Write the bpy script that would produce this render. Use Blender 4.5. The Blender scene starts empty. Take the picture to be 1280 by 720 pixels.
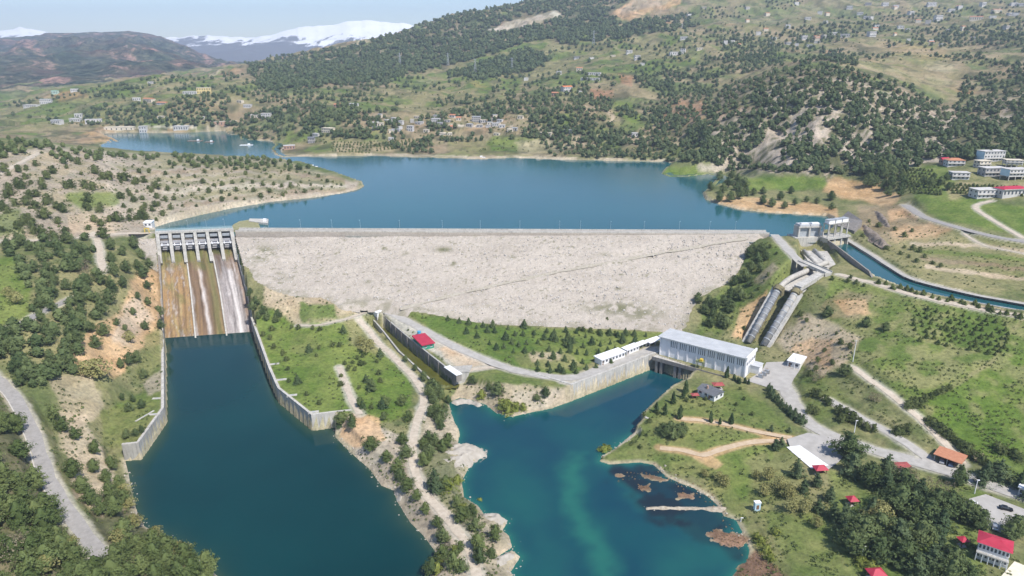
import bpy, math, random
import numpy as np
from mathutils import Vector

R = math.radians
rng = np.random.default_rng(7)
random.seed(7)
SC = bpy.context.scene
COL = SC.collection

# ------------------------------------------------------------------ camera model
F = 865.0                      # focal length in 1280-wide picture units
CAMZ = 172.0
PITCH = math.atan((360 - 64) / F)
cP, sP = math.cos(PITCH), math.sin(PITCH)


def tan_dep(py):
    v = (360 - np.asarray(py, float)) / F
    return (sP - v * cP) / (cP + v * sP)


def u_of(px, py):
    v = (360 - np.asarray(py, float)) / F
    return (np.asarray(px, float) - 640) / F / (cP + v * sP)


def PD(px, py, d):
    """point seen at a picture position, d metres ahead"""
    return np.array([u_of(px, py) * d, d, CAMZ - tan_dep(py) * d])


def P(px, py, z):
    d = (CAMZ - z) / tan_dep(py)
    return np.array([u_of(px, py) * d, d, z])


def proj(x, y, z):
    dz = z - CAMZ
    w = y * cP - dz * sP
    w = np.where(w < 1, 1, w)
    return 640 + F * x / w, 360 - F * (y * sP + dz * cP) / w


# ------------------------------------------------------------------ noise
def _hash(ix, iy, s):
    n = (ix.astype(np.int64) * 374761393 + iy.astype(np.int64) * 668265263 + s * 982451653) & 0x7fffffff
    n = ((n ^ (n >> 13)) * 1274126177) & 0x7fffffff
    n = (n ^ (n >> 16)) & 0xffff
    return n / 65535.0


def vnoise(x, y, s=0):
    ix, iy = np.floor(x), np.floor(y)
    fx, fy = x - ix, y - iy
    fx, fy = fx * fx * (3 - 2 * fx), fy * fy * (3 - 2 * fy)
    a, b = _hash(ix, iy, s), _hash(ix + 1, iy, s)
    c, d = _hash(ix, iy + 1, s), _hash(ix + 1, iy + 1, s)
    return (a + (b - a) * fx) * (1 - fy) + (c + (d - c) * fx) * fy


def fbm(x, y, oct=4, s=0):
    t = np.zeros_like(x, dtype=float)
    a, n = 0.5, 0
    for k in range(oct):
        t += a * vnoise(x, y, s + k * 17)
        n += a
        x, y, a = x * 2.03 + 11.3, y * 2.03 - 7.1, a * 0.5
    return t / n


def ridged(x, y, oct=4, s=0):
    t = np.zeros_like(x, dtype=float)
    a, n = 0.5, 0
    for k in range(oct):
        t += a * (1 - np.abs(2 * vnoise(x, y, s + k * 13) - 1))
        n += a
        x, y, a = x * 2.07 + 3.7, y * 2.07 + 5.9, a * 0.5
    return t / n


def sstep(a, b, x):
    t = np.clip((x - a) / (b - a), 0, 1)
    return t * t * (3 - 2 * t)


def inside(poly, x, y):
    poly = np.asarray(poly, float)
    r = np.zeros(x.shape, bool)
    n = len(poly)
    for i in range(n):
        x0, y0 = poly[i]
        x1, y1 = poly[(i + 1) % n]
        if y0 == y1:
            continue
        c = ((y0 > y) != (y1 > y)) & (x < (x1 - x0) * (y - y0) / (y1 - y0) + x0)
        r ^= c
    return r


def polydist(poly, x, y, closed=True):
    poly = np.asarray(poly, float)
    n = len(poly)
    best = np.full(x.shape, 1e18)
    for i in range(n if closed else n - 1):
        x0, y0 = poly[i]
        x1, y1 = poly[(i + 1) % n]
        dx, dy = x1 - x0, y1 - y0
        L = dx * dx + dy * dy + 1e-9
        t = np.clip(((x - x0) * dx + (y - y0) * dy) / L, 0, 1)
        best = np.minimum(best, (x - x0 - t * dx) ** 2 + (y - y0 - t * dy) ** 2)
    return np.sqrt(best)


def sdist(poly, x, y):
    """signed distance: negative inside"""
    d = polydist(poly, x, y)
    return np.where(inside(poly, x, y), -d, d)


def smooth_line(pts, n=4):
    """Catmull-Rom through 2-D or 3-D points"""
    pts = [np.asarray(p, float) for p in pts]
    out = []
    for i in range(len(pts) - 1):
        p0, p1, p2, p3 = pts[max(i - 1, 0)], pts[i], pts[i + 1], pts[min(i + 2, len(pts) - 1)]
        for k in range(n):
            t = k / n
            out.append(0.5 * (2 * p1 + (p2 - p0) * t + (2 * p0 - 5 * p1 + 4 * p2 - p3) * t * t + (3 * p1 - p0 - 3 * p2 + p3) * t ** 3))
    out.append(pts[-1])
    return out


# ------------------------------------------------------------------ mesh + object helpers
def mesh_np(name, V, quads=None, tris=None, mat=None, smooth=False):
    me = bpy.data.meshes.new(name)
    V = np.asarray(V, np.float32)
    q = np.asarray(quads, np.int32).reshape(-1, 4) if quads is not None and len(quads) else np.zeros((0, 4), np.int32)
    t = np.asarray(tris, np.int32).reshape(-1, 3) if tris is not None and len(tris) else np.zeros((0, 3), np.int32)
    me.vertices.add(len(V))
    me.vertices.foreach_set('co', V.ravel())
    nl = q.size + t.size
    me.loops.add(nl)
    me.loops.foreach_set('vertex_index', np.concatenate([q.ravel(), t.ravel()]).astype(np.int32))
    me.polygons.add(len(q) + len(t))
    starts = np.concatenate([np.arange(len(q)) * 4, q.size + np.arange(len(t)) * 3]).astype(np.int32)
    me.polygons.foreach_set('loop_start', starts)
    if smooth:
        me.polygons.foreach_set('use_smooth', np.ones(len(q) + len(t), bool))
    me.update(calc_edges=True)
    me.validate()
    if mat:
        me.materials.append(mat)
    return me


def link(name, data, parent=None, loc=None):
    o = bpy.data.objects.new(name, data)
    COL.objects.link(o)
    if parent is not None:
        o.parent = parent
    if loc is not None:
        o.location = loc
    return o


def tag(o, label=None, cat=None, group=None, kind=None):
    if label:
        o['label'] = label
    if cat:
        o['category'] = cat
    if group:
        o['group'] = group
    if kind:
        o['kind'] = kind
    return o


def thing(name, loc, label, cat, group=None):
    o = link(name, None, loc=tuple(float(c) for c in loc))
    return tag(o, label, cat, group)


class MB:
    """collects polygons in world coordinates, then links them as ONE mesh object"""

    def __init__(s):
        s.v, s.f = [], []

    def add(s, vs, fs):
        b = len(s.v)
        s.v += [tuple(float(c) for c in p) for p in vs]
        s.f += [tuple(b + i for i in f) for f in fs]
        return s

    def prism(s, poly, z0, z1):
        """poly: plan points (x,y) or (x,y,top z); z0 bottom (number), z1 top (number or list)"""
        n = len(poly)
        zt = z1 if hasattr(z1, '__len__') else [z1] * n
        zb = z0 if hasattr(z0, '__len__') else [z0] * n
        area = sum(poly[i][0] * poly[(i + 1) % n][1] - poly[(i + 1) % n][0] * poly[i][1] for i in range(n))
        idx = list(range(n)) if area > 0 else list(range(n))[::-1]
        vs = [(poly[i][0], poly[i][1], zb[i]) for i in idx] + [(poly[i][0], poly[i][1], zt[i]) for i in idx]
        fs = [tuple(range(n))[::-1], tuple(range(n, 2 * n))] + [(i, (i + 1) % n, n + (i + 1) % n, n + i) for i in range(n)]
        return s.add(vs, fs)

    def obox(s, c, ax, l, w, z0, z1):
        """box centred at plan point c, l along unit vector ax, w across"""
        ax = np.asarray(ax, float)[:2]
        ax = ax / np.linalg.norm(ax)
        b = np.array([-ax[1], ax[0]])
        c = np.asarray(c, float)[:2]
        q = [c + ax * i * l / 2 + b * j * w / 2 for i, j in ((-1, -1), (1, -1), (1, 1), (-1, 1))]
        return s.prism(q, z0, z1)

    def beam(s, a, b, w, h=None):
        """square bar between two 3-D points"""
        h = h or w
        a, b = Vector(a), Vector(b)
        d = (b - a).normalized()
        side = d.cross(Vector((0, 0, 1)))
        if side.length < 1e-4:
            side = Vector((1, 0, 0))
        side.normalize()
        up = side.cross(d).normalized()
        vs = []
        for p in (a, b):
            for i, j in ((-1, -1), (1, -1), (1, 1), (-1, 1)):
                vs.append(p + side * i * w / 2 + up * j * h / 2)
        return s.add(vs, [(0, 1, 2, 3), (7, 6, 5, 4), (0, 4, 5, 1), (1, 5, 6, 2), (2, 6, 7, 3), (3, 7, 4, 0)])

    def tube(s, pts, r, n=12, cap=True):
        pts = [Vector(p) for p in pts]
        rr = r if hasattr(r, '__len__') else [r] * len(pts)
        vs, fs = [], []
        for i, p in enumerate(pts):
            d = (pts[min(i + 1, len(pts) - 1)] - pts[max(i - 1, 0)]).normalized()
            side = d.cross(Vector((0, 0, 1)))
            if side.length < 1e-4:
                side = Vector((1, 0, 0))
            side.normalize()
            up = side.cross(d).normalized()
            for k in range(n):
                a = 2 * math.pi * k / n
                vs.append(p + side * rr[i] * math.cos(a) + up * rr[i] * math.sin(a))
        for i in range(len(pts) - 1):
            for k in range(n):
                fs.append((i * n + k, i * n + (k + 1) % n, (i + 1) * n + (k + 1) % n, (i + 1) * n + k))
        if cap:
            fs += [tuple(range(n))[::-1], tuple(range((len(pts) - 1) * n, len(pts) * n))]
        return s.add(vs, fs)

    def wall(s, pts, th, z0, tops, side=1):
        """vertical wall along a plan polyline; thickness goes to the chosen side; tops per point"""
        pts = [np.asarray(p, float)[:2] for p in pts]
        n = len(pts)
        tops = tops if hasattr(tops, '__len__') else [tops] * n
        z0 = z0 if hasattr(z0, '__len__') else [z0] * n
        off = []
        for i in range(n):
            ns = []
            for j in (i - 1, i):
                if 0 <= j < n - 1:
                    d = pts[j + 1] - pts[j]
                    d = d / np.linalg.norm(d)
                    ns.append(np.array([-d[1], d[0]]))
            m = sum(ns) / len(ns)
            m = m / max(np.linalg.norm(m), 1e-6)
            off.append(pts[i] + side * m * th / max(0.5, float(np.dot(m, ns[0]))))
        vs = []
        for i in range(n):
            vs += [(*pts[i], z0[i]), (*pts[i], tops[i]), (*off[i], tops[i]), (*off[i], z0[i])]
        fs = []
        for i in range(n - 1):
            a, b = 4 * i, 4 * i + 4
            for k in range(4):
                f = (a + k, a + (k + 1) % 4, b + (k + 1) % 4, b + k)
                fs.append(f if side > 0 else f[::-1])
        e = [(3, 2, 1, 0), tuple(4 * (n - 1) + k for k in range(4))]
        fs += e if side > 0 else [f[::-1] for f in e]
        return s.add(vs, fs)

    def build(s, name, mat, parent=None, smooth=False, origin=None):
        me = bpy.data.meshes.new(name)
        o0 = np.zeros(3)
        if parent is not None:
            r = parent
            while r.parent is not None:
                r = r.parent
            o0 = np.array(r.location)
        elif origin is not None:
            o0 = np.asarray(origin, float)
        me.from_pydata([tuple(np.array(v) - o0) for v in s.v], [], s.f)
        me.validate()
        me.update()
        if smooth:
            for p in me.polygons:
                p.use_smooth = True
        me.materials.append(mat)
        o = link(name, me, parent)
        if parent is None and origin is not None:
            o.location = tuple(float(c) for c in o0)
        return o


# ------------------------------------------------------------------ materials
def new_mat(name):
    m = bpy.data.materials.new(name)
    m.use_nodes = True
    nt = m.node_tree
    for n in list(nt.nodes):
        nt.nodes.remove(n)
    out = nt.nodes.new('ShaderNodeOutputMaterial')
    b = nt.nodes.new('ShaderNodeBsdfPrincipled')
    nt.links.new(b.outputs[0], out.inputs[0])
    return m, nt, b


def nd(nt, t, **kw):
    n = nt.nodes.new(t)
    for k, v in kw.items():
        if k.startswith('i_'):
            key = k[2:]
            n.inputs[int(key) if key.isdigit() else key].default_value = v
        else:
            setattr(n, k, v)
    return n


def noise(nt, scale, detail=3, rough=0.55, vec=None, stretch=None):
    n = nd(nt, 'ShaderNodeTexNoise')
    n.inputs['Scale'].default_value = scale
    n.inputs['Detail'].default_value = detail
    n.inputs['Roughness'].default_value = rough
    if vec is None:
        g = nd(nt, 'ShaderNodeNewGeometry')
        vec = g.outputs['Position']
    if stretch is not None:
        mp = nd(nt, 'ShaderNodeMapping')
        mp.inputs['Scale'].default_value = stretch
        nt.links.new(vec, mp.inputs['Vector'])
        vec = mp.outputs[0]
    nt.links.new(vec, n.inputs['Vector'])
    return n


def ramp(nt, src, stops):
    r = nd(nt, 'ShaderNodeValToRGB')
    e = r.color_ramp.elements
    while len(e) < len(stops):
        e.new(0.5)
    for k, (p, c) in enumerate(stops):
        e[k].position = p
        e[k].color = (*c, 1) if len(c) == 3 else c
    nt.links.new(src, r.inputs[0])
    return r


def mixc(nt, a, b, fac, mode='MIX'):
    m = nd(nt, 'ShaderNodeMix', data_type='RGBA', blend_type=mode)
    for sock, val in ((m.inputs[6], a), (m.inputs[7], b), (m.inputs[0], fac)):
        if hasattr(val, 'is_linked') or hasattr(val, 'links'):
            nt.links.new(val, sock)
        elif isinstance(val, (int, float)):
            sock.default_value = val
        else:
            sock.default_value = (*val, 1)
    return m.outputs[2]


def bump(nt, b, src, strength=0.4, dist=0.2):
    n = nd(nt, 'ShaderNodeBump')
    n.inputs['Strength'].default_value = strength
    n.inputs['Distance'].default_value = dist
    nt.links.new(src, n.inputs['Height'])
    nt.links.new(n.outputs[0], b.inputs['Normal'])


def basic(name, c0, c1=None, scale=0.6, rough=0.8, spec=0.3, metal=0.0, bmp=0.0, stretch=None, bdist=0.1):
    m, nt, b = new_mat(name)
    c1 = c1 or tuple(min(1, x * 1.25) for x in c0)
    n = noise(nt, scale, 5, 0.6, stretch=stretch)
    r = ramp(nt, n.outputs[0], [(0.3, c0), (0.7, c1)])
    nt.links.new(r.outputs[0], b.inputs['Base Color'])
    b.inputs['Roughness'].default_value = rough
    b.inputs['Specular IOR Level'].default_value = spec
    b.inputs['Metallic'].default_value = metal
    if bmp:
        bump(nt, b, n.outputs[0], bmp, bdist)
    return m


def concrete(name, base=(0.42, 0.40, 0.36), dark=(0.20, 0.19, 0.17), streak=0.6, scale=0.25):
    """weathered concrete with stains running down it"""
    m, nt, b = new_mat(name)
    n1 = noise(nt, scale, 5, 0.6)
    n2 = noise(nt, 1.0, 4, 0.65, stretch=(0.9, 0.9, 0.07))
    n3 = noise(nt, 3.0, 3, 0.6)
    r1 = ramp(nt, n1.outputs[0], [(0.35, tuple(x * 0.85 for x in base)), (0.65, tuple(min(1, x * 1.12) for x in base))])
    r2 = ramp(nt, n2.outputs[0], [(0.48, (0, 0, 0)), (0.68, (1, 1, 1))])
    mul = nd(nt, 'ShaderNodeMath', operation='MULTIPLY')
    nt.links.new(r2.outputs[0], mul.inputs[0])
    mul.inputs[1].default_value = streak
    c = mixc(nt, r1.outputs[0], dark, mul.outputs[0])
    r3 = ramp(nt, n3.outputs[0], [(0.3, (0.85, 0.85, 0.85)), (0.7, (1.1, 1.1, 1.1))])
    c = mixc(nt, c, r3.outputs[0], 0.6, 'MULTIPLY')
    nt.links.new(c, b.inputs['Base Color'])
    b.inputs['Roughness'].default_value = 0.85
    b.inputs['Specular IOR Level'].default_value = 0.2
    bump(nt, b, n3.outputs[0], 0.25, 0.1)
    return m

HAZE_DENSITY, SKY_STRENGTH, SUN_STRENGTH, EXPOSURE = 1.0e-4, 0.11, 4.0, 0.62
# ------------------------------------------------------------------ levels and the dam's planes
Z_RES, Z_CREST, Z_TAIL, Z_CANAL, Z_SIDE = 41.5, 45.0, 0.0, 39.5, 4.2
CA, CB = P(292, 289.5, Z_CREST), P(948, 292.5, Z_CREST)
KC = (CB[1] - CA[1]) / (CB[0] - CA[0])
SLOPE = 3.0


def yc(x):
    return CA[1] + KC * (x - CA[0])


def zface(x, y):
    return Z_CREST - (yc(x) - y) / SLOPE


def P_face(px, py):
    u, t = float(u_of(px, py)), float(tan_dep(py))
    # CAMZ - t*d = Zc - (CA1 + KC*(u d - CA0) - d)/S
    d = (CAMZ - Z_CREST + (CA[1] - KC * CA[0]) / SLOPE) / (t + (1 - KC * u) / SLOPE)
    return np.array([u * d, d, CAMZ - t * d])


FACE_PX = [(158, 298), (948, 293), (938, 307), (931, 325), (922, 342), (909, 354), (890, 362), (874, 372), (864, 390), (857, 410), (845, 416), (822, 415), (780, 412),
           (740, 411), (700, 409), (660, 407), (620, 406), (580, 401), (540, 393), (505, 386), (480, 380), (455, 378), (425, 382), (400, 372), (370, 372),
           (350, 366), (335, 360), (320, 350), (310, 335), (302, 330), (202, 330), (180, 318)]
FACE3 = [P_face(*p) for p in FACE_PX]
FACE_XY = [p[:2] for p in FACE3]


def poly_at(px, z):
    return [P(a, b, z)[:2] for a, b in px]


# ------------------------------------------------------------------ water outlines (picture positions on the water plane)
RES_PX = [(186, 286), (215, 277), (250, 268.5), (290, 260), (340, 252), (390, 247), (425, 242), (446, 237), (455, 233), (452, 229), (430, 222), (400, 214), (365, 205),
          (335, 197), (250, 192.5), (170, 191), (128, 188), (126, 181), (135, 178), (149, 176.5), (140, 172), (122, 167.5), (150, 165.5), (200, 166), (240, 165.5), (280, 163.5),
          (285, 168), (300, 169), (299, 174), (318, 175.5), (337, 176), (344, 181), (338, 186), (343, 193), (352, 196.5), (400, 195.5), (470, 194.5), (530, 197), (600, 199),
          (640, 197), (690, 199.5), (730, 200), (780, 201.5), (830, 202), (850, 205), (848, 209), (832, 213), (826, 217), (836, 221), (862, 220.5), (884, 218), (899, 220), (890, 229), (879, 242), (882, 249),
          (898, 255), (925, 262), (960, 266), (1000, 268), (1033, 270), (1043, 276), (1040, 290), (1000, 300), (952, 300)]
RES_XY = poly_at(RES_PX, Z_RES)
# the near side lies under the dam's upstream face
RES_XY += [np.array([x, yc(x) + 10.0]) for x in (180, 60, -60, -180, -262)]
RES2_XY = poly_at([(-60, 157), (10, 157.5), (36, 160), (40, 163), (10, 165), (-60, 166)], Z_RES)
LEFT_PX = [(206, 415), (207.5, 440), (208.5, 528), (177, 574), (156, 576), (160, 590), (164, 612), (171, 640), (180, 658), (200, 668), (217, 677), (231, 687), (253, 703), (269, 718), (300, 745), (330, 780),
           (420, 790), (500, 750), (537, 722), (547, 707), (545, 690), (530, 670), (513, 653), (497, 627), (492, 613), (477, 607), (463, 587), (440, 567), (420, 547), (420, 534), (391, 538), (349, 503), (338, 478), (316, 415)]
LEFT_XY = poly_at(LEFT_PX, 0)
RIGHT_PX = [(640, 790), (652, 740), (638, 715), (650, 696), (640, 688), (628, 694), (620, 697), (640, 684), (636, 670), (628, 663), (634, 652), (622, 645), (605, 643), (597, 632), (580, 622), (577, 602), (588, 580), (605, 568),
            (600, 561), (578, 559), (572, 553), (574, 543), (567, 530), (563, 513), (561, 503), (575, 497), (590, 500), (608, 506), (620, 516), (640, 521), (652, 518), (690, 510), (714, 501), (760, 483), (817, 460),
            (869, 479), (858, 487), (839, 497), (818, 516), (801, 533), (803, 537), (783, 549), (767, 562), (752, 570), (749, 577), (762, 581), (783, 579), (800, 578), (817, 581), (833, 596), (850, 604), (867, 610), (887, 622), (897, 632), (905, 645), (920, 650),
            (930, 668), (937, 687), (935, 700), (922, 713), (914, 722), (905, 760), (880, 800)]
RIGHT_XY = poly_at(RIGHT_PX, 0)
SIDE_PX = [(480, 408.5), (510, 435), (540, 460), (567, 482), (553, 483), (540, 476), (500, 444), (474, 413)]
SIDE_XY = poly_at(SIDE_PX, Z_SIDE)
CANAL_R = [(1060, 303), (1094, 326), (1131, 347.5), (1164, 358.5), (1221, 371.5), (1280, 382), (1340, 392)]
CANAL_L = [(1040, 309), (1085, 338.5), (1094, 347), (1114, 355), (1137, 363), (1187, 373.5), (1237, 382.5), (1280, 390), (1340, 401)]
CANAL_XY = poly_at(CANAL_L + CANAL_R[::-1], Z_CANAL)

# ------------------------------------------------------------------ height control points
# (px, py, z) for what stands near, ('d', px, py, distance) for far slopes
CP = [
    # bottom-left hill
    (0, 720, 22), (100, 720, 16), (200, 720, 7), (262, 722, 1), (0, 640, 26), (60, 640, 18), (110, 665, 12), (150, 640, 8), (0, 560, 31), (30, 540, 25), (80, 600, 16.5),
    (130, 600, 8), (152, 588, 3), (0, 478, 33), (20, 500, 29), (50, 560, 23), (72, 620, 17.5), (100, 655, 13), (120, 700, 11),
    (-60, 720, 26), (-60, 600, 36), (-60, 480, 40), (-60, 400, 48), (-60, 320, 56), (-60, 240, 66), (-60, 180, 86),
    (0, 420, 42), (50, 420, 40), (0, 370, 50), (60, 350, 49), (100, 320, 48), (0, 310, 55), (50, 390, 43),
    (150, 556, 8), (195, 520, 8), (180, 480, 9), (150, 510, 10), (120, 520, 14), (110, 560, 13), (170, 540, 8.4),
    (190, 340, 25), (170, 400, 21), (190, 430, 12), (200, 460, 9.5), (195, 380, 17), (150, 420, 24), (110, 440, 29), (60, 480, 28), (100, 485, 21), (140, 460, 17.5), (80, 520, 20),
    (120, 380, 37), (150, 345, 41), (178, 322, 39), (120, 305, 46), (165, 300, 44.5), (150, 290, 45.5), (100, 292, 50), (185, 296, 44.5), (60, 300, 53),
    # left hill between spillway and reservoir
    (60, 262, 60), (0, 262, 63), (100, 250, 62), (140, 252, 57), (100, 215, 73), (50, 205, 79), (0, 205, 82), (0, 175, 88), (60, 184, 81), (30, 178, 86), (130, 193, 67), (110, 187, 73),
    (200, 194, 58), (270, 197, 54), (330, 199, 50.5), (370, 207, 48), (400, 216, 46.5), (432, 226, 44), (200, 230, 56), (300, 232, 50), (380, 232, 46.5), (250, 250, 48.5), (205, 266, 47.5),
    (160, 270, 51), (185, 280, 45), (340, 248, 43), (420, 239, 42.8), (300, 215, 53),
    # far cape and shores
    (85, 175, 45), (120, 170, 45), (130, 163, 46), (60, 172, 46), (60, 163, 47), (100, 163, 46), (60, 157, 52),
    ('d', 0, 142, 1480), ('d', 60, 143, 1400), ('d', 100, 150, 1300), (180, 164, 43), (240, 164, 43), (280, 161, 45), (305, 158, 50), (320, 172, 44), (345, 176, 44), (345, 160, 54),
    ('d', 250, 130, 1250), ('d', 200, 115, 1480), ('d', 100, 125, 1560), ('d', 300, 110, 1500),
    ('d', -80, 145, 1480), ('d', -80, 132, 1750),
    ('d', 0, 127, 1850), ('d', 60, 112, 1850), ('d', 130, 101, 1850), ('d', 200, 93, 1800), ('d', 320, 84, 1950), ('d', 400, 76, 2050), ('d', 440, 69, 2120), ('d', 530, 39, 2350),
    ('d', 600, 16, 2550), ('d', 690, 0, 2750), ('d', 800, -30, 2950), ('d', 950, -42, 3100), ('d', 1280, -30, 3150), ('d', 1500, -20, 3200),
    # slopes across the lake
    (560, 193, 42.8), (400, 192, 42.8), (470, 190, 43), (400, 172, 50), (560, 172, 51), ('d', 560, 150, 1110), ('d', 560, 130, 1300), ('d', 560, 110, 1500), ('d', 560, 90, 1750), ('d', 560, 60, 2060),
    ('d', 400, 150, 1090), ('d', 400, 130, 1250), ('d', 400, 110, 1450), ('d', 400, 92, 1750), ('d', 480, 80, 1920), ('d', 480, 100, 1620),
    (700, 194, 43.2), (640, 193, 43), (700, 172, 52), ('d', 700, 150, 1060), ('d', 700, 130, 1200), ('d', 700, 110, 1350), ('d', 700, 90, 1600), ('d', 700, 60, 1920), ('d', 700, 30, 2280),
    (850, 198, 43.5), (780, 196, 43.5), ('d', 850, 170, 950), ('d', 850, 150, 1050), ('d', 850, 120, 1250), ('d', 850, 90, 1450), ('d', 850, 60, 1700), ('d', 850, 30, 2060), ('d', 850, 5, 2520),
    # wooded knoll on the right and the slopes behind it
    (905, 208, 44), (905, 250, 43), (860, 215, 42.3), (940, 258, 43), (1000, 235, 45), (930, 235, 46), (1050, 240, 47), ('d', 1000, 215, 705), ('d', 1000, 190, 760), ('d', 1000, 160, 830), ('d', 1000, 130, 900), ('d', 1000, 105, 975), ('d', 1000, 88, 1050),
    ('d', 940, 130, 960), ('d', 900, 150, 930), ('d', 900, 180, 820), ('d', 930, 105, 1080), ('d', 1000, 75, 1300),
    ('d', 1100, 212, 680), ('d', 1100, 180, 770), ('d', 1100, 150, 840), ('d', 1100, 120, 920), ('d', 1100, 100, 1000), ('d', 1100, 86, 1200),
    ('d', 1150, 130, 980), ('d', 1180, 165, 830), ('d', 1200, 190, 700), ('d', 1240, 222, 600), ('d', 1200, 150, 930), ('d', 1200, 130, 1050), ('d', 1200, 100, 1200), ('d', 1280, 100, 1100), ('d', 1280, 60, 1450),
    ('d', 1280, 130, 950), ('d', 1280, 170, 760), ('d', 1280, 210, 620), ('d', 1200, 60, 1550), ('d', 1200, 30, 1950), ('d', 1200, 5, 2450), ('d', 1050, 60, 1650), ('d', 1050, 30, 2000), ('d', 1050, 5, 2500),
    ('d', 950, 60, 1650), ('d', 950, 90, 1330), ('d', 900, 125, 1120), ('d', 1280, 30, 1850), ('d', 1280, 5, 2380), ('d', 950, 30, 2000), ('d', 950, 5, 2500),
    # right bank
    ('d', 1150, 218, 640), ('d', 1150, 247, 560), (1140, 262, 52), (1200, 283, 53), (1280, 302, 51.5), ('d', 1280, 250, 530), ('d', 1220, 246, 545), (1100, 240, 49), (1095, 262, 46.5), (1060, 266, 44), (1062, 285, 45.5),
    (1150, 300, 46.5), (1200, 330, 44.5), (1280, 335, 46), (1280, 368, 41.5), (1100, 300, 44), (1100, 322, 41.5), (1160, 350, 41.3), (1220, 364, 41.3), (1070, 305, 42),
    (1280, 400, 39.6), (1200, 383, 39.6), (1130, 368, 39.8), (1094, 356, 40), (1060, 345, 39.5), (1280, 450, 30), (1280, 500, 23), (1280, 550, 16), (1280, 600, 10), (1200, 420, 32), (1200, 455, 27), (1200, 500, 20), (1200, 550, 12), (1200, 580, 9.5),
    (1100, 385, 34.5), (1100, 415, 29.5), (1100, 445, 25), (1100, 485, 18), (1100, 535, 11), (1060, 560, 9), (1050, 520, 10.5), (1050, 480, 15), (1050, 440, 21.5), (1050, 410, 26.5), (1050, 370, 34), (1022, 356, 37.5), (1025, 338, 39),
    (1015, 400, 25), (1012, 440, 13), (985, 437, 10.5), (1000, 475, 9.5), (1350, 480, 30), (1350, 600, 14), (1350, 720, 12), (1350, 380, 43), (1350, 300, 53),
    (930, 330, 34), (948, 322, 38), (926, 360, 25), (900, 390, 16), (880, 412, 10.5), (915, 420, 10), (940, 390, 19), (965, 335, 40), (962, 305, 45), (990, 300, 45), (950, 345, 33), (940, 420, 10), (968, 358, 33.5), (983, 395, 22), (955, 424, 9.7), (1005, 330, 42), (1008, 366, 33),
    # right bank, bottom
    (960, 480, 9), (1000, 540, 9), (905, 520, 7), (850, 555, 4), (830, 530, 6.5), (900, 570, 5), (950, 600, 4), (1000, 650, 5), (1050, 700, 6), (1100, 600, 8), (1150, 650, 8), (1250, 640, 9), (1280, 710, 9), (1100, 720, 7), (980, 720, 2.5),
    (940, 690, 1.0), (882, 605, 1), (925, 640, 1.2), (910, 490, 8.6), (870, 500, 7.5), (790, 565, 1.6), (1000, 760, 4), (1280, 800, 9), (1100, 800, 7),
    # peninsula
    (390, 500, 8.2), (345, 450, 10), (430, 500, 7.6), (430, 440, 10), (480, 470, 7.0), (380, 395, 15), (430, 388, 14), (490, 520, 6.5), (525, 540, 6), (545, 600, 5), (560, 660, 5), (580, 720, 5),
    (500, 590, 4), (530, 650, 3), (560, 620, 4.5), (600, 690, 4), (455, 540, 6.5), (330, 400, 13), (448, 402, 11), (470, 415, 5.6), (490, 440, 4.9), (520, 466, 4.6), (545, 486, 4.3), (472, 428, 6.6), (500, 457, 5.6), (535, 492, 4.8), (553, 505, 3.5), (590, 650, 3.5), (580, 800, 4),
    # yard at the toe
    (540, 437, 11), (600, 460, 9.7), (560, 428, 11.5), (505, 398, 13), (650, 478, 9.2), (715, 476, 9), (780, 455, 9), (650, 440, 9.8), (750, 425, 9.8), (620, 412, 11.5), (815, 430, 9.5), (595, 487, 5), (650, 497, 4), (580, 487, 4), (690, 497, 3.5),
    # out of sight
    (640, 1000, -3), (0, 1000, 18), (1280, 1000, 8), (300, 900, 2),
]
WCP = [(-520, 560, 70), (-560, 420, 52), (-400, 250, 40), (520, 420, 50), (480, 300, 30), (420, 220, 14), (900, 700, 90), (-1000, 1000, 60), (-900, 780, 70), (60, 60, 0), (-120, 70, 12), (150, 80, 8),
       (-900, 1900, 90), (900, 3600, 420), (0, 3600, 330), (-900, 3600, 150), (2600, 2600, 330), (2600, 3600, 430), (-1600, 1400, 70), (-2400, 2400, 80), (1500, 900, 110)]


def cp_xyz():
    out = []
    for c in CP:
        out.append(PD(c[1], c[2], c[3]) if c[0] == 'd' else P(*c))
    out += [np.array(w, float) for w in WCP]
    for p in FACE3[2:-2]:
        out.append(p + np.array([0, 0, 0.2]))
    return np.array(out)


_cp = cp_xyz()


def _feat(x, y):
    return np.stack([x / y * 1.0, np.log(y) * 0.9], -1)


def _tps(a, b):
    d2 = ((a[:, None, :] - b[None, :, :]) ** 2).sum(-1) + 1e-9
    return 0.5 * d2 * np.log(d2)


_fc = _feat(_cp[:, 0], _cp[:, 1])
_n = len(_cp)
_A = np.zeros((_n + 3, _n + 3))
_A[:_n, :_n] = _tps(_fc, _fc) + np.eye(_n) * 2e-4
_A[:_n, _n] = _A[_n, :_n] = 1
_A[:_n, _n + 1:] = _fc
_A[_n + 1:, :_n] = _fc.T
_w = np.linalg.solve(_A, np.concatenate([_cp[:, 2], [0, 0, 0]]))


def rbf(x, y):
    f = _feat(x.ravel(), y.ravel())
    out = np.empty(len(f))
    for i in range(0, len(f), 20000):
        g = f[i:i + 20000]
        out[i:i + 20000] = _tps(g, _fc) @ _w[:_n] + _w[_n] + g @ _w[_n + 1:]
    return out.reshape(x.shape)


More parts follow.
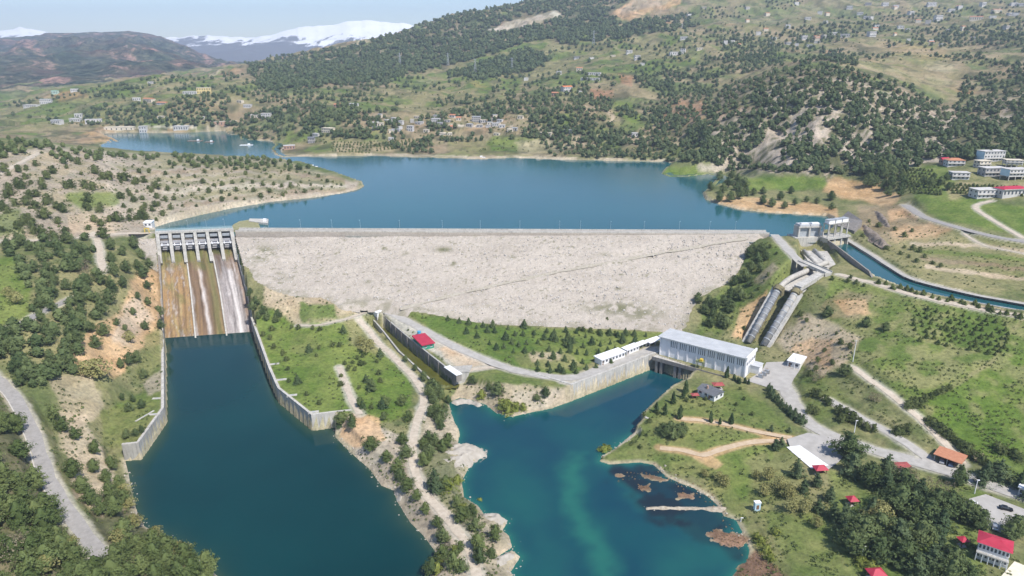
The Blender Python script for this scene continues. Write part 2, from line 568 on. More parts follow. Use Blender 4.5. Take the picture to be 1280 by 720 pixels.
# ------------------------------------------------------------------ terrain grid: columns of constant x/y, rows of constant y
US = np.concatenate([np.arange(-1.45, -0.96, 0.008), np.arange(-0.96, -0.80, 0.0035), np.arange(-0.80, 0.80, 0.0021), np.arange(0.80, 0.96, 0.0035), np.arange(0.96, 1.45, 0.008)])
_ys = [60.0]
while _ys[-1] < 3500:
    y = _ys[-1]
    _ys.append(y + (3.0 if y < 150 else min(max(0.75, y * y / (172 * F) * 1.45), 9.0 if y < 2300 else 16.0)))
YS = np.array(_ys)
NU, NY = len(US), len(YS)
GX = US[None, :] * YS[:, None]
GY = np.repeat(YS[:, None], NU, 1)

# coarse control surface, then bilinear refinement
_ci, _cj = np.unique(np.append(np.arange(0, NY, 4), NY - 1)), np.unique(np.append(np.arange(0, NU, 4), NU - 1))
_zc = rbf(GX[np.ix_(_ci, _cj)], GY[np.ix_(_ci, _cj)])
_zt = np.stack([np.interp(np.arange(NU), _cj, row) for row in _zc])
GZ = np.stack([np.interp(np.arange(NY), _ci, _zt[:, j]) for j in range(NU)], 1)

# relief
_far = sstep(800, 1500, GY)
_amp = 0.35 + 0.6 * sstep(450, 650, GY) + 9 * _far + 14 * sstep(1500, 2600, GY)
GZ += (fbm(GX / 9, GY / 9, 3, 1) - .5) * 0.7 * (1 + 2 * sstep(450, 700, GY))
GZ += (ridged(GX / 170 + 3, GY / 260, 5, 5) - .62 - .16 * _far) * (_amp * 2.1)
GZ += (ridged(GX / 60 + 9, GY / 120, 4, 15) - .72) * 9 * sstep(900, 1300, GY)
GZ += (fbm(GX / 45, GY / 45, 3, 9) - .5) * (0.5 + 3.5 * sstep(500, 900, GY))
# gullies down the wooded knoll and the left hill
_kn = np.exp(-(((GX - 330) / 260) ** 2 + ((GY - 830) / 170) ** 2))
GZ += _kn * (ridged(GX / 46, GY / 95, 5, 21) - .5) * 24
_kl = np.exp(-(((GX + 330) / 150) ** 2 + ((GY - 640) / 90) ** 2))
GZ += _kl * (ridged(GX / 34, GY / 62, 4, 31) - .5) * 11
_ko = np.exp(-(((GX + 178) / 40) ** 2 + ((GY - 390) / 45) ** 2))
GZ += _ko * (ridged(GX / 22, GY / 22, 3, 33) - .5) * 5


def bbox_idx(poly, m):
    poly = np.asarray(poly)
    return (GX > poly[:, 0].min() - m) & (GX < poly[:, 0].max() + m) & (GY > poly[:, 1].min() - m) & (GY < poly[:, 1].max() + m)


def region(poly, m):
    k = bbox_idx(poly, m)
    return k, GX[k], GY[k]


def pad(px, z, blend=4.0, world=False):
    """levels the ground inside a picture outline; z number or three (px,py,z) giving a plane"""
    if isinstance(z, (int, float)):
        poly = px if world else poly_at(px, z)
        fz = lambda x, y: np.full(x.shape, float(z))
    else:
        A = np.array([P(*q) for q in z])
        co = np.linalg.solve(np.c_[A[:, :2], np.ones(3)], A[:, 2])
        zs = lambda a, b: a
        poly = []
        for a, b in px:
            u, t = float(u_of(a, b)), float(tan_dep(b))
            d = (CAMZ - co[2]) / (t + co[0] * u + co[1])
            poly.append((u * d, d))
        fz = lambda x, y: co[0] * x + co[1] * y + co[2]
    k, x, y = region(poly, blend + 1)
    s = sdist(poly, x, y)
    w = 1 - sstep(0, blend, s)
    GZ[k] = GZ[k] * (1 - w) + fz(x, y) * w
    return poly


def corridor(pts3, width, blend=4.0, sink=0.15):
    pts = np.array(pts3)
    k, x, y = region(pts[:, :2], width + blend + 2)
    best = np.full(x.shape, 1e18)
    zz = np.zeros(x.shape)
    for i in range(len(pts) - 1):
        a, b = pts[i], pts[i + 1]
        d = b - a
        t = np.clip(((x - a[0]) * d[0] + (y - a[1]) * d[1]) / (d[0] ** 2 + d[1] ** 2 + 1e-9), 0, 1)
        q = (x - a[0] - t * d[0]) ** 2 + (y - a[1] - t * d[1]) ** 2
        m = q < best
        best[m] = q[m]
        zz[m] = (a[2] + t * d[2])[m]
    w = 1 - sstep(width / 2 + 0.8, width / 2 + 0.8 + blend, np.sqrt(best))
    GZ[k] = GZ[k] * (1 - w) + (zz - sink) * w


def ground_z(x, y):
    """terrain height by bilinear lookup"""
    x, y = np.atleast_1d(np.asarray(x, float)), np.atleast_1d(np.asarray(y, float))
    fi = np.interp(y, YS, np.arange(NY))
    fj = np.interp(x / y, US, np.arange(NU))
    i, j = np.minimum(fi.astype(int), NY - 2), np.minimum(fj.astype(int), NU - 2)
    a, b = fi - i, fj - j
    return (GZ[i, j] * (1 - a) + GZ[i + 1, j] * a) * (1 - b) + (GZ[i, j + 1] * (1 - a) + GZ[i + 1, j + 1] * a) * b


def hit(px, py):
    """where the sight line meets the terrain: array (n,3)"""
    px, py = np.atleast_1d(np.asarray(px, float)), np.atleast_1d(np.asarray(py, float))
    u, t = u_of(px, py), tan_dep(py)
    fj = np.interp(u, US, np.arange(NU))
    j = np.minimum(fj.astype(int), NU - 2)
    b = fj - j
    prof = GZ[:, j] * (1 - b) + GZ[:, j + 1] * b - (CAMZ - t[None, :] * YS[:, None])
    above = prof > 0
    above[0] = False
    i = np.argmax(above, 0)
    ok = above.any(0)
    i = np.clip(i, 1, NY - 1)
    c = np.arange(len(px))
    p0, p1 = prof[i - 1, c], prof[i, c]
    f = np.clip(-p0 / np.where(p1 - p0 == 0, 1, p1 - p0), 0, 1)
    d = YS[i - 1] + f * (YS[i] - YS[i - 1])
    d = np.where(ok, d, np.nan)
    return np.stack([u * d, d, CAMZ - t * d], -1)


def hit1(px, py):
    return hit(px, py)[0]


# ------------------------------------------------------------------ roads (picture centre lines)
def drape(px_pts, zs=None, n=4, lift=0.0):
    pts = smooth_line(px_pts, n)
    if zs is None:
        h = hit([p[0] for p in pts], [p[1] for p in pts])
        h[:, 2] = np.convolve(np.pad(h[:, 2], 3, mode='edge'), np.ones(7) / 7, mode='valid')
        return h
    zz = np.interp(np.arange(len(pts)) / n, np.arange(len(px_pts)), zs)
    return np.array([P(p[0], p[1], z) for p, z in zip(pts, zz)])


# pads first: yards, lawns, retaining-wall backfill
pad([(208, 440), (208, 508), (177, 554), (156, 557), (140, 545), (150, 515), (185, 470)], 8.0, 9)
pad([(321, 418), (344, 485), (390, 520), (437, 513), (428, 480), (380, 440), (350, 412)], 8.0, 22)
pad([(570, 470), (590, 480), (660, 478), (712, 482), (760, 463), (822, 438), (818, 427), (760, 445), (690, 466), (600, 452), (560, 455)], 9.0, 6)
pad([(822, 445), (931, 474), (951, 463), (985, 452), (1002, 462), (984, 492), (960, 484), (925, 480), (893, 472), (850, 462)], 8.8, 4)
pad([(836, 416), (950, 441), (955, 432), (985, 447), (950, 465), (932, 474), (822, 445)], 8.8, 5)
pad([(985, 548), (1012, 540), (1050, 548), (1065, 560), (1050, 580), (1034, 590), (1015, 583), (990, 570)], 8.6, 6)
pad([(1210, 622), (1232, 617), (1290, 640), (1290, 665), (1250, 668), (1225, 655)], 9.0, 6)
pad([(1210, 700), (1280, 690), (1300, 730), (1230, 735)], 8.6, 6)
pad([(482, 405), (484, 394), (520, 422), (545, 440), (572, 463), (590, 476), (574, 478)], 10.3, 5)
pad([(801, 512), (822, 522), (860, 500), (890, 480), (880, 478), (868, 480)], 7.2, 8)

pad([(1000, 313), (1036, 314), (1046, 329), (1032, 337), (1008, 324)], 38.4, 2.5)
pad([(461, 401), (482, 405), (487, 412), (476, 418), (460, 408)], 4.4, 3)
ROADS = {}


def road(key, px, width, zs=None, blend=4.0):
    pts = drape(px, zs)
    corridor(pts, width, blend)
    ROADS[key] = (pts, width)


road('asphalt_road', [(-60, 428), (-25, 456), (0, 478), (20, 500), (42, 545), (57, 590), (75, 625), (100, 660), (130, 700)], 5.0, [42, 37, 32.5, 29, 24, 20, 17, 13.2, 11])
road('lane', [(-20, 422), (10, 410), (40, 396), (70, 382), (90, 372)], 5)
road('dirt_track', [(116, 290), (123, 305), (126, 325), (131, 342)], 4)
road('yard_road', [(470, 384), (500, 397), (530, 413), (570, 434), (620, 455), (650, 464), (690, 471), (722, 471), (760, 457), (800, 442), (818, 435)], 6, [14.5, 13, 12, 11, 9.6, 9.2, 9.1, 9.1, 9.1, 9.1, 9.3])
road('yard_track', [(577, 465), (600, 461), (630, 456)], 3)
road('peninsula_track', [(448, 398), (458, 410), (472, 427), (502, 456), (523, 480), (530, 500), (520, 530), (516, 556), (519, 590), (531, 615), (546, 633), (566, 656), (582, 677), (592, 702), (600, 740)], 3.6)
road('grass_path', [(372, 408), (405, 404), (440, 397), (466, 386)], 2.2)
road('stone_path', [(424, 458), (432, 480), (440, 500), (450, 518)], 3.2)
road('plant_road', [(975, 470), (985, 490), (993, 507), (1008, 527), (1040, 545), (1080, 559), (1140, 576), (1190, 590), (1235, 606), (1300, 625)], 7.5, [8.9, 8.9, 8.9, 8.8, 8.7, 8.6, 8.8, 9, 9.2, 9.4])
road('hill_track', [(1066, 458), (1085, 473), (1110, 490), (1135, 511), (1155, 527), (1180, 553), (1203, 580)], 3.6)
road('bank_track', [(1036, 500), (1062, 514), (1090, 530), (1120, 545), (1150, 566), (1162, 578)], 5)
road('meadow_path', [(850, 523), (880, 526), (905, 530), (950, 540), (990, 547)], 3)
road('shore_path', [(825, 560), (855, 563), (880, 569), (905, 560), (945, 552), (988, 550)], 3.2)
road('upper_road', [(1132, 256), (1145, 265), (1160, 273), (1200, 285), (1240, 295), (1280, 302), (1350, 313)], 7, [52.5, 52.5, 52.6, 52.8, 52.4, 51.8, 51])
road('farm_track', [(1240, 250), (1219, 258), (1233, 270), (1255, 283), (1280, 299)], 3.6)
road('goat_path', [(1205, 291), (1225, 305), (1250, 311), (1300, 321)], 2)
road('penstock_road', [(968, 293), (975, 301), (985, 312), (1000, 327), (1008, 333)], 6, [45, 44.8, 44, 42.8, 42.4])
road('bank_path', [(1050, 343), (1075, 350), (1094, 354), (1137, 367.5), (1187, 378.5), (1237, 388), (1290, 398), (1350, 411)], 5, [40.3] * 8)
road('canal_path', [(1060, 300), (1097, 323), (1133, 345.5), (1166, 356), (1222, 369), (1284, 380), (1350, 391)], 3, [41] * 7)
road('crest_lane', [(190, 291), (160, 292), (100, 297), (40, 300), (-40, 302)], 5)
road('ridge_track', [(-30, 226), (5, 214), (30, 200), (52, 190)], 4)

corridor(np.array([P(1016, 312, 38.5), P(1015, 338, 36.0), P(985, 360, 33.2), P(948, 424, 8.6)]), 15, 3, 0)
# dam: nothing of the ground stands proud of the rock face
_k, _x, _y = region(FACE_XY, 12)
_s = sdist(FACE_XY, _x, _y)
_zf = zface(_x, _y)
GZ[_k] = np.where(_s < 0, np.minimum(GZ[_k], _zf - np.clip(-_s * 0.6, 0, 2.0)), GZ[_k])
# under the crest and its upstream face
_ax = [P(186, 292, 45)[0], P(968, 292, 45)[0]]
_m = (GX > -261) & (GX < _ax[1] - 6) & (GY > yc(GX) - 3) & (GY < yc(GX) + 14)
GZ[_m] = np.minimum(GZ[_m], Z_CREST - 3)


def carve_water(poly, lvl, slope=0.5, bank=0.55, depth=5, edge=0.35, lift=5.0):
    k, x, y = region(poly, 14)
    s = sdist(poly, x, y)
    z = GZ[k]
    zi = np.minimum(z, lvl - edge * np.clip(-s, 0, 1) - np.clip(-s * slope, 0, depth))
    zo = np.where(s < lift, np.maximum(z, lvl + np.minimum(s * bank, 0.8)), z)
    GZ[k] = np.where(s < 0, zi, zo)


carve_water(RES_XY, Z_RES)
carve_water(RES2_XY, Z_RES)
carve_water(LEFT_XY, 0)
carve_water(RIGHT_XY, 0)
carve_water(SIDE_XY, Z_SIDE, 3, 0.1, 3)
carve_water(CANAL_XY, Z_CANAL, 3, 0.6, 3, lift=2.5)

def soften(px, z, rise=.75, reach=16):
    line = np.array([P(a, b, z)[:2] for a, b in px])
    k, x, y = region(line, reach)
    d = polydist(line, x, y, closed=False)
    GZ[k] = np.where(d < reach, np.minimum(GZ[k], z + .25 + rise * d + np.clip(d - reach * .6, 0, 99) * 3), GZ[k])


soften([(566, 520), (561, 503), (575, 497), (590, 500), (608, 506), (620, 516), (640, 521), (652, 518), (672, 513)], 0, .55, 14)
soften(LEFT_PX[4:15], 0, .6, 10)
soften(LEFT_PX[18:29], 0, .7, 8)
soften(RIGHT_PX[1:21], 0, .6, 8)
soften(RIGHT_PX[RIGHT_PX.index((783, 549)):], 0, .25, 10)
MUD = [[(880, 668), (892, 660), (908, 664), (928, 667), (938, 674), (926, 687), (900, 683)], [(914, 724), (930, 700), (945, 688), (965, 705), (985, 722), (990, 745), (910, 750)], [(795, 606), (812, 605), (814, 614), (797, 615)], [(845, 615), (868, 617), (869, 625), (847, 624)], [(768, 592), (778, 590), (780, 596), (770, 598)], [(800, 592), (822, 594), (836, 600), (826, 602), (806, 598)]]
for _px in MUD:
    _p = poly_at(_px, 0)
    _k, _x, _y = region(_p, 3)
    _s = sdist(_p, _x, _y) + (fbm(_x / 1.6, _y / 1.6, 3, 23) - .35) * 4
    GZ[_k] = np.where(_s < 2, np.maximum(GZ[_k], .07 - np.clip(_s, -1, 9) * .25), GZ[_k])

# spillway chute: ruled strip, (left px, right px, z) from gates down to the pool
CH = [((199, 300, 34.0), (291.5, 297, 34.0)), ((200.5, 318, 31.5), (294, 315, 31.5)), ((202, 340, 24.5), (299, 334, 24.5)), ((204, 375, 13.5), (308, 369, 13.5)), ((206.5, 424, -0.4), (317, 416, -0.4)), ((207, 440, -5), (322, 432, -5))]
CH3 = [(P(*a), P(*b)) for a, b in CH]
for (a0, b0), (a1, b1) in zip(CH3[:-1], CH3[1:]):
    q = [a0[:2], b0[:2], b1[:2], a1[:2]]
    _k, _x, _y = region(q, 3)
    _s = sdist(q, _x, _y)
    A = np.array([a0, b0, a1])
    co = np.linalg.solve(np.c_[A[:, :2], np.ones(3)], A[:, 2])
    GZ[_k] = np.where(_s < 1.0, np.minimum(GZ[_k], co[0] * _x + co[1] * _y + co[2] - 1.5), GZ[_k])
# gate bay in front of the chute and the approach behind the gates
_a0, _b0 = CH3[0]
_ap = [_a0[:2] + [0, -1], _b0[:2] + [0, -1], _b0[:2] + [2, 30], _a0[:2] + [2, 30]]
_k, _x, _y = region(_ap, 3)
GZ[_k] = np.where(sdist(_ap, _x, _y) < 1.0, np.minimum(GZ[_k], 31.0), GZ[_k])

# penstock trench
PEN_T = [(P(976, 357, 35), P(998, 362, 35)), (P(935, 424, 9.5), P(962, 429, 9.5))]

# ------------------------------------------------------------------ land cover
C = dict(
    grass=((.085, .138, .030), (.155, .19, .055)), meadow=((.092, .150, .028), (.16, .205, .05)), dry=((.175, .175, .075), (.27, .245, .13)), lawn=((.105, .145, .040), (.18, .19, .07)),
    soil=((.40, .31, .22), (.50, .41, .31)), pale=((.46, .40, .33), (.56, .51, .44)), orange=((.42, .26, .14), (.56, .38, .23)), red=((.34, .15, .085), (.44, .23, .14)),
    scrub=((.105, .13, .05), (.23, .215, .11)), wood=((.10, .10, .055), (.20, .17, .115)), brown=((.22, .165, .105), (.32, .25, .17)), tanhill=((.30, .25, .20), (.45, .39, .325)),
    farwood=((.035, .055, .03), (.075, .085, .05)), field=((.090, .125, .048), (.17, .185, .085)), gravel=((.42, .39, .34), (.52, .49, .44)), orchard=((.22, .20, .10), (.34, .28, .18)), mossy=((.16, .15, .03), (.24, .21, .06)),
    shore=((.36, .30, .22), (.48, .42, .33)), reedmud=((.15, .09, .06), (.24, .155, .11)), mud=((.16, .12, .07), (.24, .18, .11)), concrete=((.50, .47, .43), (.60, .57, .53)),
)
PX, PY = proj(GX, GY, GZ)
_n1 = fbm(GX / 30, GY / 30, 4, 41)
_n2 = fbm(GX / 6, GY / 6, 3, 43)
_n3 = fbm(GX / 110, GY / 110, 4, 47)
_jx = (fbm(PX / 14, PY / 14, 3, 51) - .5)
_jy = (fbm(PX / 14, PY / 14, 3, 57) - .5)


def cmix(name, t):
    a, b = np.array(C[name][0]), np.array(C[name][1])
    return a + (b - a) * np.clip(t, 0, 1)[..., None]


_t = sstep(.3, .7, _n1 * .6 + _n2 * .4)
LC = cmix('scrub', _t)
_fw = sstep(.42, .58, _n3)
_field = cmix('field', _t)
_cs = 46.0
_wx, _wy = GX + (fbm(GX / 40, GY / 40, 2, 61) - .5) * 40, GY * .8 + (fbm(GX / 40, GY / 40, 2, 67) - .5) * 40
_ci0, _cj0 = np.floor(_wx / _cs), np.floor(_wy / _cs)
_b1 = np.full(GX.shape, 1e9); _b2 = np.full(GX.shape, 1e9); _cid = np.zeros(GX.shape)
for _di in (-1, 0, 1):
    for _dj in (-1, 0, 1):
        _hx, _hy = _hash(_ci0 + _di, _cj0 + _dj, 5), _hash(_ci0 + _di, _cj0 + _dj, 9)
        _dd = np.hypot((_ci0 + _di + _hx) * _cs - _wx, (_cj0 + _dj + _hy) * _cs - _wy)
        _cl = _dd < _b1
        _b2 = np.where(_cl, _b1, np.minimum(_b2, _dd))
        _cid = np.where(_cl, _hash(_ci0 + _di, _cj0 + _dj, 3), _cid)
        _b1 = np.where(_cl, _dd, _b1)


def plots(alpha):
    """small field plots and hedge lines over the far slopes"""
    global LC
    w = alpha * sstep(760, 950, GY) * sstep(.36, .52, fbm(GX / 160, GY / 160, 3, 73))
    for lo, hi, nm in ((0, .26, 'grass'), (.26, .36, 'meadow'), (.36, .48, 'dry'), (.48, .60, 'brown'), (.60, .67, 'soil'), (.67, .72, 'red'), (.72, .9, 'scrub')):
        a = w * ((_cid >= lo) & (_cid < hi)) * (.55 if nm in ('soil', 'red') else .8)
        LC = LC * (1 - a[..., None]) + cmix(nm, _t) * a[..., None]
    a = sstep(760, 950, GY) * .6 * (1 - sstep(1.0, 3.2, _b2 - _b1))
    LC = LC * (1 - a[..., None]) + np.array([.07, .075, .04]) * a[..., None]
    a = sstep(800, 1000, GY) * sstep(.60, .70, ridged(GX / 70, GY / 110, 4, 79)) * .45
    LC = LC * (1 - a[..., None]) + cmix('brown', _t) * a[..., None]
    a = sstep(800, 1000, GY) * sstep(.58, .66, fbm(GX / 22, GY / 22, 4, 83)) * .5
    LC = LC * (1 - a[..., None]) + np.array([.06, .07, .038]) * a[..., None]


LC = np.where((GY > 700)[..., None], _field * (1 - _fw[..., None] * .55) + cmix('scrub', _t) * _fw[..., None] * .55, LC)


def paint(px, name, alpha=1.0, jit=8, soft=0, thr=None, ysel=None):
    """colours the ground inside a picture outline, with a ragged edge"""
    px = np.asarray(px, float)
    m = (PX > px[:, 0].min() - jit - 4) & (PX < px[:, 0].max() + jit + 4) & (PY > px[:, 1].min() - jit - 4) & (PY < px[:, 1].max() + jit + 4)
    if ysel is not None:
        m &= (GY > ysel[0]) & (GY < ysel[1])
    if not m.any():
        return
    x, y = PX[m] + _jx[m] * jit * 2, PY[m] + _jy[m] * jit * 2
    if soft:
        a = alpha * (1 - sstep(-soft, soft, sdist(px, x, y)))
    else:
        a = alpha * inside(px, x, y)
    if thr is not None:
        a = a * sstep(thr - .06, thr + .06, (_n1[m] * .5 + _n2[m] * .5))
    LC[m] = LC[m] * (1 - a[:, None]) + cmix(name, _t[m]) * a[:, None]


def stripe(px, name, w, alpha=1.0, jit=1.5):
    px = np.asarray(px, float)
    m = (PX > px[:, 0].min() - 10) & (PX < px[:, 0].max() + 10) & (PY > px[:, 1].min() - 10) & (PY < px[:, 1].max() + 10)
    d = polydist(px, PX[m] + _jx[m] * jit * 2, PY[m] + _jy[m] * jit * 2, closed=False)
    a = alpha * (1 - sstep(w / 2 * .7, w / 2 * 1.3, d))
    LC[m] = LC[m] * (1 - a[:, None]) + cmix(name, _t[m]) * a[:, None]


plots(.75)
# far slopes
paint([(0, 128), (60, 113), (200, 94), (300, 100), (330, 130), (250, 150), (120, 158), (0, 158)], 'grass', .75, 10, 6, ysel=(1000, 3000))
paint([(210, 125), (300, 122), (330, 150), (280, 160), (210, 155)], 'brown', .6, 8, 6, ysel=(1000, 3000))
paint([(70, 118), (100, 112), (110, 122), (75, 128)], 'red', .5, 4, 3, ysel=(1000, 3000))
paint([(300, 84), (440, 70), (560, 30), (690, 2), (780, 5), (760, 40), (640, 50), (600, 75), (520, 90), (430, 105), (330, 112)], 'farwood', .8, 14, 5, ysel=(1200, 4000))
paint([(385, 125), (440, 110), (560, 95), (650, 100), (640, 135), (560, 140), (430, 138)], 'grass', .7, 12, 6, ysel=(900, 3000))
paint([(540, 88), (680, 46), (760, 45), (860, 40), (880, 75), (780, 100), (680, 105), (600, 110)], 'grass', .8, 10, 6, ysel=(900, 3000))
paint([(610, 38), (640, 26), (695, 14), (702, 20), (660, 32), (618, 42)], 'pale', 1, 3, 1, ysel=(1500, 4000))
paint([(762, 18), (778, 6), (800, -5), (848, -6), (850, 6), (820, 12), (800, 22), (785, 25)], 'orange', 1, 3, 1, ysel=(1500, 4000))
paint([(770, 14), (800, -2), (840, -2), (830, 6), (800, 12)], 'tanhill', .7, 3, 1, ysel=(1500, 4000))
paint([(545, 50), (570, 38), (595, 44), (560, 56)], 'tanhill', .6, 8, 2, thr=.5, ysel=(1500, 4000))
paint([(640, 150), (730, 120), (790, 130), (770, 160), (700, 165)], 'brown', .6, 8, 5, ysel=(850, 1500))
paint([(560, 135), (660, 132), (650, 150), (560, 150)], 'brown', .5, 8, 5, ysel=(850, 1500))
paint([(735, 112), (768, 112), (766, 123), (738, 125)], 'red', .9, 3, 2, ysel=(850, 2000))
paint([(772, 92), (792, 95), (790, 108), (776, 104)], 'red', .8, 3, 2, ysel=(850, 2000))
paint([(758, 127), (788, 127), (806, 150), (790, 155), (768, 140)], 'meadow', .9, 3, 2, ysel=(850, 2000))
paint([(680, 145), (722, 138), (712, 160), (675, 160)], 'grass', .9, 4, 2, ysel=(850, 2000))
paint([(835, 125), (882, 125), (882, 150), (840, 160), (828, 145)], 'red', .65, 5, 3, ysel=(850, 2000))
paint([(870, 112), (960, 80), (1000, 82), (900, 118)], 'dry', .6, 5, 3, ysel=(850, 2500))
paint([(355, 165), (400, 160), (470, 160), (468, 178), (420, 180), (356, 180)], 'grass', .9, 4, 3, ysel=(850, 1500))
paint([(416, 176), (470, 176), (465, 193), (420, 194)], 'orchard', .9, 3, 2, ysel=(850, 1500))
paint([(470, 178), (530, 170), (520, 188), (465, 192)], 'orchard', .8, 3, 2, ysel=(850, 1500))
paint([(560, 175), (680, 170), (690, 192), (560, 196)], 'grass', .8, 6, 3, ysel=(850, 1500))
paint([(640, 178), (700, 170), (770, 166), (760, 178), (690, 190), (650, 194)], 'soil', .55, 5, 3, ysel=(850, 1500))
paint([(460, 140), (640, 138), (640, 165), (540, 170), (460, 162)], 'brown', .5, 8, 5, ysel=(850, 1500))
stripe([(345, 194), (400, 194), (470, 193), (540, 195), (600, 197), (640, 196), (700, 198), (830, 200)], 'shore', 3.2, .9)
stripe([(352, 196), (352, 186), (362, 181)], 'pale', 2.5)
stripe([(560, 157), (640, 158), (700, 161), (720, 161)], 'pale', 1.6)
stripe([(756, 138), (768, 145), (763, 152), (758, 156)], 'soil', 3)
stripe([(850, 178), (840, 185), (846, 176), (856, 168)], 'soil', 3)
stripe([(124, 163), (160, 159), (285, 157)], 'pale', 3.5, .9)
paint([(100, 166), (130, 157), (150, 168), (150, 177), (128, 178), (96, 180)], 'orange', .7, 4, 2, ysel=(900, 1500))
paint([(60, 168), (110, 166), (120, 180), (60, 182)], 'brown', .7, 4, 2, ysel=(900, 1500))
# big slope top right
paint([(860, 0), (1290, -10), (1290, 30), (1180, 50), (1090, 60), (980, 70), (880, 90), (850, 60)], 'scrub', .6, 14, 6, ysel=(1000, 4000))
paint([(890, 20), (960, 0), (1080, 0), (1060, 25), (960, 35)], 'field', .8, 10, 6, ysel=(1000, 4000))
paint([(1050, 76), (1100, 50), (1180, 52), (1215, 45), (1190, 75), (1200, 120), (1190, 128), (1130, 100), (1060, 82)], 'dry', .85, 7, 4, ysel=(900, 4000))
paint([(1090, 55), (1140, 52), (1170, 60), (1200, 70), (1150, 75)], 'orange', .4, 7, 4, ysel=(900, 4000))
paint([(1150, 80), (1200, 82), (1190, 92), (1160, 92)], 'soil', .5, 4, 3, ysel=(900, 4000))
paint([(905, 108), (1000, 88), (1060, 88), (1140, 112), (1205, 140), (1290, 90), (1290, 205), (1180, 205), (1100, 222), (1000, 218), (900, 215), (880, 160)], 'wood', .8, 8, 5, ysel=(640, 1400))
paint([(960, 150), (1020, 125), (1090, 150), (1100, 205), (1030, 222), (950, 212), (910, 190)], 'tanhill', .8, 12, 5, thr=.43, ysel=(640, 1000))
paint([(900, 120), (1000, 92), (1060, 92), (1140, 118), (1200, 150), (1180, 205), (1100, 222), (1000, 218), (900, 215), (880, 170)], 'tanhill', .75, 12, 5, thr=.45, ysel=(640, 1100))
paint([(1220, 120), (1280, 110), (1285, 150), (1230, 150)], 'tanhill', .7, 10, 5, thr=.52, ysel=(640, 1300))
paint([(928, 222), (1030, 222), (1040, 236), (930, 240)], 'meadow', .9, 3, 2, ysel=(600, 900))
paint([(1036, 222), (1095, 228), (1125, 245), (1110, 256), (1060, 250), (1030, 240)], 'orange', .8, 5, 3, ysel=(560, 800))
paint([(905, 244), (1045, 258), (1050, 274), (990, 270), (920, 262), (890, 252)], 'orange', .8, 3, 2, ysel=(540, 760))
paint([(826, 211), (880, 207), (884, 220), (840, 223), (822, 217)], 'meadow', .9, 2, 2, ysel=(600, 900))
paint([(870, 205), (905, 205), (902, 217), (872, 214)], 'tanhill', .8, 3, 2, ysel=(600, 950))
# right bank above the canal
paint([(1120, 206), (1180, 205), (1210, 250), (1150, 252)], 'meadow', .75, 5, 3, ysel=(500, 760))
paint([(1180, 228), (1290, 228), (1290, 245), (1190, 250)], 'orchard', .7, 4, 3, ysel=(500, 760))
paint([(1155, 252), (1215, 248), (1290, 258), (1290, 296), (1200, 280), (1160, 268)], 'meadow', .85, 4, 3, ysel=(420, 620))
paint([(1070, 258), (1140, 250), (1150, 275), (1195, 286), (1180, 300), (1110, 300), (1068, 285)], 'brown', .8, 6, 4, ysel=(420, 620))
paint([(1108, 262), (1140, 260), (1150, 272), (1110, 274)], 'orange', .8, 4, 2, ysel=(420, 620))
paint([(1115, 282), (1170, 280), (1195, 290), (1160, 302), (1112, 300)], 'orange', .55, 6, 3, ysel=(420, 620))
paint([(1100, 300), (1200, 292), (1290, 306), (1290, 368), (1220, 358), (1150, 345), (1100, 318)], 'dry', .75, 8, 5, ysel=(340, 520))
for k in range(5):
    stripe([(1140 + k * 6, 305 + k * 9), (1200, 306 + k * 11), (1290, 314 + k * 12)], ['soil', 'grass', 'brown', 'soil', 'scrub'][k], 5, .8, 3)
stripe([(1060, 300), (1097, 323), (1133, 346), (1166, 357), (1222, 370), (1290, 382)], 'gravel', 5, .8)
# right bank below the canal
paint([(1040, 345), (1094, 356), (1137, 369), (1200, 382), (1290, 400), (1290, 600), (1230, 580), (1150, 520), (1080, 470), (1050, 440), (1030, 400)], 'grass', .9, 6, 4, ysel=(200, 430))
paint([(1150, 490), (1230, 450), (1290, 440), (1290, 570), (1230, 575), (1170, 530)], 'meadow', .85, 6, 5, ysel=(200, 430))
paint([(1050, 360), (1290, 405), (1290, 575), (1150, 530), (1060, 440)], 'dry', .5, 10, 6, thr=.53, ysel=(200, 430))
paint([(1040, 372), (1060, 360), (1090, 372), (1075, 400), (1045, 398), (1025, 385)], 'brown', .6, 6, 4, ysel=(300, 430))
paint([(1045, 377), (1080, 375), (1088, 392), (1060, 394)], 'orange', .75, 5, 2, ysel=(300, 430))
paint([(1000, 395), (1040, 400), (1072, 425), (1060, 450), (1030, 470), (985, 440), (970, 425)], 'soil', .8, 7, 4, ysel=(300, 430))
paint([(1010, 420), (1045, 423), (1040, 460), (985, 440)], 'orange', .7, 6, 3, ysel=(300, 430))
paint([(1040, 455), (1090, 455), (1170, 545), (1150, 565), (1080, 540), (1030, 500)], 'scrub', .55, 7, 4, ysel=(200, 400))
paint([(1000, 470), (1040, 470), (1060, 505), (1025, 530), (1000, 505)], 'lawn', .8, 5, 3, ysel=(200, 400))
stripe([(1280, 395), (1255, 425), (1240, 450), (1200, 480), (1150, 500)], 'dry', 5, .6, 3)
stripe([(1094, 354.5), (1137, 367), (1187, 378), (1237, 387.5), (1290, 398)], 'soil', 6, .85)
# left of the penstocks
paint([(958, 300), (975, 310), (1000, 335), (965, 362), (935, 410), (870, 418), (880, 385), (920, 345), (935, 315)], 'grass', .7, 6, 4, ysel=(340, 520))
paint([(925, 385), (960, 365), (962, 378), (935, 420), (915, 422)], 'orange', .85, 5, 2, ysel=(340, 520))
paint([(935, 355), (965, 330), (975, 335), (955, 355)], 'soil', .6, 4, 2, ysel=(340, 520))
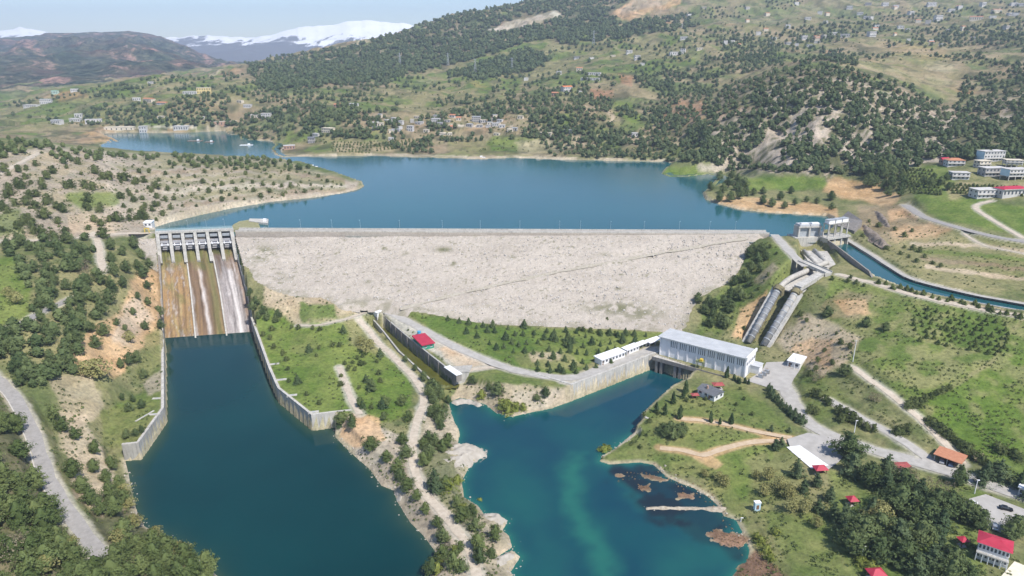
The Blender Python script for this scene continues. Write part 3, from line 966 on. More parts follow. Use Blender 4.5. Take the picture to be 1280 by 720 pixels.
# right bank by the tailrace
paint([(740, 575), (800, 510), (870, 485), (930, 478), (1000, 545), (1000, 600), (1060, 720), (900, 720), (935, 660), (880, 600), (800, 578)], 'lawn', .9, 6, 4, ysel=(150, 420))
paint([(855, 535), (1000, 548), (990, 600), (960, 640), (900, 600)], 'grass', .75, 8, 5, ysel=(150, 420))
paint([(935, 575), (990, 560), (1080, 640), (1060, 720), (960, 720), (935, 660)], 'dry', .55, 10, 6, ysel=(150, 420))
paint([(950, 640), (1040, 640), (1060, 720), (990, 720)], 'grass', .6, 10, 6, ysel=(150, 420))
paint([(1030, 585), (1230, 600), (1230, 720), (1060, 720)], 'grass', .7, 8, 5, ysel=(150, 420))
paint([(1100, 690), (1180, 690), (1180, 725), (1090, 725)], 'lawn', .8, 8, 5, ysel=(150, 420))
paint([(855, 563), (880, 566), (905, 580), (895, 588), (870, 575)], 'orange', .7, 3, 2, ysel=(150, 420))
stripe([(817, 582), (834, 597), (868, 611), (888, 622), (905, 640)], 'shore', 7, .7, 3)
stripe([(750, 572), (762, 562), (783, 549), (801, 537)], 'gravel', 4, .7, 2)
# yard at the toe
paint([(500, 387), (540, 394), (620, 407), (740, 412), (830, 416), (815, 430), (760, 440), (715, 468), (660, 468), (600, 448), (545, 418)], 'grass', .95, 3, 2, ysel=(280, 420))
paint([(640, 442), (700, 440), (730, 455), (700, 466), (650, 460)], 'dry', .6, 6, 3, ysel=(280, 420))
paint([(660, 440), (705, 440), (700, 450), (665, 452)], 'soil', .6, 6, 2, ysel=(280, 420))
paint([(485, 392), (520, 412), (575, 440), (620, 458), (585, 468), (560, 455), (525, 430), (492, 408)], 'gravel', .8, 3, 2, ysel=(280, 430))
paint([(545, 432), (585, 440), (615, 455), (580, 462), (556, 448)], 'soil', .8, 5, 3, ysel=(280, 430))
paint([(545, 436), (570, 432), (590, 440), (570, 446)], 'orange', .5, 4, 3, ysel=(280, 430))
paint([(578, 470), (630, 460), (690, 474), (715, 480), (700, 486), (640, 480), (600, 484)], 'lawn', .8, 4, 2, ysel=(280, 430))
paint([(575, 480), (640, 480), (712, 486), (715, 502), (650, 520), (620, 516), (562, 500)], 'shore', .85, 4, 2, ysel=(280, 430))
paint([(640, 490), (712, 487), (714, 502), (655, 518), (640, 510)], 'pale', .5, 4, 2, ysel=(280, 430))
paint([(690, 472), (722, 470), (760, 455), (820, 433), (824, 444), (760, 466), (713, 483), (700, 480)], 'gravel', .9, 2, 1, ysel=(280, 430))
# peninsula and its lawns
paint([(316, 400), (345, 385), (420, 378), (475, 382), (470, 405), (520, 470), (510, 520), (470, 530), (438, 515), (392, 522), (344, 486)], 'meadow', .9, 4, 3, ysel=(250, 430))
paint([(330, 355), (400, 368), (470, 378), (440, 400), (370, 405), (330, 380)], 'soil', .8, 5, 3, ysel=(380, 460))
paint([(375, 380), (420, 378), (425, 398), (378, 402)], 'grass', .9, 5, 2, ysel=(380, 460))
paint([(425, 395), (470, 390), (490, 430), (470, 445), (440, 430)], 'dry', .75, 6, 4, ysel=(250, 430))
paint([(365, 415), (400, 420), (390, 450), (365, 440)], 'lawn', .6, 8, 4, ysel=(250, 430))
paint([(460, 400), (482, 412), (560, 480), (565, 510), (535, 500), (500, 455)], 'dry', .6, 4, 3, ysel=(250, 430))
paint([(419, 536), (440, 515), (470, 530), (500, 545), (515, 560), (520, 600), (580, 690), (600, 740), (540, 740), (548, 705), (500, 640), (463, 590)], 'tanhill', .9, 4, 3, ysel=(120, 320))
paint([(440, 515), (475, 522), (480, 548), (440, 560), (422, 548)], 'orange', .85, 4, 2, ysel=(120, 320))
paint([(530, 500), (570, 520), (580, 600), (640, 650), (650, 700), (640, 740), (590, 740), (560, 660), (522, 590)], 'tanhill', .7, 5, 4, ysel=(120, 320))
paint([(530, 545), (560, 555), (575, 600), (600, 640), (585, 660), (550, 630), (530, 590)], 'scrub', .6, 5, 4, ysel=(120, 320))
# left bank
paint([(-40, 190), (60, 182), (130, 190), (340, 198), (450, 229), (440, 242), (300, 260), (186, 288), (160, 296), (-40, 304)], 'tanhill', .95, 4, 3, ysel=(420, 900))
paint([(-40, 190), (100, 188), (140, 240), (110, 300), (-40, 304)], 'scrub', .5, 12, 6, thr=.48, ysel=(420, 900))
for k in range(7):
    stripe([(150 + k * 14, 210 + k * 7), (230, 207 + k * 8), (330, 206 + k * 6), (430, 224 + k * 2.4)], ['scrub', 'brown', 'dry', 'scrub', 'pale', 'scrub', 'brown'][k], 4.5, .6, 5)
paint([(140, 195), (330, 200), (430, 225), (300, 255), (180, 280), (150, 250)], 'scrub', .4, 12, 6, thr=.52, ysel=(420, 900))
paint([(-40, 190), (120, 190), (150, 290), (-40, 300)], 'brown', .5, 12, 6, thr=.53, ysel=(420, 900))
paint([(82, 245), (110, 238), (150, 240), (150, 256), (100, 262)], 'meadow', .8, 6, 3, ysel=(420, 700))
paint([(-40, 270), (25, 262), (30, 290), (-40, 298)], 'grass', .7, 6, 3, ysel=(420, 700))
paint([(130, 192), (340, 198), (400, 214), (330, 215), (200, 205)], 'scrub', .6, 6, 3, ysel=(420, 900))
paint([(84, 270), (110, 264), (140, 280), (145, 292), (85, 292)], 'soil', .9, 5, 2, ysel=(420, 700))
stripe([(186, 287), (215, 278), (250, 269), (290, 261), (340, 253), (390, 248), (444, 238)], 'pale', 3, .8)
paint([(-40, 304), (165, 300), (200, 332), (204, 430), (190, 470), (150, 515), (110, 560), (60, 500), (-40, 440)], 'scrub', .8, 8, 4, ysel=(230, 480))
paint([(165, 345), (200, 330), (204, 425), (170, 440), (150, 470), (100, 470), (85, 440), (120, 410), (150, 390)], 'orange', .85, 8, 4, ysel=(230, 480))
paint([(155, 380), (175, 365), (190, 400), (165, 430), (140, 430)], 'tanhill', .6, 6, 4, ysel=(230, 480))
paint([(-40, 330), (20, 322), (38, 365), (40, 392), (10, 405), (-40, 412)], 'meadow', .8, 6, 3, ysel=(230, 480))
paint([(60, 470), (110, 460), (130, 520), (90, 540)], 'soil', .6, 8, 4, ysel=(230, 480))
paint([(180, 420), (205, 405), (206, 470), (170, 470)], 'lawn', .7, 5, 3, ysel=(230, 480))
paint([(125, 515), (205, 480), (208, 510), (177, 556), (130, 558)], 'lawn', .95, 4, 2, ysel=(230, 430))
paint([(180, 478), (205, 460), (207, 488), (185, 495)], 'tanhill', .7, 4, 2, ysel=(230, 430))
paint([(-40, 480), (40, 500), (80, 600), (100, 660), (160, 600), (180, 660), (260, 715), (300, 760), (-40, 800)], 'wood', .8, 6, 4, ysel=(60, 420))
paint([(65, 510), (105, 520), (130, 570), (150, 600), (130, 650), (95, 620), (80, 560)], 'soil', .75, 6, 3, ysel=(60, 420))
stripe([(156, 577), (164, 612), (172, 642), (182, 658), (231, 688), (268, 718)], 'shore', 4, .7, 2)
plots(.28)
# pond side and canals
stripe([(930, 690), (920, 710), (915, 730)], 'red', 4, .4)
for key, (pts, w) in ROADS.items():
    k, x, y = region(pts[:, :2], w + 4)
    d = polydist(pts[:, :2], x, y, closed=False)
    a = (1 - sstep(w / 2 + .2, w / 2 + 2.2, d + (_n2[k] - .5) * 2)) * .7
    LC[k] = LC[k] * (1 - a[:, None]) + cmix('gravel' if key not in ('meadow_path', 'shore_path') else 'orange', _t[k]) * a[:, None]
# shoreline stones and mud: under water goes dark
for poly, lvl in ((LEFT_XY, 0), (RIGHT_XY, 0), (RES_XY, Z_RES), (CANAL_XY, Z_CANAL)):
    k, x, y = region(poly, 6)
    s = sdist(poly, x, y)
    a = sstep(2.4, 0.5, s) * .6 if lvl != Z_CANAL else sstep(2.5, .5, s) * .8
    a = np.where(s > 3, 0, a)
    LC[k] = LC[k] * (1 - a[:, None]) + cmix('shore', _t[k]) * a[:, None]

for _px in MUD:
    paint(_px, 'reedmud', 1.0, 2, 4, ysel=(120, 330))
# ------------------------------------------------------------------ the ground sheet
def grid_quads(ny, nu):
    i, j = np.meshgrid(np.arange(ny - 1), np.arange(nu - 1), indexing='ij')
    a = (i * nu + j).ravel()
    return np.stack([a, a + 1, a + nu + 1, a + nu], -1)


m_ground, nt, b = new_mat('ground')
at = nd(nt, 'ShaderNodeAttribute', attribute_name='cover')
na = noise(nt, 0.55, 6, 0.68)
nb = noise(nt, 0.06, 4, 0.6)
ra = ramp(nt, na.outputs[0], [(0.28, (.50, .50, .50)), (0.5, (1, 1, 1)), (0.75, (1.55, 1.5, 1.42))])
rb = ramp(nt, nb.outputs[0], [(0.3, (.8, .84, .8)), (0.7, (1.2, 1.14, 1.08))])
c = mixc(nt, at.outputs['Color'], ra.outputs[0], 0.85, 'MULTIPLY')
c = mixc(nt, c, rb.outputs[0], 0.8, 'MULTIPLY')
nt.links.new(c, b.inputs['Base Color'])
b.inputs['Roughness'].default_value = 0.95
b.inputs['Specular IOR Level'].default_value = 0.08
bump(nt, b, na.outputs[0], 0.6, 0.5)
_V = np.stack([GX.ravel(), GY.ravel(), GZ.ravel()], -1)
me = mesh_np('ground', _V, grid_quads(NY, NU), mat=m_ground, smooth=True)
ca = me.color_attributes.new('cover', 'FLOAT_COLOR', 'POINT')
ca.data.foreach_set('color', np.concatenate([LC.reshape(-1, 3), np.ones((NU * NY, 1))], 1).astype(np.float32).ravel())
tag(link('ground', me), kind='structure')

# ------------------------------------------------------------------ far mountains
def mountain(name, sky, d0, d1, dr, z0, mat, amp, nu=420, nr=130, ridge_s=900, seed=3, expo=1.2, pxr=(-420, 700), jag=0):
    """a range rising from z0 at distance d0 to the drawn skyline at dr, falling away to d1"""
    px = np.linspace(*pxr, nu)
    sk = np.interp(px, [p[0] for p in sky], [p[1] for p in sky])
    u = u_of(px, sk)
    zr = CAMZ - tan_dep(sk) * dr + (fbm(px / 14, px * 0 + seed, 4, seed) - .5) * jag * 2
    d = np.concatenate([np.linspace(d0, dr, nr), np.linspace(dr, d1, 30)[1:]])
    X, Y = u[None, :] * d[:, None], np.repeat(d[:, None], nu, 1)
    t = np.clip((d - d0) / (dr - d0), 0, 1)[:, None]
    rise = t ** expo
    fall = np.where(d > dr, 1 - .6 * (d - dr) / (d1 - dr), 1)[:, None]
    Z = z0 + (zr[None, :] - z0) * rise * fall
    Z = Z + (ridged(X / ridge_s, Y / ridge_s, 5, seed) - .55) * amp * np.sin(np.pi * np.clip(t, 0, 1) * .94) * (1.1 - t * .5)
    Z = Z + (fbm(X / ridge_s * 6, Y / ridge_s * 6, 3, seed + 3) - .5) * amp * .12
    me = mesh_np(name, np.stack([X.ravel(), Y.ravel(), Z.ravel()], -1), grid_quads(len(d), nu), mat=mat, smooth=True)
    return tag(link(name, me), kind='structure')


m, nt, b = new_mat('wooded_hills')
n1, n2 = noise(nt, 0.0055, 6, 0.68), noise(nt, 0.022, 5, 0.72)
n3 = noise(nt, 0.0022, 4, .55)
r1 = ramp(nt, n1.outputs[0], [(0.40, (.032, .056, .036)), (0.54, (.07, .08, .052)), (0.62, (.19, .135, .11)), (0.74, (.31, .20, .165))])
r2 = ramp(nt, n2.outputs[0], [(0.38, (.24, .28, .28)), (0.62, (1.8, 1.6, 1.5))])
c = mixc(nt, r1.outputs[0], r2.outputs[0], .9, 'MULTIPLY')
r3 = ramp(nt, n3.outputs[0], [(0.55, (0, 0, 0)), (0.66, (1, 1, 1))])
c = mixc(nt, c, (.17, .09, .07), mixc(nt, (0, 0, 0), r3.outputs[0], .55))
nt.links.new(c, b.inputs['Base Color'])
b.inputs['Roughness'].default_value = 1
b.inputs['Specular IOR Level'].default_value = 0
bump(nt, b, n2.outputs[0], 1.0, 25)
mountain('hills', [(-300, 58), (-100, 52), (-40, 50), (0, 48), (40, 45.5), (62, 42), (110, 42), (160, 39.5), (185, 43), (215, 52), (240, 62), (255, 70), (275, 78), (310, 84), (360, 90), (500, 110), (700, 130)],
         2300, 7400, 6300, 45, m, 210, nu=900, nr=260, ridge_s=480, seed=61, expo=1.15)
m, nt, b = new_mat('snow_mountain')
g = nd(nt, 'ShaderNodeNewGeometry')
sx = nd(nt, 'ShaderNodeSeparateXYZ')
nt.links.new(g.outputs['Position'], sx.inputs[0])
n1 = noise(nt, 0.0022, 6, 0.62)
n2 = noise(nt, 0.006, 5, .65, stretch=(1.6, .5, .35))
sub = nd(nt, 'ShaderNodeMath', operation='MULTIPLY_ADD')
nt.links.new(n1.outputs[0], sub.inputs[0])
sub.inputs[1].default_value = 520
nt.links.new(sx.outputs['Z'], sub.inputs[2])
sub2 = nd(nt, 'ShaderNodeMath', operation='MULTIPLY_ADD')
nt.links.new(n2.outputs[0], sub2.inputs[0])
sub2.inputs[1].default_value = 480
nt.links.new(sub.outputs[0], sub2.inputs[2])
mr = nd(nt, 'ShaderNodeMapRange')
nt.links.new(sub2.outputs[0], mr.inputs[0])
mr.inputs[1].default_value = 770
mr.inputs[2].default_value = 820
c = mixc(nt, (.10, .10, .10), (.92, .92, .93), mr.outputs[0])
nt.links.new(c, b.inputs['Base Color'])
b.inputs['Roughness'].default_value = .9
b.inputs['Specular IOR Level'].default_value = .1
mountain('snow_mountain', [(-300, 50), (-100, 44), (-40, 40), (0, 37), (25, 35.5), (45, 39), (70, 44), (130, 50), (180, 54), (205, 49), (225, 46), (262, 43.5), (290, 47), (322, 46), (345, 43), (375, 36), (400, 32), (430, 28), (455, 25), (480, 27), (505, 31),
          (530, 36), (545, 39), (580, 46), (640, 60), (700, 75)], 7600, 11600, 10400, 40, m, 330, nu=620, nr=170, ridge_s=2000, seed=83, expo=1.35, jag=26)

# ------------------------------------------------------------------ water
def water_mat(name, deep, shallow, green, weed=(.010, .020, .028), rough=.06, nscale=.012, rip=.35, spec=.5):
    m, nt, b = new_mat(name)
    n1 = noise(nt, nscale, 3, .5)
    at = nd(nt, 'ShaderNodeAttribute', attribute_name='shallow')
    r1 = ramp(nt, n1.outputs[0], [(.42, deep), (.68, green)])
    c = mixc(nt, r1.outputs[0], shallow, at.outputs['Fac'])
    aw = nd(nt, 'ShaderNodeAttribute', attribute_name='weeds')
    c = mixc(nt, c, weed, aw.outputs['Fac'])
    nt.links.new(c, b.inputs['Base Color'])
    b.inputs['Roughness'].default_value = rough
    b.inputs['IOR'].default_value = 1.33
    b.inputs['Specular IOR Level'].default_value = spec
    w1 = noise(nt, .35, 3, .6, stretch=(1, .7, 1))
    bump(nt, b, w1.outputs[0], rip, .12)
    return m


def water(name, poly, z, mat, cell, shallow_d=6.0, extra=None, strength=.8, weeds=None):
    poly = np.asarray(poly)
    x0, y0 = poly.min(0) - 8
    x1, y1 = poly.max(0) + 8
    nx, ny = int((x1 - x0) / cell) + 2, int((y1 - y0) / cell) + 2
    X, Y = np.meshgrid(np.linspace(x0, x1, nx), np.linspace(y0, y1, ny))
    s = sdist(poly, X, Y)
    sh = np.exp(np.minimum(s, 0) / shallow_d * (0.7 + 1.1 * fbm(X / 14, Y / 14, 3, 71))) * strength
    if extra is not None:
        sh = np.maximum(sh, extra(X, Y))
    q = grid_quads(ny, nx)
    keep = (s.ravel()[q] < 1.2 * cell + 1.5).any(1)
    q = q[keep]
    used, inv = np.unique(q.ravel(), return_inverse=True)
    V = np.stack([X.ravel(), Y.ravel(), np.full(X.size, z)], -1)[used]
    me = mesh_np(name, V, inv.reshape(-1, 4), mat=mat)
    a = me.attributes.new('shallow', 'FLOAT', 'POINT')
    a.data.foreach_set('value', np.clip(sh.ravel()[used], 0, 1).astype(np.float32))
    if weeds is not None:
        a = me.attributes.new('weeds', 'FLOAT', 'POINT')
        a.data.foreach_set('value', np.clip(weeds(X, Y).ravel()[used], 0, 1).astype(np.float32))
    return tag(link(name, me), kind='structure')


def tail_weeds(X, Y):
    """dark water plants under the reedy shallows"""
    px, py = proj(X, Y, np.zeros_like(X))
    n = fbm(X / 9, Y / 9, 4, 87)
    s = sdist([(772, 582), (830, 590), (870, 612), (905, 640), (935, 700), (890, 690), (850, 672), (812, 645), (785, 615), (765, 596)], px + (n - .5) * 50, py + (fbm(X / 9, Y / 9, 4, 89) - .5) * 40)
    return (1 - sstep(-9, 7, s)) * (.55 + .45 * sstep(.4, .6, n))


def tail_extra(X, Y):
    """pale green shoals seen through the tailrace water"""
    px, py = proj(X, Y, np.zeros_like(X))
    jx = (fbm(X / 8, Y / 8, 4, 77) - .5) * 28
    py = py + (fbm(X / 8, Y / 8, 4, 78) - .5) * 30
    br = .7 + .35 * fbm(X / 5, Y / 5, 4, 79)
    out = np.zeros_like(X)
    for line, w, a in (([(716, 588), (716, 625), (722, 650), (738, 672), (752, 700), (762, 740)], 16, .8), ([(840, 720), (870, 700), (900, 690), (930, 670)], 30, .35), ([(765, 570), (800, 625), (850, 650), (900, 690)], 9, .3), ([(640, 600), (690, 700), (680, 760)], 40, .25)):
        d = polydist(line, px + jx, py, closed=False)
        out = np.maximum(out, a * br * np.exp(-(d / w) ** 2))
    return out


w_res = water_mat('lake_water', (.009, .082, .102), (.04, .11, .105), (.013, .098, .112), rough=.12, nscale=.006, rip=.5)
w_left = water_mat('pool_water', (.0010, .029, .032), (.04, .07, .04), (.0024, .039, .041), rough=.06, rip=.25, spec=.36)
w_right = water_mat('tailrace_water', (.004, .045, .068), (.02, .14, .10), (.006, .065, .075), rough=.08, nscale=.02, rip=.25)
w_canal = water_mat('canal_water', (.012, .075, .085), (.03, .10, .09), (.015, .09, .095), rough=.08, rip=.25)
w_moss = water_mat('mossy_water', (.07, .075, .012), (.12, .115, .03), (.10, .10, .018), rough=.35, nscale=.12, rip=.2)
water('lake_water', RES_XY, Z_RES, w_res, 5.0, 5)
water('lake_water', RES2_XY, Z_RES, w_res, 8.0, 5)
water('pool_water', LEFT_XY, Z_TAIL, w_left, 1.6, 3.2)
water('tailrace_water', RIGHT_XY, Z_TAIL, w_right, 1.3, 3.0, tail_extra, weeds=tail_weeds)
water('channel_water', SIDE_XY, Z_SIDE, w_moss, 1.0, 1.5)
water('canal_water', CANAL_XY, Z_CANAL, w_canal, 1.5, 1.2, strength=.4)

# ------------------------------------------------------------------ road sheets
def road_sheet(name, key, mat, lift=.02):
    pts, w = ROADS[key]
    p = pts.copy()
    V, Q = [], []
    n = len(p)
    NC = 7
    for i in range(n):
        d = p[min(i + 1, n - 1)][:2] - p[max(i - 1, 0)][:2]
        d /= np.linalg.norm(d)
        s = np.array([-d[1], d[0]])
        ww = w * (1 + .10 * math.sin(i * 1.7) + .06 * math.sin(i * 4.1))
        for k in range(NC):
            q = p[i][:2] + s * ww * (k / (NC - 1) - .5)
            V.append((q[0], q[1], p[i][2] + lift))
    V = np.array(V)
    V[:, 2] = np.maximum(V[:, 2], ground_z(V[:, 0], V[:, 1]) + .06)
    i, j = np.meshgrid(np.arange(n - 1), np.arange(NC - 1), indexing='ij')
    a = (i * NC + j).ravel()
    Q = np.stack([a, a + NC, a + NC + 1, a + 1], -1)
    return tag(link(name, mesh_np(name, V, Q, mat=mat)), kind='structure')


m_asph = basic('worn_asphalt', (.25, .235, .22), (.34, .32, .30), .5, .9, .1)
m_conc_road = basic('pale_road', (.33, .31, .28), (.45, .425, .39), .35, .9, .1)
m_dirt = basic('dirt_road', (.40, .335, .26), (.56, .49, .40), .5, .95, .05)
m_track = basic('earth_track', (.46, .34, .22), (.58, .46, .33), .5, .95, .05)
for key, nm, mt in (('asphalt_road', 'road', m_asph), ('lane', 'lane', m_asph), ('dirt_track', 'track', m_dirt), ('yard_road', 'road', m_conc_road), ('yard_track', 'track', m_dirt), ('peninsula_track', 'track', m_dirt),
                    ('grass_path', 'path', m_dirt), ('stone_path', 'path', m_dirt), ('plant_road', 'road', m_conc_road), ('hill_track', 'track', m_dirt), ('bank_track', 'track', m_conc_road), ('meadow_path', 'path', m_track), ('shore_path', 'path', m_track),
                    ('upper_road', 'road', m_asph), ('farm_track', 'track', m_dirt), ('goat_path', 'path', m_dirt), ('penstock_road', 'road', m_conc_road), ('bank_path', 'path', m_dirt), ('canal_path', 'path', m_conc_road),
                    ('crest_lane', 'road', m_dirt), ('ridge_track', 'track', m_dirt)):
    road_sheet(nm, key, mt)


pts_, w_ = ROADS['asphalt_road']
_d = np.gradient(pts_[:, :2], axis=0)
_d /= np.linalg.norm(_d, axis=1, keepdims=True)
_e = pts_[:, :2] + np.stack([_d[:, 1], -_d[:, 0]], -1) * (w_ * .60)
tag(MB().wall(list(_e[:-6]), .45, list(pts_[:-6, 2] - 1), list(pts_[:-6, 2] + .45), 1).build('kerb', basic('kerb_concrete', (.40, .37, .32), (.52, .49, .44), .5, .9, .1)), kind='structure')


def sheet(name, px, z, mat, lift=.03):
    poly = [P(a, b, z) for a, b in px]
    mb = MB()
    mb.v = [(p[0], p[1], z + lift) for p in poly]
    ar = sum(poly[i][0] * poly[(i + 1) % len(poly)][1] - poly[(i + 1) % len(poly)][0] * poly[i][1] for i in range(len(poly)))
    mb.f = [tuple(range(len(poly)))] if ar > 0 else [tuple(range(len(poly)))[::-1]]
    o = mb.build(name, mat)
    return tag(o, kind='structure')


m_yard = basic('yard_concrete', (.34, .32, .295), (.44, .415, .385), .25, .9, .1)
m_white_slab = basic('white_slab', (.72, .71, .68), (.80, .79, .77), .4, .7, .2)
sheet('yard', [(952, 464), (958, 453), (985, 452), (1001, 461), (992, 474), (984, 491), (968, 487), (933, 476)], 8.9, m_yard, .12)
sheet('yard', [(984, 549), (1010, 541), (1046, 549), (1062, 560), (1048, 578), (1034, 588), (1016, 581), (990, 566)], 8.7, m_yard, .12)
sheet('white_slab_pavement', [(983, 559), (1000, 557), (1036, 582), (1014, 586)], 8.7, m_white_slab, .15)
sheet('parking_lot', [(1210, 624), (1232, 618), (1292, 641), (1292, 664), (1250, 666), (1228, 653)], 9.1, m_yard, .12)
sheet('terrace', [(1250, 722), (1268, 702), (1292, 712), (1300, 735), (1262, 738)], 8.7, basic('terrace_paving', (.62, .56, .44), (.74, .68, .56), .6, .8, .1), .15)

# ================================================================== the dam
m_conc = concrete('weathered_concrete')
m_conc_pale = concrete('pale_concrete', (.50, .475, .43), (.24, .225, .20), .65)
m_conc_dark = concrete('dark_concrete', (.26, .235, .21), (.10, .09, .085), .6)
m_dark = basic('dark_opening', (.018, .019, .021), (.03, .03, .032), 1, .8, .2)
m_steel = basic('painted_steel', (.30, .32, .34), (.40, .42, .44), 1, .55, .4)
m_teal = basic('teal_paint', (.20, .30, .32), (.28, .38, .40), 1, .6, .4)
m_white = basic('white_paint', (.76, .76, .77), (.82, .82, .82), .5, .6, .3)
m_offwhite = basic('lime_wash', (.72, .71, .725), (.79, .78, .79), .3, .7, .2, stretch=(1, 1, .2))
m_glass = basic('window_glass', (.05, .06, .075), (.09, .10, .12), 1, .15, .5)
m_grey_roof = basic('grey_roof', (.40, .41, .42), (.50, .51, .52), .2, .7, .2)
m_slate = basic('slate_roof', (.11, .115, .125), (.16, .165, .175), .6, .8, .2)
m_red = basic('red_roof', (.37, .022, .05), (.45, .04, .072), .4, .55, .3)
m_brick = basic('terracotta_roof', (.40, .17, .095), (.50, .24, .145), .8, .8, .1)
m_rust = basic('brown_timber', (.18, .10, .06), (.26, .16, .10), 1, .8, .1)

dam = thing('dam', P(640, 291, Z_CREST), 'long pale rockfill dam closing the lake between the spillway and the penstock bank', 'dam')

m_rockfill, nt, b = new_mat('rockfill')
na, nb, nc = noise(nt, 1.7, 6, .75), noise(nt, .05, 5, .65, stretch=(.5, 1, 2.2)), noise(nt, .16, 4, .6)
vo = nd(nt, 'ShaderNodeTexVoronoi', feature='F1')
vo.inputs['Scale'].default_value = .75
g = nd(nt, 'ShaderNodeNewGeometry')
nt.links.new(g.outputs['Position'], vo.inputs['Vector'])
r1 = ramp(nt, na.outputs[0], [(.25, (.27, .245, .215)), (.5, (.445, .40, .35)), (.75, (.56, .52, .47))])
r2 = ramp(nt, nb.outputs[0], [(.3, (.86, .84, .81)), (.55, (1, .985, .96)), (.75, (1.08, 1.06, 1.03))])
c = mixc(nt, r1.outputs[0], r2.outputs[0], 1.0, 'MULTIPLY')
rv = ramp(nt, vo.outputs['Color'], [(.1, (.88, .87, .86)), (.9, (1.09, 1.085, 1.08))])
c = mixc(nt, c, rv.outputs[0], .8, 'MULTIPLY')
at = nd(nt, 'ShaderNodeAttribute', attribute_name='plants')
c = mixc(nt, c, (.14, .14, .07), at.outputs['Fac'])
nt.links.new(c, b.inputs['Base Color'])
b.inputs['Roughness'].default_value = .95
b.inputs['Specular IOR Level'].default_value = .1
bump(nt, b, na.outputs[0], .7, .5)

cell = .95
_x = np.arange(-292, 192, cell)
_y = np.arange(380, 506, cell)
X, Y = np.meshgrid(_x, _y)
Y = np.minimum(Y, yc(X))
s = sdist(FACE_XY, X, Y)
Z = zface(X, Y)
_roll = sstep(0, 5, yc(X) - Y)
Z += ((fbm(X / 2.2, Y / 2.2, 3, 91) - .5) * 1.1 + (fbm(X / 18, Y / 9, 3, 93) - .5) * 1.2) * _roll
Z -= np.clip(s - .5, 0, 9) * .8
Z -= (1 - sstep(0.0, 1.6, np.abs(yc(X) - Y - 26 - 3 * fbm(X / 60, X * 0, 2, 3)))) * .5      # faint bench
sp_quad = [CH3[0][0][:2] + [-1.5, 16], CH3[0][1][:2] + [1.2, 16], CH3[3][1][:2] + [1.2, 0], CH3[3][0][:2] + [-1.5, 0]]
sp_poly = [CH3[0][0][:2] + [-1.6, 20]] + [a[:2] + [-1.6, 0] for a, _b in CH3] + [_b[:2] + [1.6, 0] for a, _b in CH3[::-1]] + [CH3[0][1][:2] + [1.6, 20]]
spd = sdist(sp_poly, X, Y)
q = grid_quads(*X.shape)
ok = (s.ravel()[q] < 5).all(1) & (spd.ravel()[q] > -.6).all(1)
q = q[ok]
used, inv = np.unique(q.ravel(), return_inverse=True)
px, py = proj(X, Y, Z)
pl = np.zeros_like(X)
nz = fbm(X / 5, Y / 4, 4, 97)
for cx, cy, rx, ry, a in ((330, 318, 16, 9, .9), (1000, 0, 1, 1, 0), (770, 385, 40, 8, .75), (800, 392, 30, 10, .6), (480, 310, 4, 2, .8), (505, 317, 5, 2, .8), (500, 335, 5, 2.5, .9), (555, 312, 10, 3, .8), (565, 329, 5, 3, .9), (695, 310, 6, 2, .7), (590, 294, 8, 2, .6), (540, 291, 8, 2, .6),
                          (460, 352, 4, 2, .7), (775, 361, 8, 2, .7), (430, 300, 3, 1.5, .7), (640, 322, 10, 2, .5), (760, 318, 12, 2, .5), (600, 383, 14, 3, .5), (860, 320, 4, 2, .5), (350, 345, 14, 6, .5)):
    pl = np.maximum(pl, a * np.exp(-((px - cx) / rx) ** 2 - ((py - cy) / ry) ** 2))
pl = pl * sstep(.38, .55, nz) * 1.25
pl = np.maximum(pl, sstep(.72, .76, fbm(X / 2.2, Y / 1.6, 3, 99)) * .6)
pl = np.maximum(pl, (1 - sstep(0, 9, -s)) * sstep(.4, .62, nz) * .45 * (Y < yc(X) - 30))
me = mesh_np('embankment', np.stack([X.ravel(), Y.ravel(), Z.ravel()], -1)[used] - np.array(dam.location), inv.reshape(-1, 4), mat=m_rockfill, smooth=True)
a = me.attributes.new('plants', 'FLOAT', 'POINT')
a.data.foreach_set('value', np.clip(pl.ravel()[used], 0, 1).astype(np.float32))
link('embankment', me, dam)
# crest and upstream face
xl, xr = -206.0, P(962, 292.5, 45)[0]


def crest(x0, x1, o0, o1, z0, z1, o2=None):
    o2 = o1 if o2 is None else o2
    return [(x0, yc(x0) + o0), (x1, yc(x1) + o0), (x1, yc(x1) + o1), (x0, yc(x0) + o1)]


mb = MB()
for x0, x1 in ((xl, xr),):
    mb.prism(crest(x0, x1, 0, 8.6, 0, 0), 38, 45.0)
    n = len(mb.v)
    mb.add([(x0, yc(x0) + 8.6, 44.8), (x1, yc(x1) + 8.6, 44.8), (x1, yc(x1) + 26, 37.5), (x0, yc(x0) + 26, 37.5)], [(0, 1, 2, 3)])
mb.build('upstream_face', m_rockfill, dam)
mb = MB().prism(crest(xl + .2, xr - .2, 1.2, 7.6, 0, 0), 45.002, 45.10)
mb.build('crest_road', m_conc_road, dam)
for o in (.3, 7.9):
    MB().prism(crest(xl, xr, o, o + .45, 0, 0), 45.003, 46.0).build('parapet', m_conc_pale, dam)
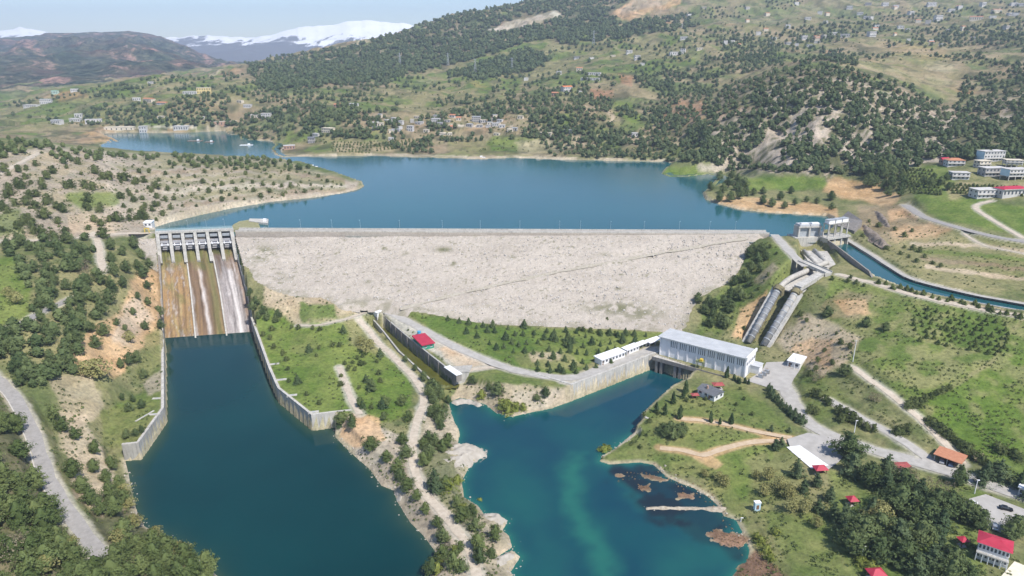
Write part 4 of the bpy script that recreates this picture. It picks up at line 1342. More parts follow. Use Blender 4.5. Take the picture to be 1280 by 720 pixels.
# diagonal berm track across the face
line = smooth_line([(500, 387), (560, 371), (620, 357), (700, 340), (780, 325), (860, 311), (935, 298)], 6)
pts = np.array([P_face(*p) for p in line])
V = []
for i, p in enumerate(pts):
    d = pts[min(i + 1, len(pts) - 1)] - pts[max(i - 1, 0)]
    sd_ = np.array([-d[1], d[0], 0]) / np.linalg.norm(d[:2])
    w_ = 1.2 + .5 * math.sin(i * 1.3) + .3 * math.sin(i * 3.1)
    for k in (-1, 0, 1):
        v = p + sd_ * k * w_
        V.append((v[0], v[1], zface(v[0], v[1]) + .35 + .1 * (k == 0)))
n = len(pts)
qd = [(i * 3 + k, i * 3 + 3 + k, i * 3 + 4 + k, i * 3 + 1 + k) for i in range(n - 1) for k in (0, 1)]
link('berm_track', mesh_np('berm_track', np.array(V) - np.array(dam.location), qd, mat=basic('weedy_gravel', (.30, .265, .20), (.45, .41, .345), .7, .95, .1)), dam)

# ================================================================== spillway
GL, GR = P(200, 312, 33), P(292, 308, 33)
gdir = (GR - GL)[:2] / np.linalg.norm((GR - GL)[:2])
fl = (P(208, 421, 0) - GL)[:2]
fl = fl / np.linalg.norm(fl)
GW = np.linalg.norm((GR - GL)[:2])


def sp(a, t):
    """plan point a (0..1) across the gates, t metres downstream"""
    return GL[:2] + gdir * GW * a + fl * t


spw = thing('spillway', (*sp(.5, 0), 33), 'six-bay concrete spillway with radial gates and a stained chute into the pool', 'spillway')
# chute surface with its stains and weeds
ts = np.linspace(0, len(CH3) - 1.001, 150)
NA = 90
V, COLR = [], []
LEN = len(ts)
az = np.linspace(0, 1, NA)
for k, t in enumerate(ts):
    i = int(t)
    f = t - i
    l = CH3[i][0] * (1 - f) + CH3[i + 1][0] * f
    r = CH3[i][1] * (1 - f) + CH3[i + 1][1] * f
    V.append(l[None, :] * (1 - az[:, None]) + r[None, :] * az[:, None])
V = np.array(V)
A2 = np.repeat(az[None, :], LEN, 0)
D2 = np.linalg.norm((V - V[:1])[..., :2], axis=-1) / 96.0           # 0 at the gates, about 1 at the water
st = fbm(A2 * 55 + (fbm(A2 * 12, D2 * 14, 3, 2) - .5) * 5, D2 * 7, 4, 5)                                    # streaks run with the flow
st2 = fbm(A2 * 24 + 7, D2 * 3, 4, 8)
bl = fbm(A2 * 9, D2 * 9, 4, 15)
col = np.zeros(V.shape)
grey = np.array([.34, .30, .285]); white = np.array([.62, .58, .56]); orange_ = np.array([.36, .22, .085]); brown_ = np.array([.215, .135, .075]); grn = np.array([.16, .17, .045]); ylw = np.array([.36, .26, .11])


def mx(c0, c1, t):
    return c0 + (c1 - c0) * np.clip(t, 0, 1)[..., None]


bay = np.digitize(A2, [.33, .68])
A0 = A2.copy()
A2 = A2 + (fbm(A0 * 22, D2 * 11, 4, 31) - .5) * .045
c1 = mx(np.broadcast_to(orange_, V.shape), ylw, sstep(.4, .7, st2))
c1 = mx(c1, brown_, sstep(.42, .62, st) * .75)
c1 = mx(c1, grn, sstep(.5, .75, bl) * .5)
c1 = mx(c1, white, sstep(.60, .72, st) * .4)
c2 = mx(np.broadcast_to(brown_, V.shape), orange_, sstep(.5, .7, st2) * .6)
c2 = mx(c2, white, np.exp(-((A2 - .475 - .05 * (D2 - .6)) / .026) ** 2) * sstep(.50, .64, D2 + .16 * (st - .5)) * (.35 + .6 * st))
c2 = mx(c2, brown_ * .75, np.exp(-((A2 - .43 - .05 * (D2 - .6)) / .016) ** 2) * sstep(.35, .5, D2) * .85)
c2 = mx(c2, brown_ * .7, np.exp(-((A2 - .525 - .05 * (D2 - .6)) / .014) ** 2) * sstep(.4, .6, D2) * .7)
c2 = mx(c2, white * .85, np.exp(-((A2 - .355) / .014) ** 2) * sstep(.6, .85, D2) * .7)
c2 = mx(c2, grn, np.exp(-((A2 - .62) / .05) ** 2) * .7)
c3 = mx(np.broadcast_to(grey, V.shape), white, sstep(.45, .75, st) * .5)
c3 = mx(c3, white * 1.1, np.exp(-((A2 - .865) / .028) ** 2) * sstep(.44, .56, D2) * (.5 + .6 * st))
c3 = mx(c3, brown_, sstep(.62, .40, D2 + (bl - .5) * .4) * .85)
c3 = mx(c3, brown_ * .9, sstep(.55, .72, st2) * sstep(.9, .5, D2) * .6)
c3 = mx(c3, brown_ * .8, np.exp(-((A2 - .745) / .02) ** 2) * sstep(.35, .45, D2) * sstep(.75, .55, D2) * .8)
c3 = mx(c3, brown_ * 1.1, np.exp(-((A2 - .98) / .03) ** 2) * .8)
col = np.where((bay == 0)[..., None], c1, np.where((bay == 1)[..., None], c2, c3))
gtop = sstep(.58, .40, D2 + (bl - .5) * .35 + .10 * (bay == 2))
col = mx(col, grn * (.8 + .5 * bl[..., None]), gtop * .92)
col = mx(col, ylw * .8, gtop * sstep(.5, .68, st2) * .55)
streak = fbm(A0 * 90, D2 * 3.5, 3, 41)
col = col * (.62 + .62 * streak[..., None]) * (1 - .35 * sstep(.55, .7, fbm(A0 * 40, D2 * 2.2, 3, 43))[..., None])
V[..., 2] += (gtop * (bl - .3) * .9)
_l = col.mean(-1, keepdims=True)
col = _l + (col - _l) * .86
m_chute, nt, b = new_mat('stained_chute')
at = nd(nt, 'ShaderNodeAttribute', attribute_name='cover')
na = noise(nt, 1.2, 4, .65, stretch=(1.4, .5, .6))
rr = ramp(nt, na.outputs[0], [(.3, (.7, .7, .7)), (.7, (1.25, 1.22, 1.2))])
c = mixc(nt, at.outputs['Color'], rr.outputs[0], .8, 'MULTIPLY')
nt.links.new(c, b.inputs['Base Color'])
b.inputs['Roughness'].default_value = .85
b.inputs['Specular IOR Level'].default_value = .2
me = mesh_np('chute', V.reshape(-1, 3) - np.array(spw.location), grid_quads(LEN, NA)[:, ::-1], mat=m_chute, smooth=True)
ca = me.color_attributes.new('cover', 'FLOAT_COLOR', 'POINT')
ca.data.foreach_set('color', np.concatenate([col.reshape(-1, 3), np.ones((LEN * NA, 1))], 1).astype(np.float32).ravel())
link('chute', me, spw)


def chute_pt(a, t):
    i = min(int(t), len(CH3) - 2)
    f = t - i
    l = CH3[i][0] * (1 - f) + CH3[i + 1][0] * f
    r = CH3[i][1] * (1 - f) + CH3[i + 1][1] * f
    return l * (1 - a) + r * a


for a in (.33, .68):
    p = [chute_pt(a, t) for t in np.linspace(1.1, 4.3, 22)]
    MB().wall([q[:2] for q in p], .9, [q[2] - 1 for q in p], [q[2] + 1.5 for q in p]).build('divider_wall', m_conc_pale, spw)
for a, sd_ in ((0, -1), (1, 1)):
    p = [chute_pt(a, t) for t in np.linspace(0.2, 4.55, 30)]
    tops = [min(45.0, max(q[2] + 4.6, 8.2)) for q in p]
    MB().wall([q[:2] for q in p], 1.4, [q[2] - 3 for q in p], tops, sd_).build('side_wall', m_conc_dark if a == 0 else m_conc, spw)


def side_prism(mb, a, th, prof):
    """upright slab along the flow: profile of (t, z) extruded th across"""
    o = gdir * th / 2
    n = len(prof)
    vs = []
    for s_ in (-1, 1):
        for t, z in prof:
            c_ = sp(a, t) + o * s_
            vs.append((c_[0], c_[1], z))
    fs = [tuple(range(n)), tuple(range(n, 2 * n))[::-1]] + [(i, n + i, n + (i + 1) % n, (i + 1) % n) for i in range(n)]
    return mb.add(vs, fs)


for k in range(7):
    side_prism(MB(), k / 6, 2.3 if 0 < k < 6 else 2.6, [(-9, 30), (-9, 45.05), (2.6, 45.05), (3.4, 44.2), (8, 41.5), (14, 35.5), (21 if k % 2 else 24, 29.0), (20, 24), (0, 28)]).build('pier', m_conc, spw)
m_gate = basic('gate_steel', (.27, .26, .28), (.42, .41, .43), .9, .6, .4, stretch=(1, 1, .3))
for k in range(6):
    a0, a1 = (k + .14) / 6, (k + .86) / 6
    arc = [(2.2 + 2.2 * math.sin(x), 33.6 + 6.6 * (i / 6)) for i, x in enumerate(np.linspace(.9, 0, 7))]
    mb = MB()
    vs, fs = [], []
    for t, z in arc:
        for a in (a0, a1):
            for dt in (0, .35):
                c_ = sp(a, t + dt)
                vs.append((c_[0], c_[1], z))
    for i in range(6):
        for x, y in ((0, 2), (3, 1), (2, 3), (1, 0)):
            fs.append((4 * i + x, 4 * i + y, 4 * i + 4 + y, 4 * i + 4 + x))
    fs += [(0, 1, 3, 2), (24, 26, 27, 25)]
    gate = mb.add(vs, fs).build('gate', m_gate, spw)
    for zz in (35.2, 37.4, 39.6):
        c0, c1_ = sp(a0, 4.3), sp(a1, 4.3)
        MB().beam((*c0, zz), (*c1_, zz), .4).build('rib', m_steel, gate)
    for a in (a0 + .02, a1 - .02):
        for zz in (35.6, 38.6):
            MB().beam((*sp(a, 3.8), zz), (*sp(a, 10.2), 38.2), .5).build('arm', m_white if zz > 36 else m_steel, gate)
    MB().beam((*sp(k / 6 + .02, 9.0), 38.6), (*sp((k + 1) / 6 - .02, 9.0), 38.6), .7, .7).build('trunnion_beam', m_offwhite, gate)
    MB().obox(sp((k + .5) / 6, 1.5), gdir, 5.2, 1.6, 42.0, 43.7).build('hoist', m_steel, gate)
    c_ = sp((k + .5) / 6, -3)
    MB().obox(c_, gdir, GW / 6 - 2.6, .5, 33, 44.9).build('stop_wall', m_conc_dark, spw)
mb = MB().prism([sp(-.03, -8.8), sp(-.03, .6), sp(1.03, .6), sp(1.03, -8.8)], 45.06, 46.2)
mb.build('bridge_deck', m_conc_pale, spw)
mb = MB()
for t in (-8.4, .3):
    mb.beam((*sp(-.02, t), 47.3), (*sp(1.02, t), 47.3), .16)
    for k in range(25):
        c_ = sp(-.02 + 1.04 * k / 24, t)
        mb.beam((*c_, 46.2), (*c_, 47.3), .12)
mb.build('railing', m_teal, spw)
mb = MB()
mb.prism([sp(-.02, -7.5), sp(-.02, -5.4), sp(1.02, -5.4), sp(1.02, -7.5)], 46.202, 46.9)
mb.build('service_kerb', m_teal, spw)


def lamp_post(p, h, label, group):
    h = h * .85
    r = thing('lamp_post', p, label, 'lamp post', group)
    MB().tube([p, (p[0], p[1], p[2] + h)], [.09, .05], 6).build('pole', m_steel, r)
    MB().beam((p[0], p[1], p[2] + h - .1), (p[0], p[1] - 1.4, p[2] + h + .25), .1).build('arm', m_white, r)
    MB().obox((p[0], p[1] - 1.5), (0, 1), .8, .3, p[2] + h + .15, p[2] + h + .32).build('lamp_head', m_steel, r)


for a in (.0, .17, .42, .67, .92):
    c_ = sp(a, -8.0)
    lamp_post((*c_, 46.2), 7.5, 'thin pale lamp post on the bridge over the spillway gates', 'lamp posts on the spillway bridge')
for px_ in (331, 372, 412, 448, 498, 552, 600, 650, 700, 726, 764, 806, 850, 888, 920):
    x = P(px_, 290, 45)[0]
    lamp_post((x, yc(x) + 8.1, 46.0), 7.5, 'thin pale lamp post along the parapet of the dam crest road', 'lamp posts along the dam crest')

# ================================================================== retaining walls round the water
def retaining_wall(px, z, z0, ztop, th, side, mat, label, cap=True, tops=None):
    pts = [P(a, b, z)[:2] for a, b in px]
    r = thing('retaining_wall', (*pts[0], z), label, 'retaining wall')
    MB().wall(pts, th, z0, tops or ztop, side).build('wall_face', mat, r)
    if cap:
        tp = tops or [ztop] * len(pts)
        MB().wall([np.array(p) for p in pts], th * .8, [t + .003 for t in tp], [t + .35 for t in tp], side).build('coping', m_conc_pale, r)
    return r


retaining_wall([(206.6, 424), (207.5, 440), (208.5, 528), (177, 574), (156, 576)], 0, -5, 8.1, 1.4, -1, m_conc, 'stained grey concrete wall holding the lawn on the far bank of the dark spillway pool', tops=[9.5, 8.4, 8.1, 8.1, 8.0])
retaining_wall([(315.5, 414), (338, 478), (349, 503), (391, 538), (420, 534), (441, 531.5)], 0, -5, 8.1, 1.4, 1, m_conc_pale, 'pale streaked concrete wall between the spillway pool and the bright green lawn', tops=[9.5, 8.4, 8.1, 8.1, 8.0, 7.9])
retaining_wall([(672, 487.5), (713.5, 501), (760, 483), (817, 460), (823, 457.5)], 0.0, -5, 9.0, 1.6, 1, m_conc_pale, 'long streaked concrete quay wall below the yard, running to the power station')
retaining_wall([(820, 515), (801, 533), (806, 538.5), (812, 540)], 0, -5, 6.6, 1.3, 1, m_conc_pale, 'short pale concrete wall at the tip of the bank with conifers')
# long wall of the mossy side channel
rw = [(480.5, 408.5), (494, 421), (510, 435), (540, 460), (567.5, 482)]
pts = [P(a, b, Z_SIDE)[:2] for a, b in rw]
r = thing('channel_wall', (*pts[0], 4), 'long dark grey concrete wall beside the moss-green side channel', 'retaining wall')
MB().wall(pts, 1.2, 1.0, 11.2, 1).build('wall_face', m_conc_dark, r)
MB().wall(pts, .8, 11.203, 11.5, 1).build('coping', m_conc, r)
for k in range(9):
    t = (k + .5) / 9 * 4
    i = int(t)
    c_ = pts[i] + (pts[i + 1] - pts[i]) * (t - i)
    d = pts[i + 1] - pts[i]
    nn = np.array([d[1], -d[0]]) / np.linalg.norm(d)
    MB().obox(c_ + nn * .25, d, .7, .5, 2, 11.0).build('buttress', m_conc_dark, r)
lw = [(461, 400), (480, 419), (500, 443), (525, 465), (548, 485)]
pts2 = [P(a, b, Z_SIDE)[:2] for a, b in lw]
r = thing('channel_kerb', (*pts2[0], 4), 'low broken concrete kerb on the dirt track side of the mossy channel', 'retaining wall')
MB().wall(pts2, .9, 1.0, [9.5, 7.5, 6.6, 6.2, 5.6], -1).build('wall_face', m_conc, r)
# abutment block where the channel ends
c0, c1_ = P(569, 482, 3.5)[:2], P(586, 480, 3.5)[:2]
r = thing('abutment_block', (*c0, 3), 'pale concrete end block of the dark channel wall above the inlet', 'retaining wall')
MB().prism([c0, c1_, c1_ + [1.5, 8], c0 + [-2, 8]], 0, 10.6).build('block', m_conc_pale, r)
MB().prism([c0 + [-.2, -.2], c1_ + [.2, -.2], c1_ + [1.7, 8.2], c0 + [-2.2, 8.2]], 10.603, 10.9).build('coping', m_conc, r)

# ================================================================== canal walls and intakes
cl = [P(a, b, Z_CANAL)[:2] for a, b in CANAL_L]
cr_ = [P(a, b, Z_CANAL)[:2] for a, b in CANAL_R]
r = thing('canal_wall', (*cl[0], Z_CANAL), 'dark brown concrete wall on the penstock side of the canal head', 'retaining wall')
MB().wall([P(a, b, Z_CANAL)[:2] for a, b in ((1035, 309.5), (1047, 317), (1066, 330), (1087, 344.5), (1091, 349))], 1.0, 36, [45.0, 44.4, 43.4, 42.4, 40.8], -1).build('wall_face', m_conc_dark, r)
r = thing('canal_lining', (*cr_[0], Z_CANAL), 'grey concrete lining along the hill side of the turquoise irrigation canal', 'canal lining')
MB().wall(cr_, .8, 36, 40.9, 1).build('wall_face', m_conc, r)
r = thing('canal_lining', (*cl[2], Z_CANAL), 'pale concrete lining along the meadow side of the turquoise irrigation canal', 'canal lining')
MB().wall(cl[2:], .8, 36, 40.35, -1).build('wall_face', m_conc_pale, r)

# irrigation intake: three bays over the canal head
p0, p1 = P(1033.5, 309, 39.5)[:2], P(1058.5, 305, 39.5)[:2]
ax = (p1 - p0) / np.linalg.norm(p1 - p0)
ay = np.array([-ax[1], ax[0]])
L = np.linalg.norm(p1 - p0)
LP = lambda a, b_: p0 + ax * a + ay * b_
it = thing('canal_intake', (*LP(L / 2, 0), 39.5), 'three-bay concrete canal intake with a tall open hoist frame at the lake shore', 'intake tower')
for k in range(4):
    MB().obox(LP(L * k / 3, 3.0), ay, 7.0, 1.1, 36, 45).build('pier', m_conc_pale, it)
for k in range(3):
    MB().obox(LP(L * (k + .5) / 3, 4.5), ax, L / 3 - 1.15, .5, 36, 44.8).build('gate', m_dark, it)
MB().prism([LP(-1.5, -1.2), LP(L + 1.5, -1.2), LP(L + 1.5, 9), LP(-1.5, 9)], 45.003, 46.1).build('platform', m_conc_pale, it)
for k in range(4):
    for b_ in (1.2, 5.4):
        MB().obox(LP(.6 + (L - 1.2) * k / 3, b_), ax, .7, .7, 46.103, 55.5).build('column', m_conc_pale, it)
MB().prism([LP(0, .6), LP(L, .6), LP(L, 6), LP(0, 6)], 55.503, 56.1).build('hoist_deck', m_conc, it)
for k in range(3):
    h = MB().obox(LP(L * (k + .5) / 3, 3.3), ax, L / 3 - 1.0, 3.8, 56.103, 58.4).build('hoist_house', m_offwhite, it)
    MB().obox(LP(L * (k + .5) / 3, 3.3), ax, L / 3 - .6, 4.3, 58.403, 58.75).build('roof', m_steel, h)
for b_ in (-1.1, 8.9):
    mb = MB().beam((*LP(-1.4, b_), 47.2), (*LP(L + 1.4, b_), 47.2), .12)
    for k in range(9):
        mb.beam((*LP(-1.4 + (L + 2.8) * k / 8, b_), 46.1), (*LP(-1.4 + (L + 2.8) * k / 8, b_), 47.2), .1)
    mb.build('railing', m_steel, it)

# power intake: two gate houses on the concrete block above the penstocks
p0, p1 = P(999.5, 298, 45)[:2], P(1026, 297, 45)[:2]
ax = (p1 - p0) / np.linalg.norm(p1 - p0)
ay = np.array([-ax[1], ax[0]])
L = np.linalg.norm(p1 - p0)
LP = lambda a, b_: p0 + ax * a + ay * b_
it = thing('penstock_intake', (*LP(L / 2, 0), 45), 'twin grey gate houses on a concrete block above the upper penstocks', 'intake tower')
MB().prism([LP(-3.0, 0), LP(L + 5.5, 0), LP(L + 5.5, 12), LP(-3, 12)], 36, 45.4).build('block', m_conc_pale, it)
_q = [P(a, b, 38.9)[:2] for a, b in ((1001, 313), (1034, 314), (1045, 331), (1034, 334), (1012, 329))]
MB().prism(_q, 35, 38.95).build('apron', m_conc_pale, it)
for k in range(3):
    MB().obox(LP(L * k / 2, 5), ay, 7, 1.1, 45.403, 53.2).build('pier', m_conc_pale, it)
for k in range(2):
    MB().obox(LP(L * (k + .5) / 2, 5.4), ax, L / 2 - 1.15, 4.6, 45.403, 52.0).build('gate', m_steel, it)
    h = MB().obox(LP(L * (k + .5) / 2, 5), ax, L / 2 - .5, 6.4, 53.203, 54.6).build('hoist_house', m_grey_roof, it)
    MB().obox(LP(L * (k + .5) / 2, 3.4), ax, L / 2 - 2.6, 2.4, 54.603, 55.5).build('hoist', m_offwhite, h)
MB().prism([LP(-.8, 1.2), LP(L + .8, 1.2), LP(L + .8, 1.9), LP(-.8, 1.9)], 52.2, 53.2).build('lintel', m_conc_pale, it)
c_ = LP(L + 3.0, 5)
MB().obox(c_, ax, 2.6, 2.6, 45.403, 48.6).build('kiosk', m_white, it)
# sloping revetment beside the intake
q = [P(1046, 283, 45.3), P(1052, 272, 45.2), P(1060, 265, 49), P(1078, 277, 50), P(1068, 290, 46)]
r = thing('revetment', q[0], 'sloping dark concrete revetment between the canal intake and the brown hillside', 'revetment')
MB().add([tuple(p + np.array([0, 0, .8])) for p in q] + [tuple(p - np.array([0, 0, 4])) for p in q], [(4, 3, 2, 1, 0), (5, 6, 7, 8, 9)] + [(i, (i + 1) % 5, 5 + (i + 1) % 5, 5 + i) for i in range(5)]).build('slab', m_conc_dark, r)
# ================================================================== penstocks
m_pipe, nt, b = new_mat('penstock_paint')
na = noise(nt, .5, 5, .7)
nb_ = noise(nt, .12, 3, .6)
rr = ramp(nt, na.outputs[0], [(.3, (.13, .135, .145)), (.6, (.24, .245, .255)), (.75, (.36, .36, .355))])
r2 = ramp(nt, nb_.outputs[0], [(.45, (0, 0, 0)), (.62, (1, 1, 1))])
c = mixc(nt, rr.outputs[0], (.46, .43, .37), mixc(nt, (0, 0, 0), r2.outputs[0], .7))
nt.links.new(c, b.inputs['Base Color'])
b.inputs['Roughness'].default_value = .7
m_moss_conc = basic('mossy_concrete', (.12, .11, .06), (.28, .24, .14), .5, .9, .1)
PR = 2.0
SIDE = -1
for k, (A, B, U, lab) in enumerate((((973, 361, 35.2), (938, 423, 10.6), (1010, 338, 39.3), 'grey steel penstock nearest the dam, running down the bank with a curved upper pipe'),
                                    ((995, 365, 35.2), (957, 427, 10.6), (1028, 343, 39.3), 'grey steel penstock nearest the eroded cliff, running down the bank'))):
    A, B, U = P(*A), P(*B), P(*U)
    r = thing('penstock', B, lab, 'penstock', None)
    d = (B - A) / np.linalg.norm(B - A)
    MB().tube([A + d * -1.5, B + d * 3], PR, 20).build('pipe', m_pipe, r, smooth=True)
    for j in range(9):
        c_ = A + (B - A) * (j + .6) / 9
        MB().tube([c_, c_ + d * .5], PR + .22, 20).build('flange', m_steel, r)
    if k == 0:
        a_, b_ = A * .92 + U * .08, U * 1.1 - A * .1
        off_ = np.array([4.6, -.6, 0])
        MB().beam(a_ + off_ - [0, 0, PR + .4], b_ + off_ - [0, 0, PR + .4], 15, .8).build('apron', m_conc_pale, r)
    mid = (A + U) / 2 + np.array([-1.2, .6, .9])
    if k == 1:
        MB().beam(A + d * -2 + [0, 0, .9], U + [0, 0, .5], 4.6, 2.6).build('culvert', m_conc_pale, r)
        for s_ in (-1, 1):
            e_ = np.cross((U - A) / np.linalg.norm(U - A), [0, 0, 1]) * s_ * 2.35
            MB().beam(A + e_ + [0, 0, 2.3], U + e_ + [0, 0, 1.9], .4, .9).build('kerb', m_conc, r)
    up = smooth_line([A + np.array([0, 0, .1]), A * .6 + U * .4 + np.array([-.8, .6, 1.2]), U + np.array([0, 0, 0]), U + (U - mid) * 1.2], 6)
    if k == 0:
        MB().tube(up, PR * .85, 20).build('upper_pipe', concrete('pipe_render_%d' % k, (.44, .41, .36), (.25, .23, .2), .5), r, smooth=True)
    # anchor block with a mossy arch
    ax = d[:2] / np.linalg.norm(d[:2])
    MB().obox(A[:2] - ax * .5, ax, 3.2, PR * 2 + 2.0, A[2] - 4, A[2] + PR * .55).build('anchor_block', m_moss_conc, r)
    MB().tube([A - d * 1.6, A + d * 1.4], PR + .8, 18).build('collar', m_moss_conc, r)
    # concrete strips either side
    n_ = np.array([-ax[1], ax[0]])
    for s_ in ((1,) if k == 0 else (-1,)):
        o = np.array([*(n_ * s_ * SIDE * (PR + 1.1)), 0])
        MB().beam(A + o - d * 1 + [0, 0, -1.2], B + o + d * 4 + [0, 0, -1.2], 1.9, 1.6).build('side_slab', m_conc_pale, r)
    MB().beam(A + [0, 0, -PR - .4], B + d * 4 + [0, 0, -PR - .4], 2 * PR, .6).build('bed', m_moss_conc, r)
# upper twin pipes below the intake block
for k, (a, b_) in enumerate((((1005, 314), (1022, 331)), ((1018, 313), (1038, 332)))):
    p, q = P(*a, 39.6), P(*b_, 38.6)
    r = thing('feeder_pipe', p, ('short concrete feeder pipe under the gate houses, on the dam side', 'short concrete feeder pipe under the gate houses, on the canal side')[k], 'pipe')
    MB().tube([p, q], 1.5, 18).build('pipe', m_conc_pale, r, smooth=True)
    MB().tube([p + (q - p) * .45, p + (q - p) * .52], 1.75, 18).build('collar', m_conc, r)
# road bridge over the penstocks
a, b_ = P(1001, 326, 42.9), P(1036, 341, 41.4)
ax = (b_ - a)[:2] / np.linalg.norm((b_ - a)[:2])
n_ = np.array([-ax[1], ax[0]])
r = thing('access_bridge', a, 'low concrete road bridge crossing over the penstocks beside the meadow', 'bridge')
MB().prism([a[:2] - n_ * 3, b_[:2] - n_ * 3, b_[:2] + n_ * 3, a[:2] + n_ * 3], [a[2] - 1, b_[2] - 1, b_[2] - 1, a[2] - 1], [a[2], b_[2], b_[2], a[2]]).build('deck', m_conc_pale, r)
for t in (.02, .36, .70, .98):
    c_ = a + (b_ - a) * t
    MB().obox(c_[:2], n_, 5.6, .9, c_[2] - 8, c_[2] - 1.003).build('pier', m_conc, r)
for s_ in (-1, 1):
    o = n_ * s_ * 2.8
    MB().wall([a[:2] + o, b_[:2] + o], .25, [a[2] + .003, b_[2] + .003], [a[2] + .8, b_[2] + .8], 1).build('parapet', m_conc_pale, r)

# ================================================================== buildings
m_wall_w = basic('white_render', (.66, .65, .64), (.76, .75, .74), .3, .8, .2)
m_wall_c = basic('cream_render', (.56, .49, .38), (.66, .59, .48), .3, .8, .2)
m_wall_g = basic('grey_block', (.34, .32, .30), (.44, .42, .40), .3, .85, .2)
m_wall_b = basic('brick_wall', (.36, .22, .16), (.46, .30, .22), .3, .85, .2)
m_wall_y = basic('yellow_render', (.60, .47, .20), (.68, .55, .28), .3, .8, .2)
m_wall_gr = basic('green_paint', (.03, .22, .14), (.05, .28, .19), .5, .6, .3)
m_blue = basic('blue_paint', (.05, .30, .50), (.08, .36, .56), .5, .5, .4)
m_pale_blue = basic('pale_blue_panel', (.45, .62, .72), (.55, .70, .78), .5, .6, .3)
m_olive = basic('olive_machine_paint', (.16, .19, .09), (.24, .26, .13), .8, .6, .3)
m_yellow = basic('yellow_paint', (.62, .42, .04), (.70, .50, .07), .8, .6, .3)
m_black = basic('black_rubber', (.015, .015, .016), (.03, .03, .03), 2, .7, .3)


class Frame:
    """local axes of a building: a along the front, b away from it"""

    def __init__(s, A, B, D=None, depth=None):
        A, B = np.asarray(A, float), np.asarray(B, float)
        s.o = A[:2]
        s.z = A[2]
        s.ax = (B - A)[:2] / np.linalg.norm((B - A)[:2])
        s.L = np.linalg.norm((B - A)[:2])
        s.ay = np.array([-s.ax[1], s.ax[0]])
        s.W = abs(float(np.dot((np.asarray(D)[:2] - s.o), s.ay))) if D is not None else depth

    def p(s, a, b):
        return s.o + s.ax * a + s.ay * b

    def box(s, mb, a0, a1, b0, b1, z0, z1):
        return mb.prism([s.p(a0, b0), s.p(a1, b0), s.p(a1, b1), s.p(a0, b1)], s.z + z0, s.z + z1)

    def face_box(s, mb, side, u0, u1, z0, z1, t=.06, out=.004):
        """thin box on the front (f), right end (r) or left end (l)"""
        if side == 'f':
            return s.box(mb, u0, u1, -out - t, -out, z0, z1)
        if side == 'r':
            return s.box(mb, s.L + out, s.L + out + t, u0, u1, z0, z1)
        return s.box(mb, -out - t, -out, u0, u1, z0, z1)


def gable(mb, f, H, rise, over=.5, along=True):
    a0, a1, b0, b1 = -over, f.L + over, -over, f.W + over
    z = f.z + H
    if along:
        q = [(*f.p(a0, b0), z), (*f.p(a1, b0), z), (*f.p(a1, b1), z), (*f.p(a0, b1), z), (*f.p(a0, f.W / 2), z + rise), (*f.p(a1, f.W / 2), z + rise)]
        return mb.add(q, [(0, 1, 5, 4), (2, 3, 4, 5), (0, 4, 3), (1, 2, 5), (3, 2, 1, 0)])
    q = [(*f.p(a0, b0), z), (*f.p(a1, b0), z), (*f.p(a1, b1), z), (*f.p(a0, b1), z), (*f.p(f.L / 2, b0), z + rise), (*f.p(f.L / 2, b1), z + rise)]
    return mb.add(q, [(0, 4, 5, 3), (1, 2, 5, 4), (0, 1, 4), (2, 3, 5), (3, 2, 1, 0)])


def hip(mb, f, H, rise, over=.5):
    a0, a1, b0, b1 = -over, f.L + over, -over, f.W + over
    z = f.z + H
    k = min(f.L, f.W) / 2
    if f.L >= f.W:
        r0, r1 = f.p(k, f.W / 2), f.p(f.L - k + .01, f.W / 2)
    else:
        r0, r1 = f.p(f.L / 2, k), f.p(f.L / 2, f.W - k + .01)
    q = [(*f.p(a0, b0), z), (*f.p(a1, b0), z), (*f.p(a1, b1), z), (*f.p(a0, b1), z), (*r0, z + rise), (*r1, z + rise)]
    if f.L >= f.W:
        return mb.add(q, [(0, 1, 5, 4), (1, 2, 5), (2, 3, 4, 5), (3, 0, 4), (3, 2, 1, 0)])
    return mb.add(q, [(0, 1, 4), (1, 2, 5, 4), (2, 3, 5), (3, 0, 4, 5), (3, 2, 1, 0)])


